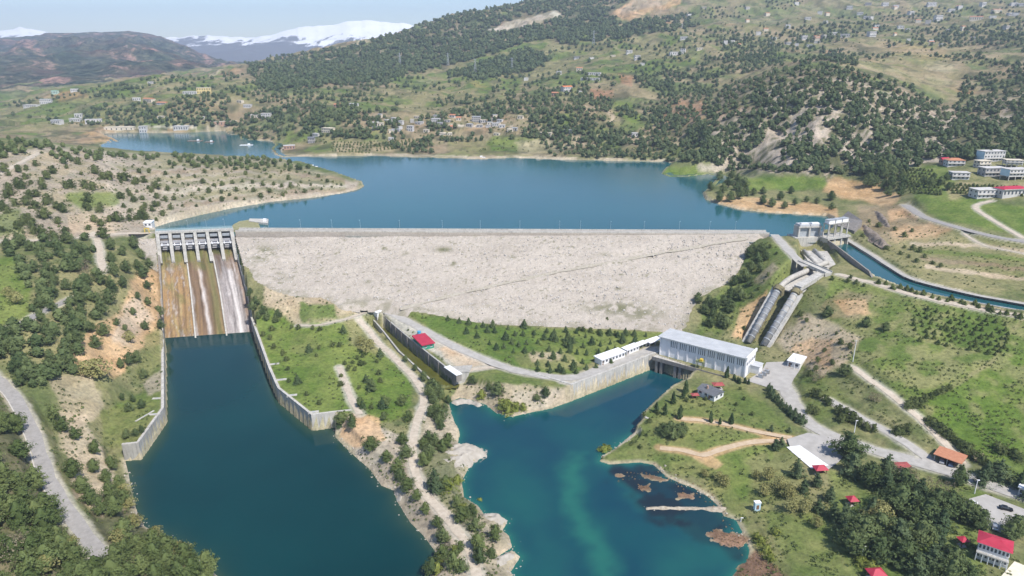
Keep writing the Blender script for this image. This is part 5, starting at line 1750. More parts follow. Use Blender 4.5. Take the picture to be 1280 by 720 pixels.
def house(name, A, B, D, H, label, cat, roof='flat', roof_m=None, wall_m=None, rise=1.6, floors=1, wins=(), door=None, group=None, over=.5, depth=None, base=2.5):
    f = Frame(A, B, D, depth)
    r = thing(name, (*f.p(f.L / 2, f.W / 2), f.z), label, cat, group)
    wl = MB()
    f.box(wl, 0, f.L, 0, f.W, -base, H)
    w = wl.build('wall', wall_m or m_wall_w, r)
    mb = MB()
    if roof == 'flat':
        f.box(mb, -over, f.L + over, -over, f.W + over, H + .003, H + .35)
    elif roof == 'gable':
        gable(mb, f, H + .003, rise, over)
    elif roof == 'gable_end':
        gable(mb, f, H + .003, rise, over, False)
    elif roof == 'hip':
        hip(mb, f, H + .003, rise, over)
    elif roof == 'shed':
        q = [f.p(-over, -over), f.p(f.L + over, -over), f.p(f.L + over, f.W + over), f.p(-over, f.W + over)]
        mb.prism(q, f.z + H + .003, [f.z + H + .3, f.z + H + .3, f.z + H + .3 + rise, f.z + H + .3 + rise])
    mb.build('roof', roof_m or m_grey_roof, r)
    fh = H / floors
    for side, n in wins:
        S = f.L if side == 'f' else f.W
        for fl_ in range(floors):
            for k in range(n):
                c_ = S * (k + .5) / n
                ww = min(1.5, S / n * .55)
                o = f.face_box(MB(), side, c_ - ww / 2, c_ + ww / 2, fl_ * fh + fh * .34, fl_ * fh + fh * .76, .05).build('window', m_glass, r)
                f.face_box(MB(), side, c_ - ww / 2 - .1, c_ + ww / 2 + .1, fl_ * fh + fh * .34 - .14, fl_ * fh + fh * .34 - .004, .14).build('sill', m_white, o)
    if door:
        side, at_ = door
        f.face_box(MB(), side, at_ - .55, at_ + .55, 0.02, min(2.2, H * .7), .05).build('door', m_rust, r)
    return r, f


# ------------------------------------------------------------------ the power station
f = Frame(P(824, 443, 8.8), P(931, 472, 8.8), P(949, 462, 8.8))
ph = thing('power_station', (*f.p(f.L / 2, f.W / 2), 8.8), 'long white power station hall with a grey roof, its deck standing over the tailrace', 'power station')
H = 10.9
f.box(MB(), 0, f.L, 0, f.W, -13, H).build('hall', m_offwhite, ph)
mb = MB().prism([f.p(-1.0, -1.4), f.p(f.L - .35, -1.4), f.p(f.L - .35, f.W + .6), f.p(-1.0, f.W + .6)], f.z + H + .003, [f.z + H + .55, f.z + H + .55, f.z + H + .1, f.z + H + .1])
rf = mb.build('roof', m_grey_roof, ph)
mb = MB()
for k in range(26):
    a = -1 + (f.L + .6) * k / 25.5
    mb.prism([f.p(a, -1.38), f.p(a + .14, -1.38), f.p(a + .14, f.W + .58), f.p(a, f.W + .58)], f.z + H + .2, [f.z + H + .62, f.z + H + .62, f.z + H + .17, f.z + H + .17])
mb.build('roof_seam', m_grey_roof, rf)
f.box(MB(), f.L - .34, f.L + .5, -1.2, f.W + .5, H - .6, H + 1.0).build('end_parapet', m_wall_w, ph)
for k in range(10):
    a = .4 + (f.L - .8) * k / 9
    f.box(MB(), a - .32, a + .32, -.38, -.004, -1, H - .1).build('pilaster', m_offwhite, ph)
for k in range(9):
    a0 = .4 + (f.L - .8) * k / 9
    bw = (f.L - .8) / 9
    n = 4
    if k == 0:
        continue
    w = MB()
    for j in range(n):
        c_ = a0 + .5 + (bw - 1.0) * (j + .5) / n
        f.face_box(w, 'f', c_ - .17, c_ + .17, H * .58, H * .92, .08)
    w.build('window', m_glass, ph)
for j in range(5):
    c_ = f.W * (j + .5) / 5
    f.face_box(MB(), 'r', c_ - .7, c_ + .7, 6.6, 8.2, .06, .02).build('window', m_glass, ph)
f.face_box(MB(), 'r', f.W * .30, f.W * .30 + 4.2, .05, 5.0, .08, .02).build('door', m_steel, ph)
mb = f.box(MB(), f.L + .02, f.L + 4.6, f.W * .55, f.W - .4, -1, 4.2)
an = mb.build('annex', m_wall_w, ph)
f.box(MB(), f.L + .03, f.L + 4.9, f.W * .55 - .3, f.W - .1, 4.203, 4.5).build('annex_roof', m_grey_roof, an)
f.box(MB(), -1.5, f.L - 8, -6.0, -.5, -1.3, -.25).build('deck', m_conc_pale, ph)
mb = MB()
f.box(mb, -1.5, f.L - 8, -6.2, -5.9, -1.5, .65)
mb.build('deck_edge', m_conc_dark, ph)
for c_ in (1.2, 4.0, 12.4, 15.2, 23.6, 26.4, 34.8):
    f.box(MB(), c_ - .75, c_ + .75, -5.6, -.1, -14, -1.303).build('deck_pier', m_conc_dark, ph)
for c_ in (1.2, 12.4, 23.6):
    f.face_box(MB(), 'f', c_ + .8, c_ + 2.0, -9.5, -2.0, .1).build('gate_slot', m_dark, ph)
f2 = f
# yellowish-green gantry for the draft-tube gates
c_ = f.p(25.5, -3.4)
g_ = thing('gate_crane', (*c_, 8.6), 'small olive-green gantry crane on the power station deck over the tailrace', 'gantry crane')
mb = MB()
for i in (-1, 1):
    for j in (-1, 1):
        q = c_ + f.ax * i * 1.7 + f.ay * j * 1.3
        MB().beam((*q, 8.56), (*(q - f.ay * j * .3), 12.6), .35).build('leg', m_olive, g_)
MB().obox(c_, f.ax, 4.4, 2.6, 12.603, 13.3).build('bridge_beam', m_olive, g_)
MB().obox(c_ + f.ax * .6, f.ax, 1.6, 1.8, 13.303, 14.5).build('winch', m_yellow, g_)
# transformers by the end wall
for k, (a, b_) in enumerate(((f.L + 6.6, 4.5), (f.L + 7.2, 8.2), (f.L + 7.6, 11.6))):
    c_ = f.p(a, b_)
    t = thing('transformer', (*c_, 8.8), ('dark grey transformer by the station door, the one closest to the lawn', 'dark grey transformer by the station, the middle of three', 'dark grey transformer by the station, the one behind the annex')[k], 'transformer', 'transformers outside the power station')
    MB().obox(c_, f.ax, 2.0, 1.5, 8.9, 11.2).build('tank', m_steel, t)
    mb = MB()
    for j in range(6):
        mb.obox(c_ + f.ay * (-.6 + .24 * j) + f.ax * 1.25, f.ax, .45, .07, 9.0, 10.9)
    mb.build('cooling_fins', m_wall_g, t)
    for j in (-.5, 0, .5):
        q = c_ + f.ax * j
        MB().tube([(*q, 11.203), (*q, 12.1)], [.12, .07], 8).build('bushing', m_rust, t)
    MB().obox(c_, f.ax, 2.6, 2.1, 8.5, 8.897).build('plinth', m_conc, t)

# ------------------------------------------------------------------ sheds in the yard
house('site_cabin', P(752, 456.5, 9.2), P(781, 446, 9.2), P(744, 452, 9.2), 3.0, 'long white site cabin with a bright flat roof at the edge of the conifer plantation', 'cabin', 'shed', m_white, m_wall_w, .3, 1, (('f', 7),), ('f', 1.0))
house('site_cabin', P(783.5, 443.5, 9.25), P(798.5, 437.5, 9.25), P(780, 440, 9.25), 2.7, 'short white site cabin standing next to the long bright-roofed one', 'cabin', 'shed', m_white, m_wall_w, .25, 1, (('f', 4),), ('f', 1.0))


def carport(A, B, D, H, label, roof_m, cat='carport', name='carport'):
    f = Frame(A, B, D)
    r = thing(name, (*f.p(f.L / 2, f.W / 2), f.z), label, cat)
    for a in (.2, f.L / 2, f.L - .2):
        for b_ in (.2, f.W - .2):
            f.box(MB(), a - .12, a + .12, b_ - .12, b_ + .12, -1, H).build('post', m_steel, r)
    mb = MB().prism([f.p(-.4, -.5), f.p(f.L + .4, -.5), f.p(f.L + .4, f.W + .5), f.p(-.4, f.W + .5)], f.z + H + .003, [f.z + H + .25, f.z + H + .25, f.z + H + .7, f.z + H + .7])
    mb.build('roof', roof_m, r)
    f.box(MB(), 0, f.L, f.W - .1, f.W, -1, H - .3).build('back_wall', m_wall_g, r)
    return r, f


carport(P(799, 437, 9.3), P(808, 433.5, 9.3), P(797, 434.5, 9.3), 2.6, 'small open shelter with a white roof between the site cabins and the station', m_white)
carport(P(812, 434.5, 9.3), P(826, 429.5, 9.3), P(810, 431, 9.3), 2.8, 'wider open shelter with a pale roof tucked against the power station end', m_offwhite)
# gate house at the head of the mossy channel
r_, f_ = house('channel_gatehouse', P(472.5, 408.5, 4.5), P(480.8, 406, 4.5), P(465, 399, 4.5), 9.6, 'tall white gatehouse with a pale gable roof at the head of the mossy channel', 'gatehouse', 'gable_end', m_white, m_wall_w, 1.2, 2, (('f', 1),), None, None, .4)
f_.face_box(MB(), 'l', -.0, f_.W, -2, 6.5, .25, .01).build('lower_wall', m_conc_dark, r_)
f_.face_box(MB(), 'f', f_.L * .2, f_.L * .8, -1.5, 3.2, .1, .01).build('gate', m_rust, r_)
# shed with red roof and green base
r_, f_ = house('red_roof_shed', P(528.5, 437, 10.7), P(542.5, 434, 10.7), P(515.5, 426.5, 10.7), 2.6, 'long shed with a bright red roof and green front beside the dark channel wall', 'shed', 'shed', m_red, m_wall_gr, .5, 1, (('f', 2),), None, None, .7)
c_ = P(524, 419, 11.2)
tk = thing('water_tank', c_, 'small bright blue water tank behind the red roofed shed', 'tank')
MB().tube([(c_[0], c_[1], 11.9), (c_[0], c_[1], 13.8)], 1.1, 16).build('tank', m_blue, tk)
MB().obox(c_, (1, 0), 2.0, 2.0, 10.2, 11.897).build('stand', m_rust, tk)
house('valve_hut', P(570.5, 472.5, 9.9), P(577, 470.5, 9.9), P(557, 462, 9.9), 1.4, 'low hut with a white flat roof on the end of the dark channel wall', 'hut', 'flat', m_white, m_conc_dark, .2, 1, (), None, None, .3)
# cottage by the tailrace
r_, f_ = house('lakeside_cottage', P(892.5, 501.5, 8.2), P(904, 496, 8.2), P(872, 492, 8.2), 2.9, 'white cottage with a dark slate roof on the lawn below the power station', 'cottage', 'gable_end', m_slate, m_wall_w, 1.5, 1, (('f', 2), ('l', 3)), ('l', 3.0))
q = f_.p(f_.L * .3, f_.W * .6)
MB().obox(q, f_.ax, .8, .8, 10, 13.6).build('chimney', m_wall_b, r_)


def gazebo(c_, s, label, name='gazebo', H=2.6, roof_m=None, rise=1.5, lx=1.0):
    s = s * .78
    r = thing(name, c_, label, 'gazebo')
    f = Frame((c_[0] - s * lx / 2, c_[1] - s / 2, c_[2]), (c_[0] + s * lx / 2, c_[1] - s / 2 + s * .12, c_[2]), None, s)
    for a in (.25, f.L - .25):
        for b_ in (.25, s - .25):
            f.box(MB(), a - .1, a + .1, b_ - .1, b_ + .1, -1, H).build('post', m_rust, r)
    mb = MB()
    hip(mb, f, H + .003, rise, .45)
    mb.build('roof', roof_m or m_red, r)
    f.box(MB(), .1, f.L - .1, .1, s - .1, -1, .15).build('floor_slab', m_conc_pale, r)
    f.box(MB(), f.L * .3, f.L * .7, s * .35, s * .65, .6, .75).build('table', m_rust, r)
    return r


m_faded = basic('faded_red_cloth', (.30, .07, .07), (.38, .11, .10), .5, .85, .1)
gazebo(P(897.5, 486, 8.4), 4.2, 'dull red canopy shelter behind the slate roofed cottage', lx=1.5, rise=.8, roof_m=m_faded)
gazebo(P(868.5, 499, 6.6), 3.0, 'small faded red canopy among conifers at the water edge', lx=1.3, rise=.6, roof_m=m_faded)
gazebo(P(1025, 592, 7.8), 4.2, 'red roofed gazebo at the corner of the white slab', lx=1.4)
gazebo(P(1065, 631, 7.2), 3.8, 'red roofed gazebo deep between the tall park conifers')
gazebo(P(1095, 724, 7), 4.6, 'red roofed gazebo on the grass at the lower edge beside a white lamp', lx=1.3)
gazebo(P(1127, 587, 8.4), 4.0, 'long low faded red shelter at the roadside by bare trees', lx=1.8, rise=.5, H=2.2, roof_m=m_faded)
gazebo(P(1203, 682, 8.6), 3.0, 'tiny red roofed shelter beside the house with crimson roof', rise=.8)
# portable cabin on the shore
house('portable_toilet', P(943.5, 637, 3.4), P(950.5, 636.5, 3.4), P(943, 634, 3.4), 2.7, 'pale blue and white portable toilet alone on the grassy shore', 'toilet cabin', 'flat', m_white, m_pale_blue, .2, 1, (), ('f', 1.1), None, .12, 2.2, 1)
# open shed with orange roof
r_, f_ = carport(P(1166.5, 575.5, 8.9), P(1199, 587.5, 8.9), P(1178, 569, 8.9), 3.0, 'open garage with a terracotta roof by the plant road', m_brick, 'garage', 'open_garage')
house('tin_hut', P(1218, 579.5, 9.2), P(1229, 581.5, 9.2), P(1219, 574, 9.2), 2.4, 'little hut with a tan roof by the dark hedge', 'hut', 'shed', basic('tan_roof', (.46, .33, .22), (.56, .42, .30)), m_wall_b, .3)
house('control_hut', P(984, 457.5, 9), P(999, 461.5, 9), P(994, 451, 9), 3.2, 'small grey-white hut with a sloping roof at the foot of the eroded cliff', 'hut', 'shed', m_offwhite, m_wall_w, .6, 1, (('f', 2),), ('f', 1.2))
# two-storey house with crimson roof
r_, f_ = house('crimson_roof_house', P(1219, 697, 8.7), P(1257.5, 710.5, 8.7), P(1229, 687, 8.7), 6.6, 'white two-storey house with a crimson hip roof beside the parking lot', 'house', 'hip', m_red, m_wall_w, 1.5, 2, (('f', 8), ('r', 4)), ('r', 2.5), None, .7)
f_.box(MB(), -.2, f_.L + .2, -1.6, -.1, 3.05, 3.3).build('balcony', m_conc_pale, r_)
mb = MB()
for k in range(19):
    f_.box(mb, f_.L * k / 18 - .04, f_.L * k / 18 + .04, -1.56, -1.48, 3.3, 4.2)
f_.box(mb, 0, f_.L, -1.58, -1.46, 4.2, 4.3)
mb.build('balcony_railing', m_white, r_)
for k in range(6):
    f_.box(MB(), f_.L * k / 5 - .14, f_.L * k / 5 + .14, -1.55, -1.25, -1, 3.047).build('column', m_white, r_)
house('kitchen_annex', P(1272, 618, 9.4), P(1300, 628, 9.4), P(1276, 611, 9.4), 3.2, 'white flat-roofed building half hidden behind the dark trees by the parking lot', 'building', 'flat', m_white, m_wall_w, .3, 1, (('f', 4),))

# ------------------------------------------------------------------ cars
def car(c_, ang, paint, label, group='cars by the parking lot'):
    r = thing('parked_car', c_, label, 'car', group)
    ax = np.array([math.cos(ang), math.sin(ang)])
    ay = np.array([-ax[1], ax[0]])
    z = c_[2]
    prof = [(-2.15, .35), (2.15, .35), (2.2, .75), (1.2, .95), (-1.95, 1.0), (-2.2, .8)]
    cab = [(-1.75, .98), (.95, .93), (.35, 1.48), (-1.25, 1.5)]

    def ext(pr, w, w2=None):
        w2 = w2 or w
        n = len(pr)
        vs = []
        for s_ in (-1, 1):
            for i, (a, h) in enumerate(pr):
                ww = w2 if h > 1.2 else w
                q = np.asarray(c_)[:2] + ax * a + ay * s_ * ww
                vs.append((q[0], q[1], z + h))
        return MB().add(vs, [tuple(range(n)), tuple(range(n, 2 * n))[::-1]] + [(i, n + i, n + (i + 1) % n, (i + 1) % n) for i in range(n)])
    ext(prof, .88).build('body', paint, r)
    ext(cab, .82, .66).build('windows', m_glass, r)
    ext([(-1.24, 1.503), (.34, 1.483), (.25, 1.56), (-1.15, 1.57)], .66).build('roof', paint, r)
    for a in (-1.35, 1.35):
        for s_ in (-1, 1):
            q = np.asarray(c_)[:2] + ax * a + ay * s_ * .78
            q2 = q + ay * s_ * .2
            MB().tube([(*q, z + .33), (*q2, z + .33)], .33, 12).build('wheel', m_black, r)
    return r


def paintm(name, c, metal=.2):
    m, nt, b = new_mat(name)
    b.inputs['Base Color'].default_value = (*c, 1)
    b.inputs['Roughness'].default_value = .3
    b.inputs['Metallic'].default_value = metal
    return m


pk, pw, ps, pr_, pb = paintm('black_car_paint', (.012, .012, .014)), paintm('white_car_paint', (.75, .75, .75), 0), paintm('silver_car_paint', (.45, .46, .47), .6), paintm('red_car_paint', (.45, .04, .025), 0), paintm('blue_car_paint', (.06, .09, .16))
car(P(1257, 637, 9.2), -.45, pk, 'black car parked alone in the middle of the lot')
car(P(1258, 664, 9.2), 1.0, pk, 'black car parked near the back of the crimson roofed house')
car(P(1243, 660, 9.2), 1.05, ps, 'silver car parked just behind the crimson roofed house')
car(P(1277, 650, 9.2), -.45, pw, 'white car parked on the lot edge, outermost of the row')
car(P(1214, 630, 9.2), .3, pw, 'white car parked at the lot corner by the trees')
car(f_ and P(1177, 577.5, 8.95), 1.0, ps, 'silver car standing under the terracotta garage roof')
car(P(1188, 581.5, 8.95), 1.0, pb, 'dark blue car standing under the terracotta garage roof')
car(P(1205, 572, 9.2), -.4, pr_, 'red car parked behind the open terracotta garage')

# ------------------------------------------------------------------ poles
def pole(px, py, h, label, z=None, cross=False):
    p = hit1(px, py) if z is None else P(px, py, z)
    r = thing('utility_pole', p, label, 'pole')
    MB().tube([(p[0], p[1], p[2] - 1), (p[0], p[1], p[2] + h)], [.2, .12], 8).build('post', m_white, r)
    if cross:
        MB().beam((p[0] - 1.1, p[1], p[2] + h - .5), (p[0] + 1.1, p[1] + .3, p[2] + h - .5), .16).build('crossarm', m_steel, r)
    else:
        MB().obox((p[0] + .3, p[1]), (1, 0), 1.0, .35, p[2] + h + .003, p[2] + h + .2).build('lamp_head', m_offwhite, r)
    return r


pole(1066, 452, 12, 'tall white pole at the start of the dirt track on the meadow', cross=True)
pole(992.5, 462, 8, 'thin grey pole in front of the hut under the eroded cliff')
pole(1067.5, 542, 6.5, 'white pole on the verge below the round bushes')
pole(1077, 697, 4.5, 'short white lamp on the grass beside the lowest park conifer')
pole(1218, 617, 6, 'thin white lamp at the parking lot entrance')
pole(926, 652, 1.6, 'short white marker post at the shore near the portable toilet')

# ------------------------------------------------------------------ slabs, jetty, rafts
for px, py, lab in ((349, 474.5, 'the one furthest up the pool wall'), (362, 494, 'the middle one of the pool wall'), (389, 515, 'the one at the corner of the pool wall'), (340, 455, 'half overgrown, beyond the others')):
    p = P(px + 3, py, 8.1)
    p[2] = float(ground_z(p[0], p[1])[0]) + .05
    r = thing('concrete_slab', p, 'pale concrete slab in the bright grass, ' + lab, 'slab', 'slabs along the pool wall')
    MB().obox(p, (1, .25), 5.0, 1.9, p[2] - .5, p[2] + .18).build('slab', m_conc_pale, r)
    MB().obox(p, (1, .25), 1.2, .7, p[2] + .183, p[2] + .3).build('hatch', m_steel, r)
for px, py, lab, l_ in ((197, 498, 'the one nearest the chute', 3.5), (193, 518, 'the one in front of the small pines', 3.5), (181, 520, 'long thin one running across the lawn', 1.2)):
    p = P(px, py, 8.05)
    p[2] = float(ground_z(p[0], p[1])[0]) + .05
    r = thing('concrete_slab', p, 'pale concrete slab on the corner lawn, ' + lab, 'slab', 'slabs on the corner lawn')
    ax_ = (1, .1) if l_ > 2 else (.35, 1)
    MB().obox(p, ax_, 5.0 if l_ > 2 else 11, 1.6 if l_ > 2 else .9, p[2] - .5, p[2] + .16).build('slab', m_conc_pale, r)
    MB().obox(p, ax_, 1.0, .6, p[2] + .163, p[2] + .26).build('hatch', m_steel, r)
jt = thing('jetty', P(310, 280, 42), 'small grassy spur with a concrete jetty sticking into the lake beside the spillway', 'jetty')
q = [P(*a) for a in ((288, 287, 43.5), (291, 281, 42.6), (299, 276.5, 42.3), (312, 274.5, 42.3), (322, 276.5, 42.3), (326, 286, 43.5))]
MB().prism([a[:2] for a in q], 37, [a[2] for a in q]).build('earth_spur', basic('dry_turf', (.20, .20, .09), (.34, .31, .19), .4, .95, .1), jt)
q = [P(*a)[:2] for a in ((311, 276.5, 42.8), (335, 279.5, 42.8), (335.5, 274, 42.8), (312, 273.5, 42.8))]
MB().prism(q, 37, 43.1).build('deck', m_conc_pale, jt)
MB().obox(P(331, 276.5, 43.1), (1, 0), 2.4, 2.0, 43.103, 45.2).build('cabin', m_offwhite, jt)
house('gauge_hut', P(180, 284, 45.1), P(190, 283.5, 45.1), P(181, 281, 45.1), 3.2, 'white flat-roofed hut on the shore at the far end of the spillway bridge', 'hut', 'flat', m_white, m_wall_w, .2, 1, (('f', 2),), None, None, .3, None)
c_ = P(184, 291, 45.1)
r = thing('lifting_frame', c_, 'small yellow lifting frame by the road at the spillway end', 'lifting frame')
for s_ in (-1.6, 1.6):
    MB().beam((c_[0] + s_, c_[1], 45), (c_[0] + s_, c_[1], 48.2), .4).build('leg', m_yellow, r)
MB().beam((c_[0] - 1.9, c_[1], 48.4), (c_[0] + 1.9, c_[1], 48.4), .45).build('beam', m_yellow, r)
for px, py, L_, lab in ((244, 176.2, 22, 'brownish floating raft in the far arm of the lake'), (262, 177.6, 13, 'small brown raft floating next to the longer one in the far arm'), (308, 181.5, 18, 'white floating raft near the inlet of the far arm'), (386, 208.8, 20, 'grey-white floating pontoon off the tip of the scrubby hill'), (598, 197.3, 18, 'white landing stage moored on the far shore')):
    p = P(px, py, Z_RES)
    r = thing('floating_raft', p, lab, 'raft')
    m_ = m_rust if 'brown' in lab else m_offwhite
    MB().obox(p, (1, .1), L_, 7, Z_RES - .4, Z_RES + .5).build('deck', m_, r)
    mb = MB()
    for k in range(int(L_ // 3)):
        mb.obox(p[:2] + np.array([-L_ / 2 + 1.5 + k * 3, 0]), (1, .1), .3, 6.8, Z_RES + .503, Z_RES + .9)
    mb.build('walkway', m_steel, r)
    MB().obox(p[:2] + np.array([L_ * .2, .5]), (1, .1), 3, 2.5, Z_RES + .503, Z_RES + 2.6).build('cabin', m_white, r)

# ------------------------------------------------------------------ villages
# (px, py of the base, width px, height px, walls, roof, words)
VIL = [
    (544, 154, 12, 7, 'w', 'w', 'white flat-roofed house with dark bays above the far shore orchard', 3),
    (512, 164, 9, 8, 'w', 'w', 'narrow white house next to a big round tree above the far shore', 2),
    (489, 176, 7, 5, 'w', 'w', 'small white house at the foot of the orchard rows', 1),
    (485, 153, 13, 4, 'w', 'w', 'row of white sheds along the lane above the green field', 1), (467, 157, 14, 5, 'w', 'w', 'white low building under the orange earth patch', 1),
    (595, 153, 12, 9, 'g', 'g', 'tall grey unfinished block on the far shore', 3), (586, 159, 9, 5, 'g', 'g', 'low grey house leaning on the unfinished block', 1),
    (619, 158, 9, 5, 'w', 'w', 'pale low house beyond the unfinished grey block', 1), (565, 147, 8, 4, 'w', 'b', 'small house with reddish roof above the far shore lane', 1),
    (573, 151, 7, 5, 'c', 'b', 'cream house with brown roof above the far shore lane', 1), (408, 166, 16, 7, 'c', 'c', 'broad beige terraced building above the inlet', 2),
    (394, 171, 9, 5, 'w', 'w', 'pale cottage beside the beige terraced building', 1), (389, 179, 9, 8, 'g', 's', 'grey house with dark roof above the shore orchard', 2),
    (362, 187, 15, 6, 'b', 'w', 'brown hall with a white flat roof by the inlet', 1), (438, 132, 15, 3, 'w', 'w', 'long white greenhouse roof on the hillside', 1),
    (422, 134, 12, 4, 'b', 'b', 'brownish farm building below the long greenhouse', 1), (558, 169, 16, 3, 'c', 'c', 'low beige farm shed above the shore meadow', 1), (567, 161, 9, 4, 'b', 'b', 'brown farmhouse between far shore terraces', 1),
    (699, 94, 7, 6, 'w', 'w', 'little white domed house at the edge of the upper pines', 1), (657.5, 101, 6, 5, 'w', 'w', 'lone white hut on the slope under the pines', 1),
    (710, 115, 14, 8, 'w', 'o', 'house with a bright orange roof among dark trees', 2), (693, 121, 9, 6, 'b', 'b', 'brownish house beside the orange roofed one', 1), (725, 117, 6, 4, 'w', 'w', 'small white house hidden right beside the orange roofed one', 1),
    (724, 89, 8, 5, 'c', 'b', 'cream house with brown roof below the green upper slope', 1), (742, 94, 18, 4, 'w', 'w', 'long white building with dark base beside a clump of trees', 1), (737, 100, 26, 3, 'w', 'w', 'very long low white wall-like barn under the white building', 1),
    (721, 74, 8, 3, 'w', 's', 'low white barn on the open green slope', 1), (740, 74, 6, 3, 'w', 'w', 'tiny white barn on the open green slope', 1), (766, 71, 6, 3, 'c', 'c', 'tiny cream barn on the upper green slope', 1),
    (787, 67, 8, 5, 'w', 'w', 'white hillside house, the uppermost of a little cluster', 1), (797, 75, 8, 7, 'w', 'w', 'taller white house in the middle of the hillside cluster', 2), (803, 82, 6, 4, 'w', 'w', 'small white house, the lowest of the hillside cluster', 1),
    (846, 69, 18, 5, 'w', 'g', 'long white house standing above a tan terrace', 1), (853, 66, 7, 6, 'w', 'w', 'white tower-like house behind the long one above the tan terrace', 2), (709, 167, 13, 6, 'g', 'g', 'grey flat-roofed house on the far shore road', 2),
    (680, 169, 20, 4, 'c', 'c', 'broad pale warehouse on the far shore road', 1), (794, 171, 8, 6, 'w', 'w', 'white triangular hut among pines above the far shore', 1),
    (850, 34, 7, 5, 'w', 'w', 'white house just below the high pine belt', 2), (855, 50, 10, 5, 'w', 'w', 'white pair of houses halfway down from the pine belt', 1), (875, 63, 8, 4, 'c', 'w', 'cream house beside dark round trees on the high slope', 1),
    (907, 56, 5, 6, 'w', 'w', 'slim white house at the edge of the dark trees', 1), (880, 11, 7, 3, 'c', 'c', 'small cream barn by the hairpin near the skyline', 1),
    (1091, 46, 10, 7, 'w', 'w', 'conspicuous white house at the top of the tan clearing', 2), (1174, 26, 9, 7, 'w', 'w', 'conspicuous white house above the upper wood', 2),
    (985, 36, 6, 6, 'w', 'w', 'white house alone on the green high terrace', 1), (1006, 50, 7, 6, 'w', 'w', 'white house beside the dark grove', 1),
    (68, 118, 7, 5, 'gr', 'gr', 'pale green house on the ridge under the mountain', 1), (93, 115, 8, 4, 'w', 'w', 'white house with a red-earth yard on the ridge', 1), (57, 130, 12, 6, 'w', 'g', 'white houses block on the green slope', 2), (37, 134, 18, 3, 'w', 'w', 'long white greenhouse on the green slope', 1),
    (171, 126, 9, 4, 'w', 'w', 'white farmhouse on the middle slope', 1), (184, 129, 14, 6, 'c', 'b', 'pinkish farm building next to the white farmhouse', 1), (237, 118, 18, 4, 'w', 'w', 'long white hall beside the yellow building', 1), (255, 117, 17, 8, 'y', 'c', 'yellow building with pale roof on the wooded slope', 2),
    (201, 131, 14, 3, 'w', 'b', 'low brown-roofed barn on the middle slope', 1), (309, 135, 10, 5, 'w', 'w', 'white house on the brown slope above the inlet', 1), (299, 129, 8, 4, 'c', 'c', 'cream house above the inlet', 1), (189, 105, 8, 3, 'w', 'w', 'small white hut on the ridge track', 1),
    (98, 147, 8, 5, 'w', 'w', 'white house above the lakeside hall', 1), (93, 152, 12, 4, 'w', 'w', 'low white building in the hamlet above the cape', 1), (117, 154, 18, 5, 'w', 'w', 'long white building in the hamlet above the cape', 1), (69, 155, 12, 5, 'w', 'g', 'grey-roofed house at the hamlet edge above the cape', 1),
    (149, 163.5, 34, 5, 'c', 'c', 'very long pale hall on the quay of the far arm', 1), (179, 166, 9, 9, 'w', 'w', 'white tower house on the quay of the far arm', 2), (226, 163, 18, 6, 'w', 'w', 'white colonnaded building on the quay of the far arm', 1), (201, 148, 9, 3, 'c', 'c', 'cream barn above the quay', 1), (254, 149, 4, 4, 'w', 'w', 'tiny white hut above the quay', 1),
    (280, 157, 32, 6, 'b', 'c', 'broad terraced brown enclosure above the quay end', 1), (332, 147, 12, 6, 'w', 'w', 'white block above the inlet pines', 2), (318, 147, 10, 4, 'c', 'w', 'cream row house above the inlet pines', 1),
]
for k, (px, py, w) in enumerate(((1056, 47, 11), (1043, 44, 8), (1022, 49, 8), (1031, 48, 6), (1140, 18, 7), (1120, 10, 6), (1165, 8, 10), (1247, 16, 11), (1085, 7, 7), (1107, 8, 7), (1075, 19, 7), (1083, 24, 7), (1220, 26, 13), (986, 56, 7), (1012, 59, 7), (1062, 12, 7), (1010, 25, 7), (1035, 20, 6), (1160, 30, 6), (1190, 15, 7), (1265, 20, 8), (1230, 8, 7), (960, 20, 6), (935, 12, 6), (948, 44, 6), (968, 50, 6), (1126, 36, 7), (1205, 38, 6), (1260, 36, 7), (1275, 8, 7))):
    VIL.append((px, py, w, 4 if k % 3 else 5, 'wwcgw'[k % 5], 'wgbcw'[k % 5], {'w': 'small white house', 'c': 'small cream house', 'g': 'small grey house'}['wwcgw'[k % 5]] + {'w': ' with a pale roof', 'g': ' with a grey roof', 'b': ' with a brown roof', 'c': ' with a sandy roof'}['wgbcw'[k % 5]] + ' scattered over the high village slope', 1, 'houses of the high village'))
_hg = np.random.default_rng(77)
for k in range(34):
    px, py = _hg.uniform(462, 650), _hg.uniform(146, 171)
    VIL.append((px, py, _hg.uniform(5, 9), _hg.uniform(3.5, 5.5), 'wgcgc'[k % 5], 'wgccg'[k % 5], {'w': 'small whitish house', 'g': 'small grey house', 'c': 'small cream house', 'b': 'small brown house'}['wgcgc'[k % 5]] + {'w': ' with a pale flat roof', 'g': ' with a grey flat roof', 'b': ' with a brown gable roof', 'c': ' with a sandy flat roof'}['wgccg'[k % 5]] + ' crowded into the far shore village', 1, 'houses of the far shore village'))
for k in range(30):
    px, py = _hg.uniform(860, 1275), _hg.uniform(6, 62)
    VIL.append((px, py, _hg.uniform(4, 7), _hg.uniform(3, 4.5), 'wcw'[k % 3], 'wbg'[k % 3], {'w': 'small white house', 'c': 'small cream house'}['wcw'[k % 3]] + {'w': ' with a pale roof', 'b': ' with a brown roof', 'g': ' with a grey roof'}['wbg'[k % 3]] + ' scattered over the high village slope', 1, 'houses of the high village'))
m_wall_v = basic('village_render', (.46, .44, .42), (.62, .60, .58), .15, .85, .1)
m_roof_v = basic('village_flat_roof', (.44, .42, .40), (.60, .58, .56), .2, .9, .1)
WM = dict(w=m_wall_v, g=m_wall_g, c=m_wall_c, b=m_wall_b, y=m_wall_y, gr=basic('pale_green_render', (.40, .56, .46), (.48, .62, .52)))
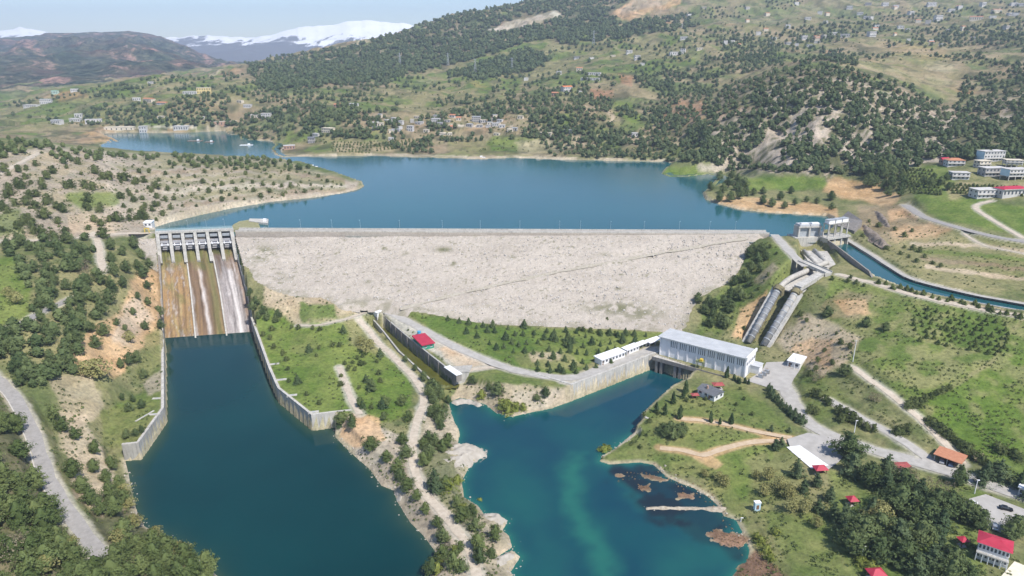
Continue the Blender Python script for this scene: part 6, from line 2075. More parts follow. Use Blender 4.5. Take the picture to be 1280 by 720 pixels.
RM = dict(w=m_roof_v, g=m_grey_roof, c=m_wall_c, b=m_brick, s=m_slate, o=basic('orange_roof', (.58, .17, .06), (.66, .24, .11)), gr=basic('green_roof', (.20, .45, .34), (.26, .5, .4)))
for v in VIL:
    px, py, w, h, wm, rm, lab, fl_ = v[:8]
    p = hit1(px, py)
    if np.isnan(p).any():
        continue
    dist = math.sqrt(p[0] ** 2 + p[1] ** 2 + (p[2] - CAMZ) ** 2)
    mpp = dist / F
    W_, H_ = w * mpp * .86, max(2.5, h * mpp * .78)
    dep = min(max(W_ * .6, 5), 11)
    ang = random.uniform(-.5, .5)
    ax = np.array([math.cos(ang), math.sin(ang)])
    A = np.array([*(p[:2] - ax * W_ / 2), p[2] - .3])
    B = np.array([*(p[:2] + ax * W_ / 2), p[2] - .3])
    kind = 'gable' if rm in 'bos' else 'flat'
    nw = max(1, int(W_ / 3.2)) if w >= 7 else 0
    f = Frame(A, B, None, dep)
    r = thing('village_house', (*f.p(f.L / 2, dep / 2), A[2]), lab, 'house', v[8] if len(v) > 8 else None)
    f.box(MB(), 0, f.L, 0, dep, -5, H_).build('wall', WM[wm], r)
    mb = MB()
    if kind == 'gable':
        gable(mb, f, H_ + .003, 1.8, .5)
    else:
        f.box(mb, -.3, f.L + .3, -.3, dep + .3, H_ + .003, H_ + .4)
    mb.build('roof', RM[rm], r)
    if nw:
        for fl2 in range(fl_):
            for k in range(min(nw, 6)):
                c_ = f.L * (k + .5) / min(nw, 6)
                f.face_box(MB(), 'f', c_ - .8, c_ + .8, H_ / fl_ * (fl2 + .3), H_ / fl_ * (fl2 + .78)).build('window', m_glass, r)

# houses by the upper road, near enough to show their storeys
TOWN = [
    (1236, 203, 28, 13, 3, 'w', 'flat', 'w', 'blue and white apartment house, the uppermost of the hamlet', 'apartment house', .15), (1189, 209, 20, 8, 2, 'w', 'hip', 'b', 'white house with a dark veranda and brown roof at the wood edge', 'house', -.1),
    (1176, 206, 10, 6, 1, 'b', 'gable', 'r', 'small red-walled house at the wood edge', 'house', .2), (1194.5, 225.5, 20, 9, 2, 'w', 'flat', 'w', 'white two-storey house standing alone above the orchard', 'house', -.15),
    (1225, 210, 16, 8, 2, 'c', 'flat', 'c', 'cream house in front of the blue and white apartment house', 'house', .2), (1238, 222, 27, 11, 2, 'g', 'flat', 'w', 'greyish house with broad pale terraces in the middle of the hamlet', 'house', .05),
    (1261, 211, 18, 9, 2, 'w', 'flat', 'c', 'pale house behind the one on stilts', 'house', -.2), (1267, 226.5, 27, 13, 2, 'w', 'flat', 'w', 'white house raised on stilts with blue windows', 'house', .12),
    (1228, 249, 27, 11, 2, 'w', 'flat', 'w', 'white boxy house with dark windows above the farm track', 'house', .1), (1263, 247, 36, 10, 1, 'w', 'hip', 'r', 'broad house with a bright crimson roof right beside the white boxy house', 'house', .18),
]
for px, py, w, h, fl_, wm, rk, rm, lab, cat, ang in TOWN:
    p = hit1(px + 6, py - 1)
    dist = math.sqrt(p[0] ** 2 + p[1] ** 2 + (p[2] - CAMZ) ** 2)
    mpp = dist / F
    W_, H_ = w * mpp * .84, h * mpp * .8
    ax = np.array([math.cos(ang), math.sin(ang)])
    A, B = np.array([*(p[:2] - ax * W_ / 2), p[2] - .2]), np.array([*(p[:2] + ax * W_ / 2), p[2] - .2])
    stilt = 'stilts' in lab
    if stilt:
        A[2] += 3.5
        B[2] += 3.5
        H_ -= 3.0
    r_, f = house('hamlet_house', A, B, None, H_, lab, cat, rk, {'r': m_red, 'w': m_roof_v, 'c': m_wall_c, 'b': m_brick, 'g': m_grey_roof}[rm], WM[wm], 1.8, fl_, (('f', max(3, int(W_ / 3))), ('l', 2)), None, None, .5, min(W_ * .6, 10), .2 if stilt else 4)
    f.box(MB(), -.1, f.L + .1, -1.2, -.12, H_ / fl_ - .15, H_ / fl_ + .1).build('balcony', m_conc_pale, r_)
    if lab.startswith('blue') or 'blue windows' in lab:
        f.face_box(MB(), 'l', 0.05, f.W - .05, .2, H_ - .1, .08, .07).build('blue_panel', m_pale_blue, r_)
    if stilt:
        for k in range(4):
            for b_ in (.4, f.W - .4):
                a = .4 + (f.L - .8) * k / 3
                f.box(MB(), a - .25, a + .25, b_ - .25, b_ + .25, -7, -.203).build('stilt', m_conc_pale, r_)

# lattice pylons on the hills
def pylon(px, py, h, label):
    p = hit1(px, py)
    if np.isnan(p).any():
        return
    r = thing('pylon', p, label, 'pylon', 'pylons on the hills')
    mb = MB()
    for i in (-1, 1):
        for j in (-1, 1):
            mb.beam((p[0] + i * h * .09, p[1] + j * h * .09, p[2] - 1), (p[0] + i * .4, p[1] + j * .4, p[2] + h), .45)
    for k in range(5):
        z0, z1 = h * k / 5, h * (k + 1) / 5
        w0, w1 = h * .09 * (1 - k / 5) + .4 * k / 5, h * .09 * (1 - (k + 1) / 5) + .4
        for j in (-1, 1):
            mb.beam((p[0] - w0, p[1] + j * w0, p[2] + z0), (p[0] + w1, p[1] + j * w1, p[2] + z1), .25)
            mb.beam((p[0] + w0, p[1] + j * w0, p[2] + z0), (p[0] - w1, p[1] + j * w1, p[2] + z1), .25)
    mb.build('lattice_mast', m_steel, r)
    for z, l in ((.78, .2), (.92, .15)):
        MB().beam((p[0] - h * l, p[1], p[2] + h * z), (p[0] + h * l, p[1], p[2] + h * z), .4).build('crossarm', m_steel, r)


for px, py, h in ((500, 82, 32), (560, 82, 32), (594, 90, 30), (742, 55, 34), (640, 88, 30)):
    pylon(px, py, h, 'thin grey lattice pylon standing on the hillside above the lake')

# ================================================================== vegetation
def foliage(name, dark, light, stuff=False, var=.45, trans=.30):
    m = bpy.data.materials.new(name)
    m.use_nodes = True
    nt = m.node_tree
    for n in list(nt.nodes):
        nt.nodes.remove(n)
    out = nt.nodes.new('ShaderNodeOutputMaterial')
    if stuff:
        src = nd(nt, 'ShaderNodeAttribute', attribute_name='tint').outputs['Fac']
    else:
        src = nd(nt, 'ShaderNodeObjectInfo').outputs['Random']
    n1 = noise(nt, 1.8, 4, .7)
    ma = nd(nt, 'ShaderNodeMath', operation='MULTIPLY_ADD')
    nt.links.new(src, ma.inputs[0])
    ma.inputs[1].default_value = var
    mb_ = nd(nt, 'ShaderNodeMath', operation='MULTIPLY')
    nt.links.new(n1.outputs[0], mb_.inputs[0])
    mb_.inputs[1].default_value = 1 - var
    nt.links.new(mb_.outputs[0], ma.inputs[2])
    mid = tuple((a + b) / 2 for a, b in zip(dark, light))
    r = ramp(nt, ma.outputs[0], [(.2, dark), (.5, mid), (.85, light)])
    d = nd(nt, 'ShaderNodeBsdfDiffuse')
    t = nd(nt, 'ShaderNodeBsdfTranslucent')
    mx_ = nd(nt, 'ShaderNodeMixShader')
    mx_.inputs[0].default_value = trans
    nt.links.new(r.outputs[0], d.inputs[0])
    nt.links.new(r.outputs[0], t.inputs[0])
    nt.links.new(d.outputs[0], mx_.inputs[1])
    nt.links.new(t.outputs[0], mx_.inputs[2])
    nt.links.new(mx_.outputs[0], out.inputs[0])
    return m


FC = dict(pine=((0.077, 0.116, 0.048), (0.209, 0.251, 0.105)), lpine=((0.088, 0.128, 0.044), (0.232, 0.275, 0.105)), cedar=((0.074, 0.116, 0.056), (0.197, 0.244, 0.120)), bush=((0.079, 0.110, 0.042), (0.192, 0.219, 0.085)), young=((0.066, 0.107, 0.050), (0.162, 0.206, 0.089)),
          bud=((0.239, 0.226, 0.089), (0.406, 0.389, 0.169)), willow=((0.203, 0.238, 0.050), (0.346, 0.376, 0.110)), cypress=((0.043, 0.076, 0.034), (0.107, 0.150, 0.065)), bare=((0.215, 0.175, 0.114), (0.358, 0.313, 0.210)),
          far=((0.066, 0.103, 0.050), (0.167, 0.201, 0.095)), reed=((0.286, 0.188, 0.100), (0.454, 0.326, 0.189)), sapling=((0.083, 0.119, 0.045), (0.179, 0.213, 0.075)))
FM = {k: foliage('foliage_' + k, *v) for k, v in FC.items()}
FS = {k: foliage('foliage_mass_' + k, *v, stuff=True) for k, v in FC.items()}
m_bark = basic('bark', (.11, .08, .06), (.20, .15, .12), 3, .9, .1)


def crown_geo(kind, n, leaf, g, core=True):
    """unit-height crown: quads for leaf sprays and a ragged inner core"""
    ph = g.uniform(0, 6.28, 6)
    lob = g.uniform(.10, .26, 3)

    def rad(h, a):
        if kind == 'pine':
            hh = np.clip((h - .14) / .86, 0, 1)
            r = .37 * np.power(np.sin(np.pi * np.clip(hh * .80 + .17, 0, 1)), .85)
        elif kind in ('cedar', 'young', 'sapling'):
            hh = np.clip((h - .05) / .95, 0, 1)
            r = (.33 if kind != 'young' else .30) * np.power(1 - hh, .85) + .012
            r = r * (1 + .20 * np.sin(h * (38 if kind == 'cedar' else 30) + ph[3]))
        elif kind == 'cypress':
            hh = np.clip((h - .04) / .96, 0, 1)
            r = .15 * np.power(1 - hh, .55) * np.power(np.clip(hh * 6 + .4, 0, 1), .5)
        elif kind in ('bush', 'willow', 'reed'):
            hh = np.clip(h, 0, 1)
            r = .62 * np.sqrt(np.clip(1 - (hh * 1.0 - .12) ** 2 / .80, 0, 1))
        else:
            hh = np.clip((h - .2) / .8, 0, 1)
            r = .42 * np.sqrt(np.clip(1 - (2 * hh - .92) ** 2, 0, 1))
        return r * (1 + lob[0] * np.sin(2 * a + ph[0] + h * 3) + lob[1] * np.sin(3 * a + ph[1] - h * 6) + lob[2] * np.sin(5 * a + ph[2] + h * 9))
    h0 = {'pine': .16, 'cedar': .06, 'young': .05, 'sapling': .05, 'cypress': .04, 'bush': .02, 'willow': .02, 'reed': .02}.get(kind, .22)
    hs = h0 + (1 - h0) * (1 - np.power(g.random(n), .62 if kind in ('cedar', 'young', 'pine', 'sapling') else .8))
    if kind in ('bush', 'willow', 'bud', 'bare', 'reed'):
        hs = h0 + (1 - h0) * g.random(n)
    a = g.uniform(0, 2 * np.pi, n)
    R_ = rad(hs, a)
    fr = .60 + .44 * np.sqrt(g.random(n))
    if kind in ('bud', 'bare'):
        fr = np.sqrt(g.random(n))
    x, y = R_ * fr * np.cos(a), R_ * fr * np.sin(a)
    c = np.stack([x, y, hs], -1)
    if n > 900:
        # sprays gathered on branch tips, with gaps between
        nb_ = n // 24
        tip = np.stack([R_[:nb_] * .92 * np.cos(a[:nb_]), R_[:nb_] * .92 * np.sin(a[:nb_]), hs[:nb_]], -1) * np.array([1, 1, 1])
        w_ = g.integers(0, nb_, n)
        inn = np.power(g.random(n), 1.6)[:, None] * .55
        base_ = tip[w_]
        axis_ = np.stack([np.zeros(n), np.zeros(n), base_[:, 2] - .04], -1)
        sg = .30 * R_[:nb_][w_][:, None] * .55 + .012
        c = base_ * (1 - inn) + axis_ * inn + g.normal(0, 1, (n, 3)) * sg * np.array([.6, .6, .42])
        a = np.arctan2(c[:, 1], c[:, 0])
    nrm = np.stack([np.cos(a), np.sin(a), np.full(n, .55)], -1) + g.normal(0, .55, (n, 3))
    nrm /= np.linalg.norm(nrm, axis=1, keepdims=True)
    t = np.cross(nrm, g.normal(0, 1, (n, 3)))
    t /= np.linalg.norm(t, axis=1, keepdims=True)
    b = np.cross(nrm, t)
    s = leaf * g.uniform(.55, 1.35, n)[:, None]
    asp = (g.uniform(.28, .6, n) if n > 900 else g.uniform(.45, .9, n))[:, None]
    q = np.stack([c - t * s - b * s * asp * .5, c + t * s * .3 - b * s * asp, c + t * s + b * s * asp * .4, c - t * s * .2 + b * s * asp], 1)
    V = q.reshape(-1, 3)
    Q = np.arange(4 * n).reshape(-1, 4)
    if core:
        nh, na = 7, 8
        hh = np.linspace(h0 + .02, .97, nh)
        aa = np.linspace(0, 2 * np.pi, na, endpoint=False)
        H_, A_ = np.meshgrid(hh, aa, indexing='ij')
        rr = rad(H_, A_) * (.44 if n > 900 else .74) * (1 + g.normal(0, .10, H_.shape))
        cv = np.stack([rr * np.cos(A_), rr * np.sin(A_), H_ + g.normal(0, .012, H_.shape)], -1).reshape(-1, 3)
        i, j = np.meshgrid(np.arange(nh - 1), np.arange(na), indexing='ij')
        cq = np.stack([i * na + j, i * na + (j + 1) % na, (i + 1) * na + (j + 1) % na, (i + 1) * na + j], -1).reshape(-1, 4)
        Q = np.concatenate([Q, cq + len(V)])
        V = np.concatenate([V, cv])
    return V, Q


def trunk_geo(kind, g):
    top = .75 if kind in ('pine', 'cedar', 'cypress', 'young', 'sapling') else .55
    r0 = {'pine': .030, 'cedar': .026, 'cypress': .022}.get(kind, .024)
    mb = MB()
    bend = g.normal(0, .012, 2)
    mb.tube([(0, 0, -.08), (bend[0], bend[1], .25), (0, 0, top)], [r0, r0 * .8, r0 * .25], 7)
    for k in range(6):
        a = k * 1.1 + g.uniform(0, .8)
        h = .22 + .08 * k
        l = (.22 if kind != 'cypress' else .06) * (1.15 - h)
        mb.tube([(0, 0, h), (math.cos(a) * l, math.sin(a) * l, h + (.10 if kind not in ('cedar',) else .02))], [r0 * .4, r0 * .12], 5)
    return mb


NV = dict(pine=7, lpine=6, cedar=7, cypress=4, bush=6, young=5, bud=4, willow=4, bare=4, sapling=4)
LEAFN = dict(pine=(2200, .037), lpine=(2600, .035), cedar=(2000, .034), cypress=(520, .040), bush=(1100, .058), young=(420, .055), bud=(700, .045), willow=(1100, .056), bare=(420, .028), sapling=(260, .08))
CROWN, TRUNK = {}, {}
for kd in NV:
    CROWN[kd], TRUNK[kd] = [], []
    for i in range(NV[kd]):
        g = np.random.default_rng(100 + i * 7 + len(kd) * 31)
        V, Q = crown_geo('pine' if kd == 'lpine' else kd, *LEAFN[kd], g, core=kd not in ('bud', 'bare'))
        CROWN[kd].append(mesh_np('crown', V, Q, mat=FM[kd]))
        mb = trunk_geo('pine' if kd == 'lpine' else kd, g)
        me = bpy.data.meshes.new('trunk')
        me.from_pydata(mb.v, [], mb.f)
        me.materials.append(m_bark)
        TRUNK[kd].append(me)
        # one-piece version for small plants
PLANTED = {}


def plant(kd, name, p, h, label, cat, group=None, wide=1.0):
    """one tree or bush: an Empty at the foot with its trunk and crown"""
    if np.isnan(p).any():
        return
    i = random.randrange(NV[kd])
    r = thing(name, p, label, cat, group)
    s = wide * random.uniform(.88, 1.12)
    r.scale = (h * s, h * s, h)
    r.rotation_euler = (random.uniform(-.06, .06), random.uniform(-.06, .06), random.uniform(0, 6.28))
    link('crown', CROWN[kd][i], r)
    link('trunk', TRUNK[kd][i], r)
    PLANTED.setdefault(name, []).append(r)
    return r


# where nothing may grow
_road_pts = [(pts[:, :2], w) for pts, w in ROADS.values()]
_wet = [np.array(p) for p in (RES_XY, LEFT_XY, RIGHT_XY, SIDE_XY, CANAL_XY)]
_keep = [np.array(poly_at(px, z)) for px, z in (([(952, 464), (958, 453), (985, 452), (1001, 461), (992, 474), (984, 491), (968, 487), (933, 476)], 8.9), ([(984, 549), (1010, 541), (1046, 549), (1062, 560), (1048, 578), (1034, 588), (1016, 581), (990, 566)], 8.7),
                                                 ([(1210, 624), (1232, 618), (1292, 641), (1292, 664), (1250, 666), (1228, 653)], 9.1), ([(824, 443), (931, 472), (949, 462), (840, 433)], 8.8))]
_keep += [np.array(FACE_XY), np.array(sp_poly)]


def free(P3, road=1.2, water=.6):
    x, y = P3[:, 0], P3[:, 1]
    ok = ~np.isnan(x)
    x, y = np.nan_to_num(x), np.nan_to_num(y, nan=100)
    for pts, w in _road_pts:
        ok &= polydist(pts[::2] if len(pts) > 12 else pts, x, y, closed=False) > w / 2 + road
    for poly in _wet:
        ok &= sdist(poly, x, y) > water
    for poly in _keep:
        ok &= sdist(poly, x, y) > .5
    return ok


def darts(poly, spacing, g, fill=1.0, excl=(), tries=14):
    poly = np.asarray(poly, float)
    x0, y0 = poly.min(0)
    x1, y1 = poly.max(0)
    n = int((x1 - x0) * (y1 - y0) / spacing ** 2 * tries) + 8
    n = min(n, 60000)
    c = np.stack([g.uniform(x0, x1, n), g.uniform(y0, y1, n)], -1)
    c = c[inside(poly, c[:, 0], c[:, 1])]
    for e in excl:
        c = c[~inside(e, c[:, 0], c[:, 1])]
    grid, out = {}, []
    for p in c:
        k = (int(p[0] // spacing), int(p[1] // spacing))
        if all((p[0] - q[0]) ** 2 + (p[1] - q[1]) ** 2 >= spacing ** 2 for i in (-1, 0, 1) for j in (-1, 0, 1) for q in grid.get((k[0] + i, k[1] + j), ())):
            grid.setdefault(k, []).append(p)
            out.append(p)
    out = np.array(out).reshape(-1, 2)
    return out[g.random(len(out)) < fill]


_g = np.random.default_rng(2024)


def grove(kd, name, poly, spacing, hr, label, cat, group, fill=1.0, excl=(), wide=1.0, road=1.2):
    d = darts(poly, spacing, _g, fill, excl)
    if not len(d):
        return
    h = hit(d[:, 0], d[:, 1])
    ok = free(h, road)
    for p in h[ok]:
        plant(kd, name, p, random.uniform(*hr), label, cat, group, wide)


def singles(kd, name, pts, hr, label, cat, group=None, wide=1.0, dy=0):
    for q in pts:
        p = hit1(q[0], q[1] + dy)
        plant(kd, name, p, q[2] if len(q) > 2 else random.uniform(*hr), label, cat, group, wide)


def cv(pts, ox, oy, k):
    return [(ox + a / k, oy + b / k) for a, b in pts]


# ------------------------------------------------------------------ left bank woods
grove('lpine', 'pine_tree', [(-18, 512), (12, 524), (36, 566), (50, 614), (66, 650), (100, 676), (135, 668), (160, 668), (185, 682), (232, 700), (264, 722), (262, 742), (-18, 742)], 16.5, (7, 10.5), 'light green pine in the dense wood on the near bank below the grey asphalt road', 'pine tree', 'pines of the wood below the asphalt road', fill=.86, wide=1.1)
grove('lpine', 'pine_tree', [(62, 505), (84, 525), (104, 560), (130, 566), (150, 592), (158, 640), (138, 652), (112, 638), (92, 596), (76, 556)], 16, (6, 9), 'pine on the eroded slope between the asphalt road and the spillway pool', 'pine tree', 'pines between the asphalt road and the pool', .8)
B_L, B_G = 'pine in the wood on the slope beside the spillway, between the lane and the chute', 'pines of the wood beside the spillway'
for poly, s_, f_ in (([(-10, 306), (112, 301), (112, 340), (62, 362), (42, 345), (36, 330), (20, 318), (-10, 325)], 15, .92), ([(134, 308), (166, 306), (200, 338), (196, 352), (170, 348), (142, 372), (134, 345)], 13, 1), ([(46, 372), (132, 348), (150, 366), (126, 402), (98, 440), (90, 474), (62, 472), (62, 430), (46, 404)], 13.5, .95),
                     ([(-10, 418), (12, 428), (44, 478), (20, 486), (-10, 464)], 14, 1)):
    grove('pine', 'pine_tree', poly, s_, (7, 10), B_L, 'pine tree', B_G, f_)
singles('pine', 'pine_tree', [(184, 361, 6), (172, 374, 5), (185, 382, 6), (167, 394, 5), (182, 412, 6), (200, 396, 8), (201, 412, 7)], (5, 7), 'small dark pine on the orange eroded slope just left of the spillway chute', 'pine tree', 'pines on the orange slope by the chute')
singles('pine', 'pine_tree', [(130, 420, 8), (121, 436, 8), (147, 407, 5), (157, 413, 4), (180, 473, 6), (172, 452, 7), (162, 455, 7), (152, 460, 6)], (5, 7), 'pine at the foot of the orange slope near the far end of the pool wall', 'pine tree', 'pines at the foot of the orange slope')
singles('bud', 'budding_tree', [(125, 474, 11), (110, 470, 8)], (9, 9), 'broad olive-brown tree just coming into leaf in the wood above the pool wall', 'broadleaf tree', 'budding trees above the pool wall', 1.25)
singles('bud', 'budding_tree', [(163, 428, 7), (22, 380, 7), (12, 372, 6)], (7, 7), 'pale sparse tree in bud at the edge of a clearing in the spillway wood', 'broadleaf tree', 'budding trees by the clearings', 1.2)
singles('pine', 'pine_tree', [(153, 500, 4), (167, 502, 4), (178, 510, 5), (162, 514, 5), (170, 545, 4), (178, 541, 4), (158, 548, 5)], (4, 5), 'small round pine on the lawn behind the near corner of the pool wall', 'pine tree', 'small pines on the corner lawn')
singles('bare', 'bare_tree', [(108, 340, 8), (106, 348, 7)], (8, 8), 'greyish leafless tree by the pale track in the spillway wood', 'bare tree', 'bare trees by the pale track', 1.2)
# ------------------------------------------------------------------ scrubby hill by the lake
HB = cv([(25, 310), (110, 310), (160, 300), (150, 355), (215, 275), (320, 320), (280, 350), (250, 390), (395, 410), (430, 405), (470, 265), (570, 320), (620, 355), (510, 405), (560, 420), (660, 360), (720, 345), (750, 365), (815, 385), (865, 375), (720, 470), (780, 455), (800, 485), (910, 430), (940, 410), (870, 525), (930, 520), (780, 605),
          (840, 590), (870, 585), (530, 490), (530, 540), (565, 610), (660, 610), (705, 605), (600, 550), (180, 470), (220, 460), (160, 510), (210, 530), (290, 490), (340, 530), (380, 550), (270, 590), (350, 620), (200, 650), (150, 625), (390, 680), (250, 700), (620, 705), (50, 420), (40, 465), (20, 540), (90, 515), (130, 410), (110, 400)], 0, 150, 4.8)
for q in HB:
    plant('bush', 'round_bush', hit1(*q), random.uniform(4.5, 8), 'round dark bush on the bare tan hill above the wood beside the spillway', 'bush', 'bushes on the tan hill above the spillway wood')
grove('bush', 'round_bush', [(150, 212), (210, 200), (330, 204), (400, 220), (436, 232), (380, 243), (300, 252), (230, 264), (190, 278), (165, 280), (150, 250)], 9.6, (2.2, 5.0), 'small dark bush dotting the pale stony spur that runs out into the lake', 'bush', 'bushes on the stony spur', .95)
grove('bush', 'round_bush', [(-15, 215), (80, 205), (150, 240), (150, 285), (100, 296), (-15, 300)], 17, (3, 6), 'dark bush on the scrubby hillside over the road to the spillway', 'bush', 'bushes over the spillway road', .55)
# ------------------------------------------------------------------ peninsula and pool lawn
singles('bare', 'bare_tree', [(25, 700, 8), (34, 694, 8), (20, 690, 7)], (8, 8), 'purplish leafless tree in the dense wood on the near bank', 'bare tree', 'leafless trees in the near wood', 1.3)
singles('bud', 'budding_tree', [(158, 620, 6), (163, 635, 5), (170, 660, 6), (196, 672, 5), (225, 694, 6), (92, 690, 6), (150, 680, 6), (60, 715, 7)], (6, 6), 'yellowish tree in bud along the shore of the dark pool', 'broadleaf tree', 'budding trees on the pool shore', 1.2)
PEN = cv([(20, 150), (60, 150), (130, 250), (180, 135), (185, 85), (250, 80), (270, 140), (250, 225), (190, 290), (265, 275), (230, 330), (240, 360), (270, 400), (305, 435), (335, 485), (380, 535), (400, 590), (465, 630), (380, 680), (330, 240), (370, 235), (420, 235), (330, 305), (350, 290), (410, 395), (455, 460), (490, 500), (510, 490), (470, 515), (520, 550), (500, 590),
           (530, 620), (585, 655), (600, 585), (540, 670), (470, 705), (360, 715), (400, 655), (360, 60), (380, 100), (390, 140), (350, 45), (370, 25), (395, 170), (350, 225), (400, 250), (350, 265), (135, 25), (90, 85), (375, 120), (440, 690), (345, 700)], 420, 480, 3)
for q in PEN:
    p = hit1(*q)
    if free(p[None], .2, .2)[0]:
        plant('lpine' if random.random() < .6 else 'pine', 'pine_tree', p, random.uniform(4.5, 7.5), 'green pine along the dirt track on the rocky spit between the two pools', 'pine tree', 'pines on the rocky spit', 1.1)
singles('cedar', 'cedar_tree', [(545, 614, 11)], (11, 11), 'tallest dark conifer on the rocky spit, beside the bend of the dirt track', 'conifer', wide=1.1)
singles('willow', 'willow_bush', [(560, 612, 5), (572, 604, 4), (580, 640, 4), (600, 630, 3), (550, 700, 4), (548, 715, 4), (568, 690, 3), (590, 640, 3.5)], (3, 4), 'yellow-green bush near the water on the rocky spit', 'bush', 'yellow-green bushes on the rocky spit')
LAWN = cv([(90, 150), (200, 135), (240, 140), (320, 140), (80, 200), (100, 250), (170, 320), (180, 370), (185, 440), (235, 445), (285, 515), (355, 565), (340, 295), (480, 410), (480, 460), (520, 370), (555, 375), (600, 300), (680, 330), (580, 475), (650, 590), (570, 310), (40, 180), (360, 150), (150, 290), (430, 240), (530, 205), (470, 240), (355, 250), (150, 280), (690, 400), (700, 440), (545, 335), (500, 340), (590, 345), (610, 340)], 320, 380, 4.5)
for q in LAWN:
    plant('bush', 'round_bush', hit1(*q), random.uniform(1.8, 3.4), 'low grey-green bush in the bright meadow beside the spillway pool', 'bush', 'bushes in the pool meadow')
singles('young', 'young_conifer', cv([(490, 165), (300, 270), (620, 440), (640, 490), (600, 585), (710, 585), (470, 690), (540, 690), (700, 300), (235, 450)], 320, 380, 4.5), (4, 6), 'young conifer standing in the bright meadow beside the spillway pool', 'conifer', 'young conifers in the pool meadow', 1.2)
singles('pine', 'pine_tree', [(313, 372, 7), (320, 382, 7), (329, 392, 6), (317, 389, 7), (324, 398, 5), (345, 403, 5), (334, 400, 6), (348, 397, 6)], (6, 7), 'pine in the clump between the spillway wall and the dam toe', 'pine tree', 'pines between spillway and dam toe')
singles('bud', 'budding_tree', [(457, 441, 8), (450, 432, 6), (464, 436, 6)], (7, 7), 'olive-brown bare-twigged tree by the dirt track above the pool meadow', 'broadleaf tree', 'budding trees by the dirt track', 1.3)
singles('pine', 'pine_tree', [(507, 452, 4), (530, 476, 6), (519, 463, 4), (546, 492, 7), (538, 486, 6), (552, 498, 6), (560, 505, 5), (544, 505, 6), (540, 520, 6), (550, 530, 6), (556, 515, 5)], (5, 7), 'pine on the strip between the dirt track and the mossy channel', 'pine tree', 'pines along the mossy channel', 1.1)
singles('pine', 'pine_tree', [(591, 480, 5), (622, 494, 7.5), (611, 488, 4), (682, 495, 5.5), (671, 501, 4)], (5, 6), 'pine on the stony bluff below the yard road', 'pine tree', 'pines on the bluff below the yard', 1.3)
singles('willow', 'willow_bush', [(635, 515, 7), (645, 514, 5), (602, 498, 5), (654, 513, 4), (628, 510, 5)], (5, 5), 'big yellow-green willow bush at the foot of the stony bluff', 'bush', 'willow bushes under the bluff')
# ------------------------------------------------------------------ plantation at the dam toe
grove('young', 'young_conifer', [(553, 399), (620, 411), (740, 417), (812, 420), (772, 440), (738, 449), (716, 465), (682, 464), (642, 450), (602, 428)], 9.2, (2.6, 5.2), 'young conifer in the planted rows on the green slope under the dam', 'conifer', 'young conifers of the plantation under the dam', .95, wide=1.15)
singles('young', 'young_conifer', [(655, 410, 6), (616, 409, 5), (604, 409, 4), (710, 427, 7), (712, 435, 6.5), (778, 428, 6), (793, 432, 6.5), (740, 431, 5.5), (690, 425, 5.5), (632, 425, 6)], (5, 6), 'tallest kind of young conifer on the green slope under the dam', 'conifer', 'taller conifers under the dam', 1.2)
singles('young', 'young_conifer', [(688, 466, 4.2), (704, 467, 4), (720, 467, 3.5), (733, 462, 3.5), (745, 460, 3.2), (716, 463, 4), (672, 464, 3.5), (764, 454, 3)], (3, 4), 'young conifer at the roadside edge of the plantation', 'conifer', 'roadside conifers of the plantation', 1.1)
singles('bush', 'round_bush', [(729, 414, 3), (738, 415, 3), (748, 416, 2.5), (760, 417, 2.5), (769, 418, 2.5), (759, 402, 3), (724, 413, 2.5)], (2, 3), 'bush along the foot of the rockfill above the plantation', 'bush', 'bushes at the foot of the rockfill')
# ------------------------------------------------------------------ penstock hill
singles('pine', 'pine_tree', [(935, 322), (946, 330), (956, 325), (950, 340), (938, 340), (918, 356), (923, 368), (912, 374), (905, 382), (926, 375), (886, 382), (880, 392), (890, 398), (900, 406), (886, 408), (906, 410), (931, 352), (938, 357), (872, 378), (893, 388), (943, 318), (912, 390), (952, 316)], (6.5, 9), 'dark pine on the green ridge between the dam face and the penstocks', 'pine tree', 'pines between the dam and the penstocks', 1.15)
singles('bush', 'round_bush', [(1030, 440), (1022, 452), (1040, 455), (1012, 470), (1020, 462), (1050, 430), (1045, 418), (1000, 395), (1008, 402), (1062, 436)], (2, 3.6), 'dark bush on the eroded brown slope behind the small hut', 'bush', 'bushes on the eroded slope')
singles('bush', 'round_bush', [(960, 345), (955, 352), (948, 362), (962, 310), (970, 318), (940, 372), (930, 412), (915, 398)], (1.5, 3), 'low bush on the bank right next to the penstocks', 'bush', 'low bushes by the penstocks')
# ------------------------------------------------------------------ right bank
singles('pine', 'pine_tree', [(1034, 396, 7), (1082, 408, 6), (1106, 413, 5), (1054, 470, 7), (1060, 467, 5)], (5, 7), 'lone dark pine on the eroded meadow edge to the side of the penstocks', 'pine tree', 'lone pines near the eroded cliff', 1.2)
sp_rows = []
for i in range(13):
    for j in range(9):
        px, py = 1128 + i * 10.2 + j * 3.0 + _g.normal(0, 1.4), 376 + i * 2.0 + j * 6.2 + _g.normal(0, .8)
        if _g.random() < .9 and py > 372 + (px - 1094) * .19 and px < 1262:
            sp_rows.append((px, py))
singles('sapling', 'sapling', sp_rows, (1.5, 2.9), 'dark green sapling planted in lines on the slope under the irrigation canal', 'sapling', 'saplings planted under the canal', 1.2)
singles('sapling', 'sapling', [(px, 354.5 + (px - 1094) * .237 + _g.normal(0, 1.2)) for px in np.arange(1098, 1284, 8.5) + _g.normal(0, 2, 22)], (2.2, 3.8), 'small tree on the sandy strip along the irrigation canal', 'small tree', 'small trees along the canal', 1.4)
singles('bush', 'round_bush', [(1080, 358), (1070, 354), (1060, 352), (1040, 350), (1063, 348)], (1.5, 3), 'bush at the canal end of the access bridge', 'bush', 'bushes near the access bridge')
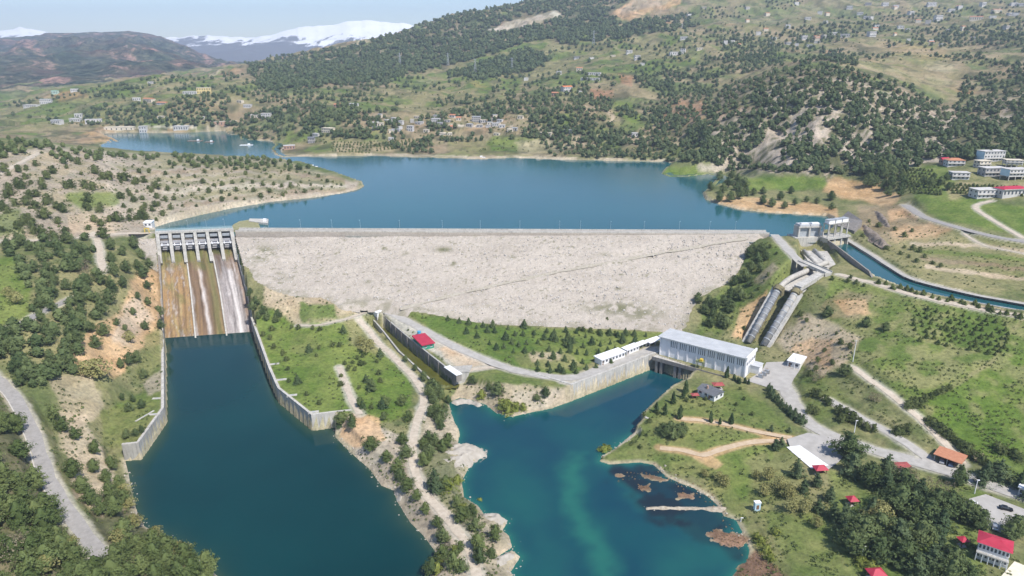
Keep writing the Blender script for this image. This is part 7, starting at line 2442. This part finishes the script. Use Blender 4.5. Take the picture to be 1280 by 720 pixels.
hedge = cv([(120, 175), (135, 200), (160, 225), (185, 250), (212, 275), (240, 300), (268, 325), (300, 350), (325, 362), (105, 150)], 940, 460, 5.145)
singles('cedar', 'cedar_tree', hedge, (4.6, 6.0), 'blue-green conifer in the dense row lining the bend of the plant road', 'conifer', 'conifer row along the plant road', 1.25)
singles('bush', 'round_bush', cv([(395, 180), (430, 190), (470, 215), (495, 240), (560, 290), (600, 315), (640, 335), (580, 345), (690, 365), (735, 390), (780, 405), (960, 425), (1000, 405), (930, 430), (380, 290), (410, 290)], 940, 460, 5.145), (3.2, 5), 'big dark rounded bush on the verge across from the conifer row', 'bush', 'big bushes across the plant road', 1.0)
singles('bare', 'bare_tree', cv([(400, 90), (430, 75), (770, 210), (800, 220)], 940, 460, 5.145), (4, 5), 'reddish-grey leafless shrub on the verge above the plant road', 'bare shrub', 'leafless shrubs above the plant road', 1.5)
singles('cedar', 'cedar_tree', [(964, 539, 3.5), (986, 540, 3), (968, 562, 6), (976, 558, 5)], (3, 5), 'small conifer at the junction of the lawn path and the wide apron', 'conifer', 'conifers at the path junction', 1.3)
singles('bush', 'round_bush', [(1136, 510, 4), (1143, 507, 4), (1150, 505, 3.5), (1156, 501, 3.5), (1163, 498, 3), (1170, 494, 3), (1178, 490, 3), (1186, 486, 2.5)], (3, 4), 'dark bush in the hedge line running up the bright meadow', 'bush', 'hedge line up the meadow', 1.2)
singles('bush', 'round_bush', [(1160 + k * 6.2, 528 + k * 4.6) for k in range(13)], (2.6, 4.2), 'dark bush in the hedge between the bright meadow and the dirt track', 'bush', 'hedge between meadow and track', 1.25)
singles('bush', 'round_bush', cv([(1240, 270), (1260, 285), (1180, 245), (1200, 260)], 854, 480, 3), (2.5, 3.5), 'dark bush in the bright meadow above the parking lot', 'bush', 'bushes in the meadow above the lot', 1.4)
# cottage lawn
singles('cypress', 'cypress_tree', cv([(180, 610), (230, 625), (310, 645), (275, 560), (332, 530), (488, 665), (600, 675), (575, 415), (350, 500)], 780, 380, 4.5), (5.5, 7.5), 'slim dark conifer on the cottage lawn by the tailrace', 'conifer', 'slim conifers on the cottage lawn', 1.25)
singles('cypress', 'cypress_tree', cv([(540, 675), (620, 430), (650, 448), (700, 452), (680, 446), (640, 440)], 780, 380, 4.5), (3, 4), 'small slim conifer against the foot of the power station', 'conifer', 'small conifers by the power station', 1.7)
singles('pine', 'pine_tree', [(833, 545, 6), (841, 548, 6), (848, 545, 6.5), (838, 541, 6), (852, 541, 5.5), (828, 540, 5)], (5, 6), 'pine in the dense dark clump by the lawn path on the tailrace bank', 'pine tree', 'pine clump on the tailrace bank', 1.3)
singles('bush', 'round_bush', [(805, 520), (812, 528), (822, 518), (830, 512), (842, 505), (858, 502), (808, 545), (790, 555), (800, 560), (920, 507), (930, 500), (940, 519), (925, 487), (876, 508), (866, 503), (882, 500)], (1.2, 2.4), 'low bush on the tailrace bank around the cottage', 'bush', 'low bushes around the cottage')
singles('willow', 'willow_bush', [(755, 567, 4.5), (760, 564, 3)], (4, 4), 'bright yellow-green bush at the very tip of the tailrace bank', 'bush', 'bushes at the tip of the bank', 1.2)
singles('bud', 'budding_tree', [(905, 607, 5), (898, 600, 4), (880, 596, 3.5), (960, 600, 6), (975, 612, 6), (985, 622, 6), (955, 618, 5), (1005, 640, 6), (990, 640, 6), (945, 598, 4), (1020, 660, 5)], (4, 6), 'sparse olive-brown tree on the dry grass near the reedy shore', 'broadleaf tree', 'budding trees near the reedy shore', 1.2)
singles('willow', 'willow_bush', [(950, 680, 3.5), (958, 690, 3), (945, 672, 2.5), (970, 668, 2.5), (962, 700, 3)], (2, 3), 'fresh green bush at the edge of the reddish reeds', 'bush', 'bushes by the reddish reeds', 1.2)
# park
CL, CG = 'tall dark tree in the crowded park between the plant road and the shore', 'trees of the crowded park'
PARK = [[(1046, 575), (1072, 568), (1108, 596), (1150, 616), (1178, 636), (1200, 662), (1186, 676), (1150, 660), (1112, 640), (1082, 618), (1050, 596)], [(1048, 655), (1085, 640), (1112, 668), (1100, 705), (1066, 704), (1046, 682)], [(1122, 676), (1150, 660), (1176, 702), (1212, 716), (1212, 742), (1172, 742), (1120, 712)]]
for poly, s_ in zip(PARK, (17, 17.5, 18)):
    d = darts(poly, s_, _g, .95)
    for p in hit(d[:, 0], d[:, 1]):
        if random.random() < .55:
            plant('pine', 'park_tree', p, random.uniform(9, 12.5), CL, 'tree', CG, 1.3)
        else:
            plant('cedar', 'park_tree', p, random.uniform(9, 13), CL, 'tree', CG, 1.3)
grove('cedar', 'cedar_tree', [(986, 600), (1020, 606), (1048, 630), (1056, 656), (1022, 640), (1000, 625)], 17, (6, 9), 'conifer on the shore side of the crowded park, behind the white slab', 'conifer', 'conifers behind the white slab', wide=1.2)
singles('cedar', 'cedar_tree', [(996, 596, 9)], (9, 9), 'pointed dark conifer right at the corner of the white slab', 'conifer', wide=1.1)
grove('cedar', 'cedar_tree', [(1222, 606), (1250, 612), (1298, 630), (1298, 616), (1230, 592)], 11, (7, 10), 'dark spreading tree in the row on the far edge of the parking lot', 'conifer', 'trees on the far edge of the parking lot', wide=1.35, road=-2)
singles('pine', 'pine_tree', [(1199, 606, 9)], (9, 9), 'single tree with a bare trunk beside the terracotta garage', 'tree', wide=1.1)
singles('pine', 'pine_tree', [(1268, 668, 8), (1262, 674, 7), (1224, 660, 8), (1218, 655, 8), (1206, 650, 9)], (8, 8), 'tree at the edge of the lot around the crimson roofed house', 'tree', 'trees around the crimson roofed house', 1.2)
singles('bud', 'budding_tree', [(1090, 660, 8), (1096, 655, 8), (1104, 664, 7), (1100, 650, 8)], (8, 8), 'greyish half bare tree in the middle of the crowded park', 'broadleaf tree', 'half bare trees in the park', 1.1)
singles('bare', 'bare_tree', [(1112, 596, 7), (1122, 602, 7), (1133, 604, 8), (1140, 610, 7), (1168, 618, 7), (1183, 622, 7), (1158, 612, 6)], (7, 7), 'thin leafless tree on the verge between the plant road and the park', 'bare tree', 'leafless trees along the plant road', 1.0)
singles('willow', 'willow_bush', [(1100, 702, 3.5), (1088, 712, 3.5), (1076, 705, 3), (1160, 718, 3)], (3, 3), 'light green bush under the park conifers', 'bush', 'light bushes under the park conifers', 1.3)
# lake shore on the right
grove('pine', 'lakeside_tree', [(880, 240), (888, 228), (910, 220), (930, 232), (935, 248), (915, 256), (890, 254)], 9, (8, 12), 'dark tree in the clump on the wooded point at the lake end near the intakes', 'tree', 'trees on the wooded point', wide=1.2)
grove('pine', 'lakeside_tree', [(935, 240), (960, 238), (1040, 246), (1052, 262), (1000, 264), (940, 256)], 11, (6, 9), 'tree in the row above the orange lake shore near the intakes', 'tree', 'trees above the orange shore', .8, wide=1.2)
grove('pine', 'lakeside_tree', [(1082, 232), (1098, 210), (1125, 222), (1132, 246), (1110, 250)], 8, (9, 14), 'tall dark tree in the clump at the end of the orange cutting', 'tree', 'trees by the orange cutting', wide=1.1)
grove('pine', 'lakeside_tree', [(1150, 226), (1182, 222), (1188, 240), (1160, 236)], 8, (6, 9), 'tree in the dark clump on the orchard edge below the lone white house', 'tree', 'trees on the orchard edge', wide=1.2)
singles('bush', 'round_bush', [(1118, 288), (1098, 284), (1086, 278), (1078, 296), (1108, 312), (1130, 296), (1140, 290), (1098, 305), (1125, 318), (1136, 322), (1145, 328), (1155, 322), (1165, 330), (1150, 315), (1175, 334), (1140, 312), (1130, 310)], (2, 4), 'grey-green bush on the rough slope over the canal head', 'bush', 'bushes over the canal head', 1.1)

# ------------------------------------------------------------------ masses: woods and scrub nobody could count
def mass(name, kd, pts3, hr, nleaf, leaf, mat, label_kind='stuff', wide=1.0, nt_=5, core=True, seed=5):
    g = np.random.default_rng(seed)
    T = [crown_geo(kd, nleaf, leaf, np.random.default_rng(seed + i), core) for i in range(nt_)]
    Vs, Qs, Ts, off = [], [], [], 0
    pick = g.integers(0, nt_, len(pts3))
    for t in range(nt_):
        pp = pts3[pick == t]
        if not len(pp):
            continue
        V, Q = T[t]
        h = g.uniform(*hr, len(pp))
        w = h * wide * g.uniform(.8, 1.2, len(pp))
        a = g.uniform(0, 6.28, len(pp))
        ca_, sa_ = np.cos(a), np.sin(a)
        X = (V[None, :, 0] * ca_[:, None] - V[None, :, 1] * sa_[:, None]) * w[:, None] + pp[:, None, 0]
        Y = (V[None, :, 0] * sa_[:, None] + V[None, :, 1] * ca_[:, None]) * w[:, None] + pp[:, None, 1]
        Z = V[None, :, 2] * h[:, None] + pp[:, None, 2] - .1
        Vs.append(np.stack([X, Y, Z], -1).reshape(-1, 3))
        Qs.append((Q[None] + (np.arange(len(pp)) * len(V))[:, None, None] + off).reshape(-1, 4))
        Ts.append(np.repeat(g.random(len(pp)), len(V)))
        off += len(pp) * len(V)
    me = mesh_np(name, np.concatenate(Vs), np.concatenate(Qs), mat=mat)
    a = me.attributes.new('tint', 'FLOAT', 'POINT')
    a.data.foreach_set('value', np.concatenate(Ts).astype(np.float32))
    return tag(link(name, me), kind='stuff')


def wood(polys, spacing, fill, near=None, excl=(), thr=None, scale=40):
    out = []
    for poly in polys:
        d = darts(poly, spacing, _g, fill, excl, 8)
        h = hit(d[:, 0], d[:, 1])
        ok = free(h, 1.0, 1.0)
        if near is not None:
            ok &= (h[:, 1] > near[0]) & (h[:, 1] < near[1])
        h = h[ok]
        if thr is not None:
            h = h[fbm(h[:, 0] / scale, h[:, 1] / scale, 3, 131) > thr]
        out.append(h)
    return np.concatenate(out)


bare_knoll = [(962, 160), (1020, 128), (1090, 155), (1096, 204), (1030, 220), (955, 210), (915, 192)]
W1 = [[(872, 165), (905, 110), (1000, 84), (1060, 86), (1140, 110), (1190, 140), (1205, 98), (1300, 86), (1300, 200), (1180, 200), (1112, 220), (1000, 216), (900, 213)]]
k1 = wood(W1, 4.7, .86, (640, 1500), (bare_knoll, [(1060, 82), (1140, 108), (1190, 135), (1195, 118), (1150, 95)]))
k2 = wood([bare_knoll], 4.6, .85, (640, 1100), (), .45, 22)
k3 = wood([[(675, 178), (780, 172), (852, 182), (870, 160), (900, 175), (905, 206), (860, 203), (780, 198), (690, 196)], [(838, 150), (880, 118), (905, 112), (880, 170), (850, 185)]], 4.6, .8, (700, 1200))
k4 = wood([[(660, 130), (740, 120), (770, 128), (760, 140), (700, 140), (660, 145)], [(790, 95), (850, 92), (905, 100), (880, 125), (830, 120), (800, 110)], [(820, 130), (842, 128), (832, 165), (818, 160)], [(560, 140), (650, 132), (655, 142), (600, 152)], [(345, 140), (400, 130), (420, 145), (390, 160), (340, 166)],
           [(290, 165), (345, 158), (352, 176), (330, 178), (302, 175)], [(330, 100), (420, 112), (400, 130), (320, 130), (280, 112)], [(420, 108), (480, 100), (500, 110), (450, 120)], [(480, 182), (545, 176), (540, 192), (515, 193)]], 4.2, .85, (800, 2400))
k5 = wood([[(300, 76), (440, 60), (560, 20), (690, -8), (790, -8), (760, 40), (660, 52), (600, 72), (520, 92), (430, 106), (330, 112)], [(700, 40), (860, 18), (880, 32), (780, 48), (700, 56)], [(620, 72), (660, 62), (690, 75), (660, 90), (600, 100), (560, 95)]], 3.4, .85, (1200, 4000), ([(605, 40), (640, 24), (700, 12), (706, 22), (660, 34), (618, 44)], [(758, 20), (778, 2), (852, -6), (852, 8), (800, 24), (784, 27)]))
k6 = wood([[(900, 50), (960, 40), (975, 60), (940, 75), (905, 78)], [(985, 40), (1040, 28), (1100, 30), (1110, 42), (1060, 48), (990, 56)], [(1120, 20), (1180, 8), (1200, 22), (1150, 36)], [(1170, 45), (1240, 26), (1300, 30), (1300, 50), (1230, 55), (1190, 62)], [(920, 70), (975, 62), (980, 80), (930, 92)], [(1010, 70), (1060, 60), (1070, 82), (1030, 86)], [(1130, 40), (1195, 36), (1200, 52), (1150, 56)], [(955, 2), (1010, -2), (990, 12), (960, 14)], [(870, 12), (930, 8), (940, 22), (880, 24)]], 3.8, .85, (900, 3200))
k7 = wood([[(0, 132), (200, 96), (340, 88), (560, 100), (700, 62), (860, 40), (1290, 0), (1290, 92), (1150, 70), (1000, 82), (870, 130), (840, 185), (660, 175), (560, 178), (350, 170), (290, 158), (130, 158), (0, 155)]], 4.2, .9, (780, 3300), (), .50, 95)
k7 = np.concatenate([k7, wood([[(0, 132), (200, 96), (340, 88), (560, 100), (700, 62), (860, 40), (1290, 0), (1290, 92), (1150, 70), (1000, 82), (870, 130), (840, 185), (660, 175), (560, 178), (350, 170), (290, 158), (130, 158), (0, 155)]], 17, .7, (780, 3300))])
k5 = np.concatenate([k5] + [k5 + _g.normal(0, 9, k5.shape) * [1, 1, 0] for _ in range(2)])
k5[:, 2] = ground_z(k5[:, 0], k5[:, 1])
far_pts = np.concatenate([k1, k2, k3, k4, k6, k7])
mass('pine_woods', 'pine', far_pts, (5.0, 9.5), 46, .15, FS['far'], wide=1.25)
mass('pine_belts', 'pine', k5, (7.5, 12.5), 30, .19, FS['far'], wide=1.4, seed=15)
near_pts = wood([[(-30, 166), (20, 164), (58, 172), (64, 188), (30, 196), (-30, 200)], [(58, 182), (130, 190), (125, 202), (72, 208)], [(120, 194), (340, 199), (395, 212), (330, 216), (200, 206)]], 6.0, .85, (420, 1000))
near_pts = np.concatenate([near_pts, wood([[(-40, 300), (112, 300), (132, 345), (126, 402), (90, 474), (44, 486), (-40, 470)]], 8.5, .55, (230, 520), ([(-40, 330), (20, 322), (38, 365), (40, 392), (10, 405), (-40, 412)],))])
near_pts = np.concatenate([near_pts, wood([[(-160, 200), (-22, 190), (-22, 740), (-160, 740)], [(1302, 90), (1420, 90), (1420, 215), (1302, 215)]], 14, .7, (120, 1400))])
mass('evergreen_scrub', 'pine', near_pts, (4.5, 7.5), 200, .085, FS['pine'], wide=1.2, seed=25)
orch = []
for o, du, dv, nu_, nv_ in (((418, 178), (4.2, .15), (-.6, 2.9), 12, 5), ((470, 181), (4.6, -.6), (.6, 2.6), 12, 4), ((1186, 232), (5.0, .2), (2.0, 3.2), 18, 4), ((1128, 212), (4.6, .3), (1.6, 4.2), 9, 8)):
    for i in range(nu_):
        for j in range(nv_):
            orch.append((o[0] + i * du[0] + j * dv[0] + _g.normal(0, .4), o[1] + i * du[1] + j * dv[1] + _g.normal(0, .3)))
orch = np.array(orch)
h = hit(orch[:, 0], orch[:, 1])
h = h[free(h)]
mass('orchard_rows', 'bush', h, (2.0, 3.2), 40, .2, FS['bush'], wide=.8, seed=45)


# low scrub, weeds and tufts over open ground
def tufts(polys, spacing, fill, thr, scale, near):
    return wood(polys, spacing, fill, near, (), thr, scale)


k8 = wood([[(0, 132), (200, 96), (340, 88), (560, 60), (700, 20), (860, 10), (1290, 0), (1290, 92), (1150, 75), (1000, 82), (870, 130), (840, 190), (660, 190), (560, 190), (350, 175), (290, 158), (130, 158), (0, 155)]], 4.4, .8, (780, 3300), (), .50, 55)
mass('hillside_shrubs', 'bush', k8, (1.2, 3.4), 16, .34, FS['bush'], wide=1.2, core=False, seed=95)
t1 = tufts([[(-20, 300), (200, 330), (205, 470), (160, 600), (260, 720), (-20, 740)], [(318, 360), (480, 380), (575, 470), (560, 500), (600, 640), (640, 740), (540, 740), (480, 600), (420, 540), (345, 486)]], 4.2, .8, .45, 9, (120, 480))
t2 = tufts([[(500, 388), (640, 408), (820, 418), (770, 440), (700, 468), (600, 450)], [(570, 475), (712, 486), (700, 512), (600, 505)], [(740, 575), (800, 515), (890, 480), (1000, 545), (1000, 600), (1240, 600), (1280, 720), (920, 720), (880, 600)]], 4.0, .7, .48, 7, (120, 430))
t3 = tufts([[(870, 410), (960, 300), (1000, 340), (1094, 356), (1290, 402), (1290, 600), (1160, 560), (1000, 470)], [(1060, 300), (1110, 258), (1200, 284), (1290, 304), (1290, 372), (1130, 344)]], 4.0, .8, .46, 9, (200, 560))
t4 = tufts([[(-20, 190), (130, 192), (340, 200), (445, 232), (300, 256), (180, 286), (-20, 300)]], 2.9, .8, .44, 14, (400, 900))
mass('hill_scrub', 'bush', wood([[(-20, 190), (130, 192), (340, 200), (440, 230), (300, 254), (180, 284), (-20, 300)]], 5.5, .5, (400, 900), (), .50, 16), (.9, 2.2), 34, .26, FS['bush'], wide=1.15, core=False, seed=55)
mass('ground_scrub', 'bush', np.concatenate([t1, t2, t3, t4]), (.35, 1.15), 14, .34, FS['bush'], wide=1.2, core=False, seed=65)
# reddish reeds and pale stems in the shallows
rp = []
for poly, s_ in (([(925, 722), (935, 700), (945, 690), (968, 712), (980, 735), (920, 738)], 2.6), ([(884, 668), (892, 662), (905, 668), (928, 668), (936, 674), (925, 686), (900, 682)], 2.6), ([(770, 593), (790, 590), (818, 592), (820, 598), (795, 600), (772, 602)], 4), ([(796, 606), (810, 606), (812, 614), (798, 614)], 4), ([(846, 615), (868, 618), (866, 624), (848, 622)], 4),
                 ([(815, 578), (836, 592), (868, 606), (890, 618), (905, 634), (898, 640), (880, 626), (850, 610), (826, 596)], 4), ([(905, 640), (935, 690), (928, 696), (902, 650)], 4.5)):
    d = darts(poly, s_, _g, .95)
    p = np.array([P(a, b, 0.0) for a, b in d])
    p[:, 2] = np.maximum(ground_z(p[:, 0], p[:, 1]), -.05)
    rp.append(p)
mass('reed_bed', 'reed', np.concatenate(rp), (.25, .75), 26, .22, FS['reed'], wide=.9, core=False, seed=85)

# ------------------------------------------------------------------ rocks
m_rock = basic('pale_rock', (.31, .275, .23), (.45, .41, .355), .35, .95, .1, bmp=.5, bdist=.4)


def rock(px_poly, z, h, label, name='rock_outcrop', seed=1, mat=None):
    poly = np.array([P(a, b, z)[:2] for a, b in px_poly])
    c_ = poly.mean(0)
    x0, y0 = poly.min(0) - 1
    x1, y1 = poly.max(0) + 1
    nx, ny = int((x1 - x0) / .55) + 2, int((y1 - y0) / .55) + 2
    X, Y = np.meshgrid(np.linspace(x0, x1, nx), np.linspace(y0, y1, ny))
    s = sdist(poly, X, Y) + (fbm(X / 2.5, Y / 2.5, 3, seed) - .5) * 2.0
    Z = z - 1.2 + (h + 1.2) * sstep(1.0, -3.2, s) + (ridged(X / 4, Y / 2.4, 4, seed + 5) - .5) * h * .75
    Z += .12 * (X - c_[0]) * 0
    q = grid_quads(ny, nx)
    q = q[(s.ravel()[q] < 1.4).any(1)]
    used, inv = np.unique(q.ravel(), return_inverse=True)
    V = np.stack([X.ravel() - c_[0], Y.ravel() - c_[1], Z.ravel() - z], -1)[used]
    o = link(name, mesh_np(name, V, inv.reshape(-1, 4), mat=mat or m_rock))
    o.location = (float(c_[0]), float(c_[1]), z)
    return tag(o, label, 'rock')


rock([(540, 572), (556, 562), (580, 559), (603, 562), (606, 568), (590, 578), (574, 592), (555, 596), (542, 588)], .6, 3.2, 'largest pale bare rock on the spit, pointing into the green tailrace water', seed=3)
rock([(596, 650), (604, 643), (622, 643), (634, 650), (630, 658), (612, 664), (598, 660)], .4, 2.4, 'middle pale rock on the tailrace side of the spit', seed=14)
rock([(596, 716), (610, 702), (632, 694), (648, 692), (644, 704), (630, 716), (615, 730), (598, 728)], .4, 2.8, 'lowest pale pointed rock on the tailrace side of the spit', seed=25)
rock([(492, 618), (498, 612), (508, 624), (505, 634), (497, 630)], .2, 1.6, 'small pale rock on the dark pool side of the spit', seed=36)
rock([(552, 538), (566, 540), (573, 546), (562, 552), (553, 548)], .3, 1.8, 'small pale rock just beyond the largest one on the spit', seed=47)
rock([(562, 503), (574, 497), (592, 500), (606, 506), (600, 510), (584, 505), (570, 508)], .1, 1.3, 'heap of pale boulders below the end of the dark channel wall', seed=58)
rock([(801, 633), (815, 631), (850, 631.5), (885, 632), (905, 631), (918, 639), (905, 643), (880, 640), (840, 639.5), (806, 639)], .0, .95, 'thin pale stone causeway reaching into the reedy shallows', 'stone_causeway', seed=69, mat=basic('causeway_stone', (.24, .195, .14), (.46, .40, .32), .9, .95, .1))

m_rock_d = basic('dark_rock', (.14, .115, .095), (.27, .225, .185), .5, .95, .1, bmp=.6, bdist=.4)
rock([(1075, 282), (1084, 284), (1098, 294), (1110, 305), (1104, 308), (1090, 300), (1078, 291)], 44.5, 2.2, 'long dark rock ledge on the rough slope just above the canal', 'rock_ledge', 81, m_rock_d)
rock([(1092, 264), (1100, 266), (1110, 276), (1113, 284), (1106, 282), (1096, 274)], 47.0, 2.2, 'dark rock ledge under the bend of the upper road', 'rock_ledge', 92, m_rock_d)


def stones(lines, n, size, seed):
    g = np.random.default_rng(seed)
    pts = []
    for px_line, z, w in lines:
        L_ = np.array([P(a, b, z)[:2] for a, b in px_line])
        d = np.r_[0, np.cumsum(np.linalg.norm(np.diff(L_, axis=0), axis=1))]
        k = int(n * d[-1] / 60)
        t = g.uniform(0, d[-1], k)
        p = np.stack([np.interp(t, d, L_[:, 0]), np.interp(t, d, L_[:, 1])], -1) + g.normal(0, w, (k, 2))
        zz = np.maximum(ground_z(p[:, 0], p[:, 1]), z - .2)
        pts.append(np.c_[p, zz])
    return stone_mass('shore_stones', np.concatenate(pts), size, seed + 1, m_rock)


def stone_mass(name, pts, size, seed, mat):
    g = np.random.default_rng(seed)
    ico = np.array([(0, 0, 1), (.9, 0, .3), (.3, .85, .3), (-.7, .5, .3), (-.7, -.5, .3), (.3, -.85, .3), (.7, .5, -.4), (-.3, .85, -.4), (-.9, 0, -.4), (-.3, -.85, -.4), (.7, -.5, -.4)])
    fc = [(0, 1, 2), (0, 2, 3), (0, 3, 4), (0, 4, 5), (0, 5, 1), (1, 6, 2), (2, 7, 3), (3, 8, 4), (4, 9, 5), (5, 10, 1), (2, 6, 7), (3, 7, 8), (4, 8, 9), (5, 9, 10), (1, 10, 6)]
    s = size * g.uniform(.4, 1.4, (len(pts), 1, 1)) * g.uniform(.6, 1.3, (len(pts), 1, 3))
    V = ico[None] * s * (1 + g.normal(0, .14, (len(pts), 11, 3))) + pts[:, None]
    T = np.array(fc)[None] + (np.arange(len(pts)) * 11)[:, None, None]
    me = mesh_np(name, V.reshape(-1, 3), None, T.reshape(-1, 3), mat=mat)
    return tag(link(name, me), kind='stuff')


stones([(LEFT_PX[18:30], 0, 1.0), (RIGHT_PX[1:20], 0, 1.3), ([(566, 515), (562, 503), (575, 497), (590, 500), (608, 506), (620, 516), (640, 521), (690, 510)], 0, 1.8), (LEFT_PX[5:14], 0, 1.0), ([(803, 635), (850, 636), (905, 637)], 0, .6), ([(817, 581), (850, 604), (887, 622), (905, 645), (937, 687)], 0, 1.2),
        ([(801, 536), (783, 549), (767, 562), (752, 571)], 0, 1.0), (RES_PX[0:9], Z_RES, 1.0), (RES_PX[32:45], Z_RES, 1.2)], 55, .38, 9)
_n = 11000
_p = np.stack([_g.uniform(-285, 185, _n), _g.uniform(385, 505, _n)], -1)
_d = sdist(FACE_XY, _p[:, 0], _p[:, 1])
_p = _p[(_d < -.5) & (sdist(sp_poly, _p[:, 0], _p[:, 1]) > 1) & (_p[:, 1] < yc(_p[:, 0]) - 1.5) & (_g.random(_n) < .25 + .75 * fbm(_p[:, 0] / 14, _p[:, 1] / 7, 3, 151))]
_p = np.c_[_p, zface(_p[:, 0], _p[:, 1]) + .1]
stone_mass('rockfill_stones', _p, .50, 33, basic('rockfill_stone', (.30, .275, .25), (.58, .545, .505), .5, .95, .1))
print({k: len(v) for k, v in PLANTED.items()})

# ------------------------------------------------------------------ air, light, camera
HZ = (-13500, 9000, -400, 12300, -9.0, 830.0)
mb = MB().prism([(HZ[0], HZ[2]), (HZ[1], HZ[2]), (HZ[1], HZ[3]), (HZ[0], HZ[3])], HZ[4], HZ[5])
mh = bpy.data.materials.new('haze')
mh.use_nodes = True
nt = mh.node_tree
for n in list(nt.nodes):
    nt.nodes.remove(n)
out = nt.nodes.new('ShaderNodeOutputMaterial')
pv = nt.nodes.new('ShaderNodeVolumePrincipled')
pv.inputs['Color'].default_value = (.68, .79, 1.0, 1)
pv.inputs['Density'].default_value = HAZE_DENSITY
pv.inputs['Anisotropy'].default_value = 0.0
nt.links.new(pv.outputs[0], out.inputs['Volume'])
tag(mb.build('haze', mh), kind='stuff')

SUN_AZ, SUN_EL = 140.0, 53.0           # clockwise from straight ahead; sun stands behind the right shoulder
w = bpy.data.worlds.new('World')
SC.world = w
w.use_nodes = True
nt = w.node_tree
bg = nt.nodes['Background']
sky = nt.nodes.new('ShaderNodeTexSky')
sky.sky_type = 'NISHITA'
sky.sun_disc = False
sky.sun_elevation = R(SUN_EL)
sky.sun_rotation = R(SUN_AZ)
sky.altitude = 500
sky.air_density = 1.0
sky.dust_density = 0.4
sky.ozone_density = 4.0
nt.links.new(sky.outputs[0], bg.inputs[0])
bg.inputs[1].default_value = SKY_STRENGTH
sd = bpy.data.lights.new('sun', 'SUN')
sd.energy = SUN_STRENGTH
sd.angle = R(0.5)
sd.color = (1.0, .955, .89)
so = bpy.data.objects.new('sun', sd)
COL.objects.link(so)
d = Vector((math.sin(R(SUN_AZ)) * math.cos(R(SUN_EL)), math.cos(R(SUN_AZ)) * math.cos(R(SUN_EL)), math.sin(R(SUN_EL))))
so.rotation_euler = d.to_track_quat('Z', 'Y').to_euler()

cd = bpy.data.cameras.new('camera')
cd.sensor_width = 36
cd.lens = F / 1280 * 36
cd.clip_start = 1
cd.clip_end = 40000
co = bpy.data.objects.new('camera', cd)
co.location = (0, 0, CAMZ)
co.rotation_euler = (math.pi / 2 - PITCH, 0, 0)
COL.objects.link(co)
SC.camera = co
vs = SC.view_settings
vs.view_transform = 'Standard'
vs.look = 'None'
vs.gamma = 1
vs.use_curve_mapping = False
vs.exposure = EXPOSURE
cy = SC.cycles
cy.use_denoising = True
try:
    cy.denoiser = 'OPENIMAGEDENOISE'
except Exception:
    pass
cy.max_bounces = 5
cy.diffuse_bounces = 2
cy.glossy_bounces = 2
cy.transmission_bounces = 2
cy.volume_bounces = 0
cy.use_adaptive_sampling = True
cy.adaptive_threshold = 0.02
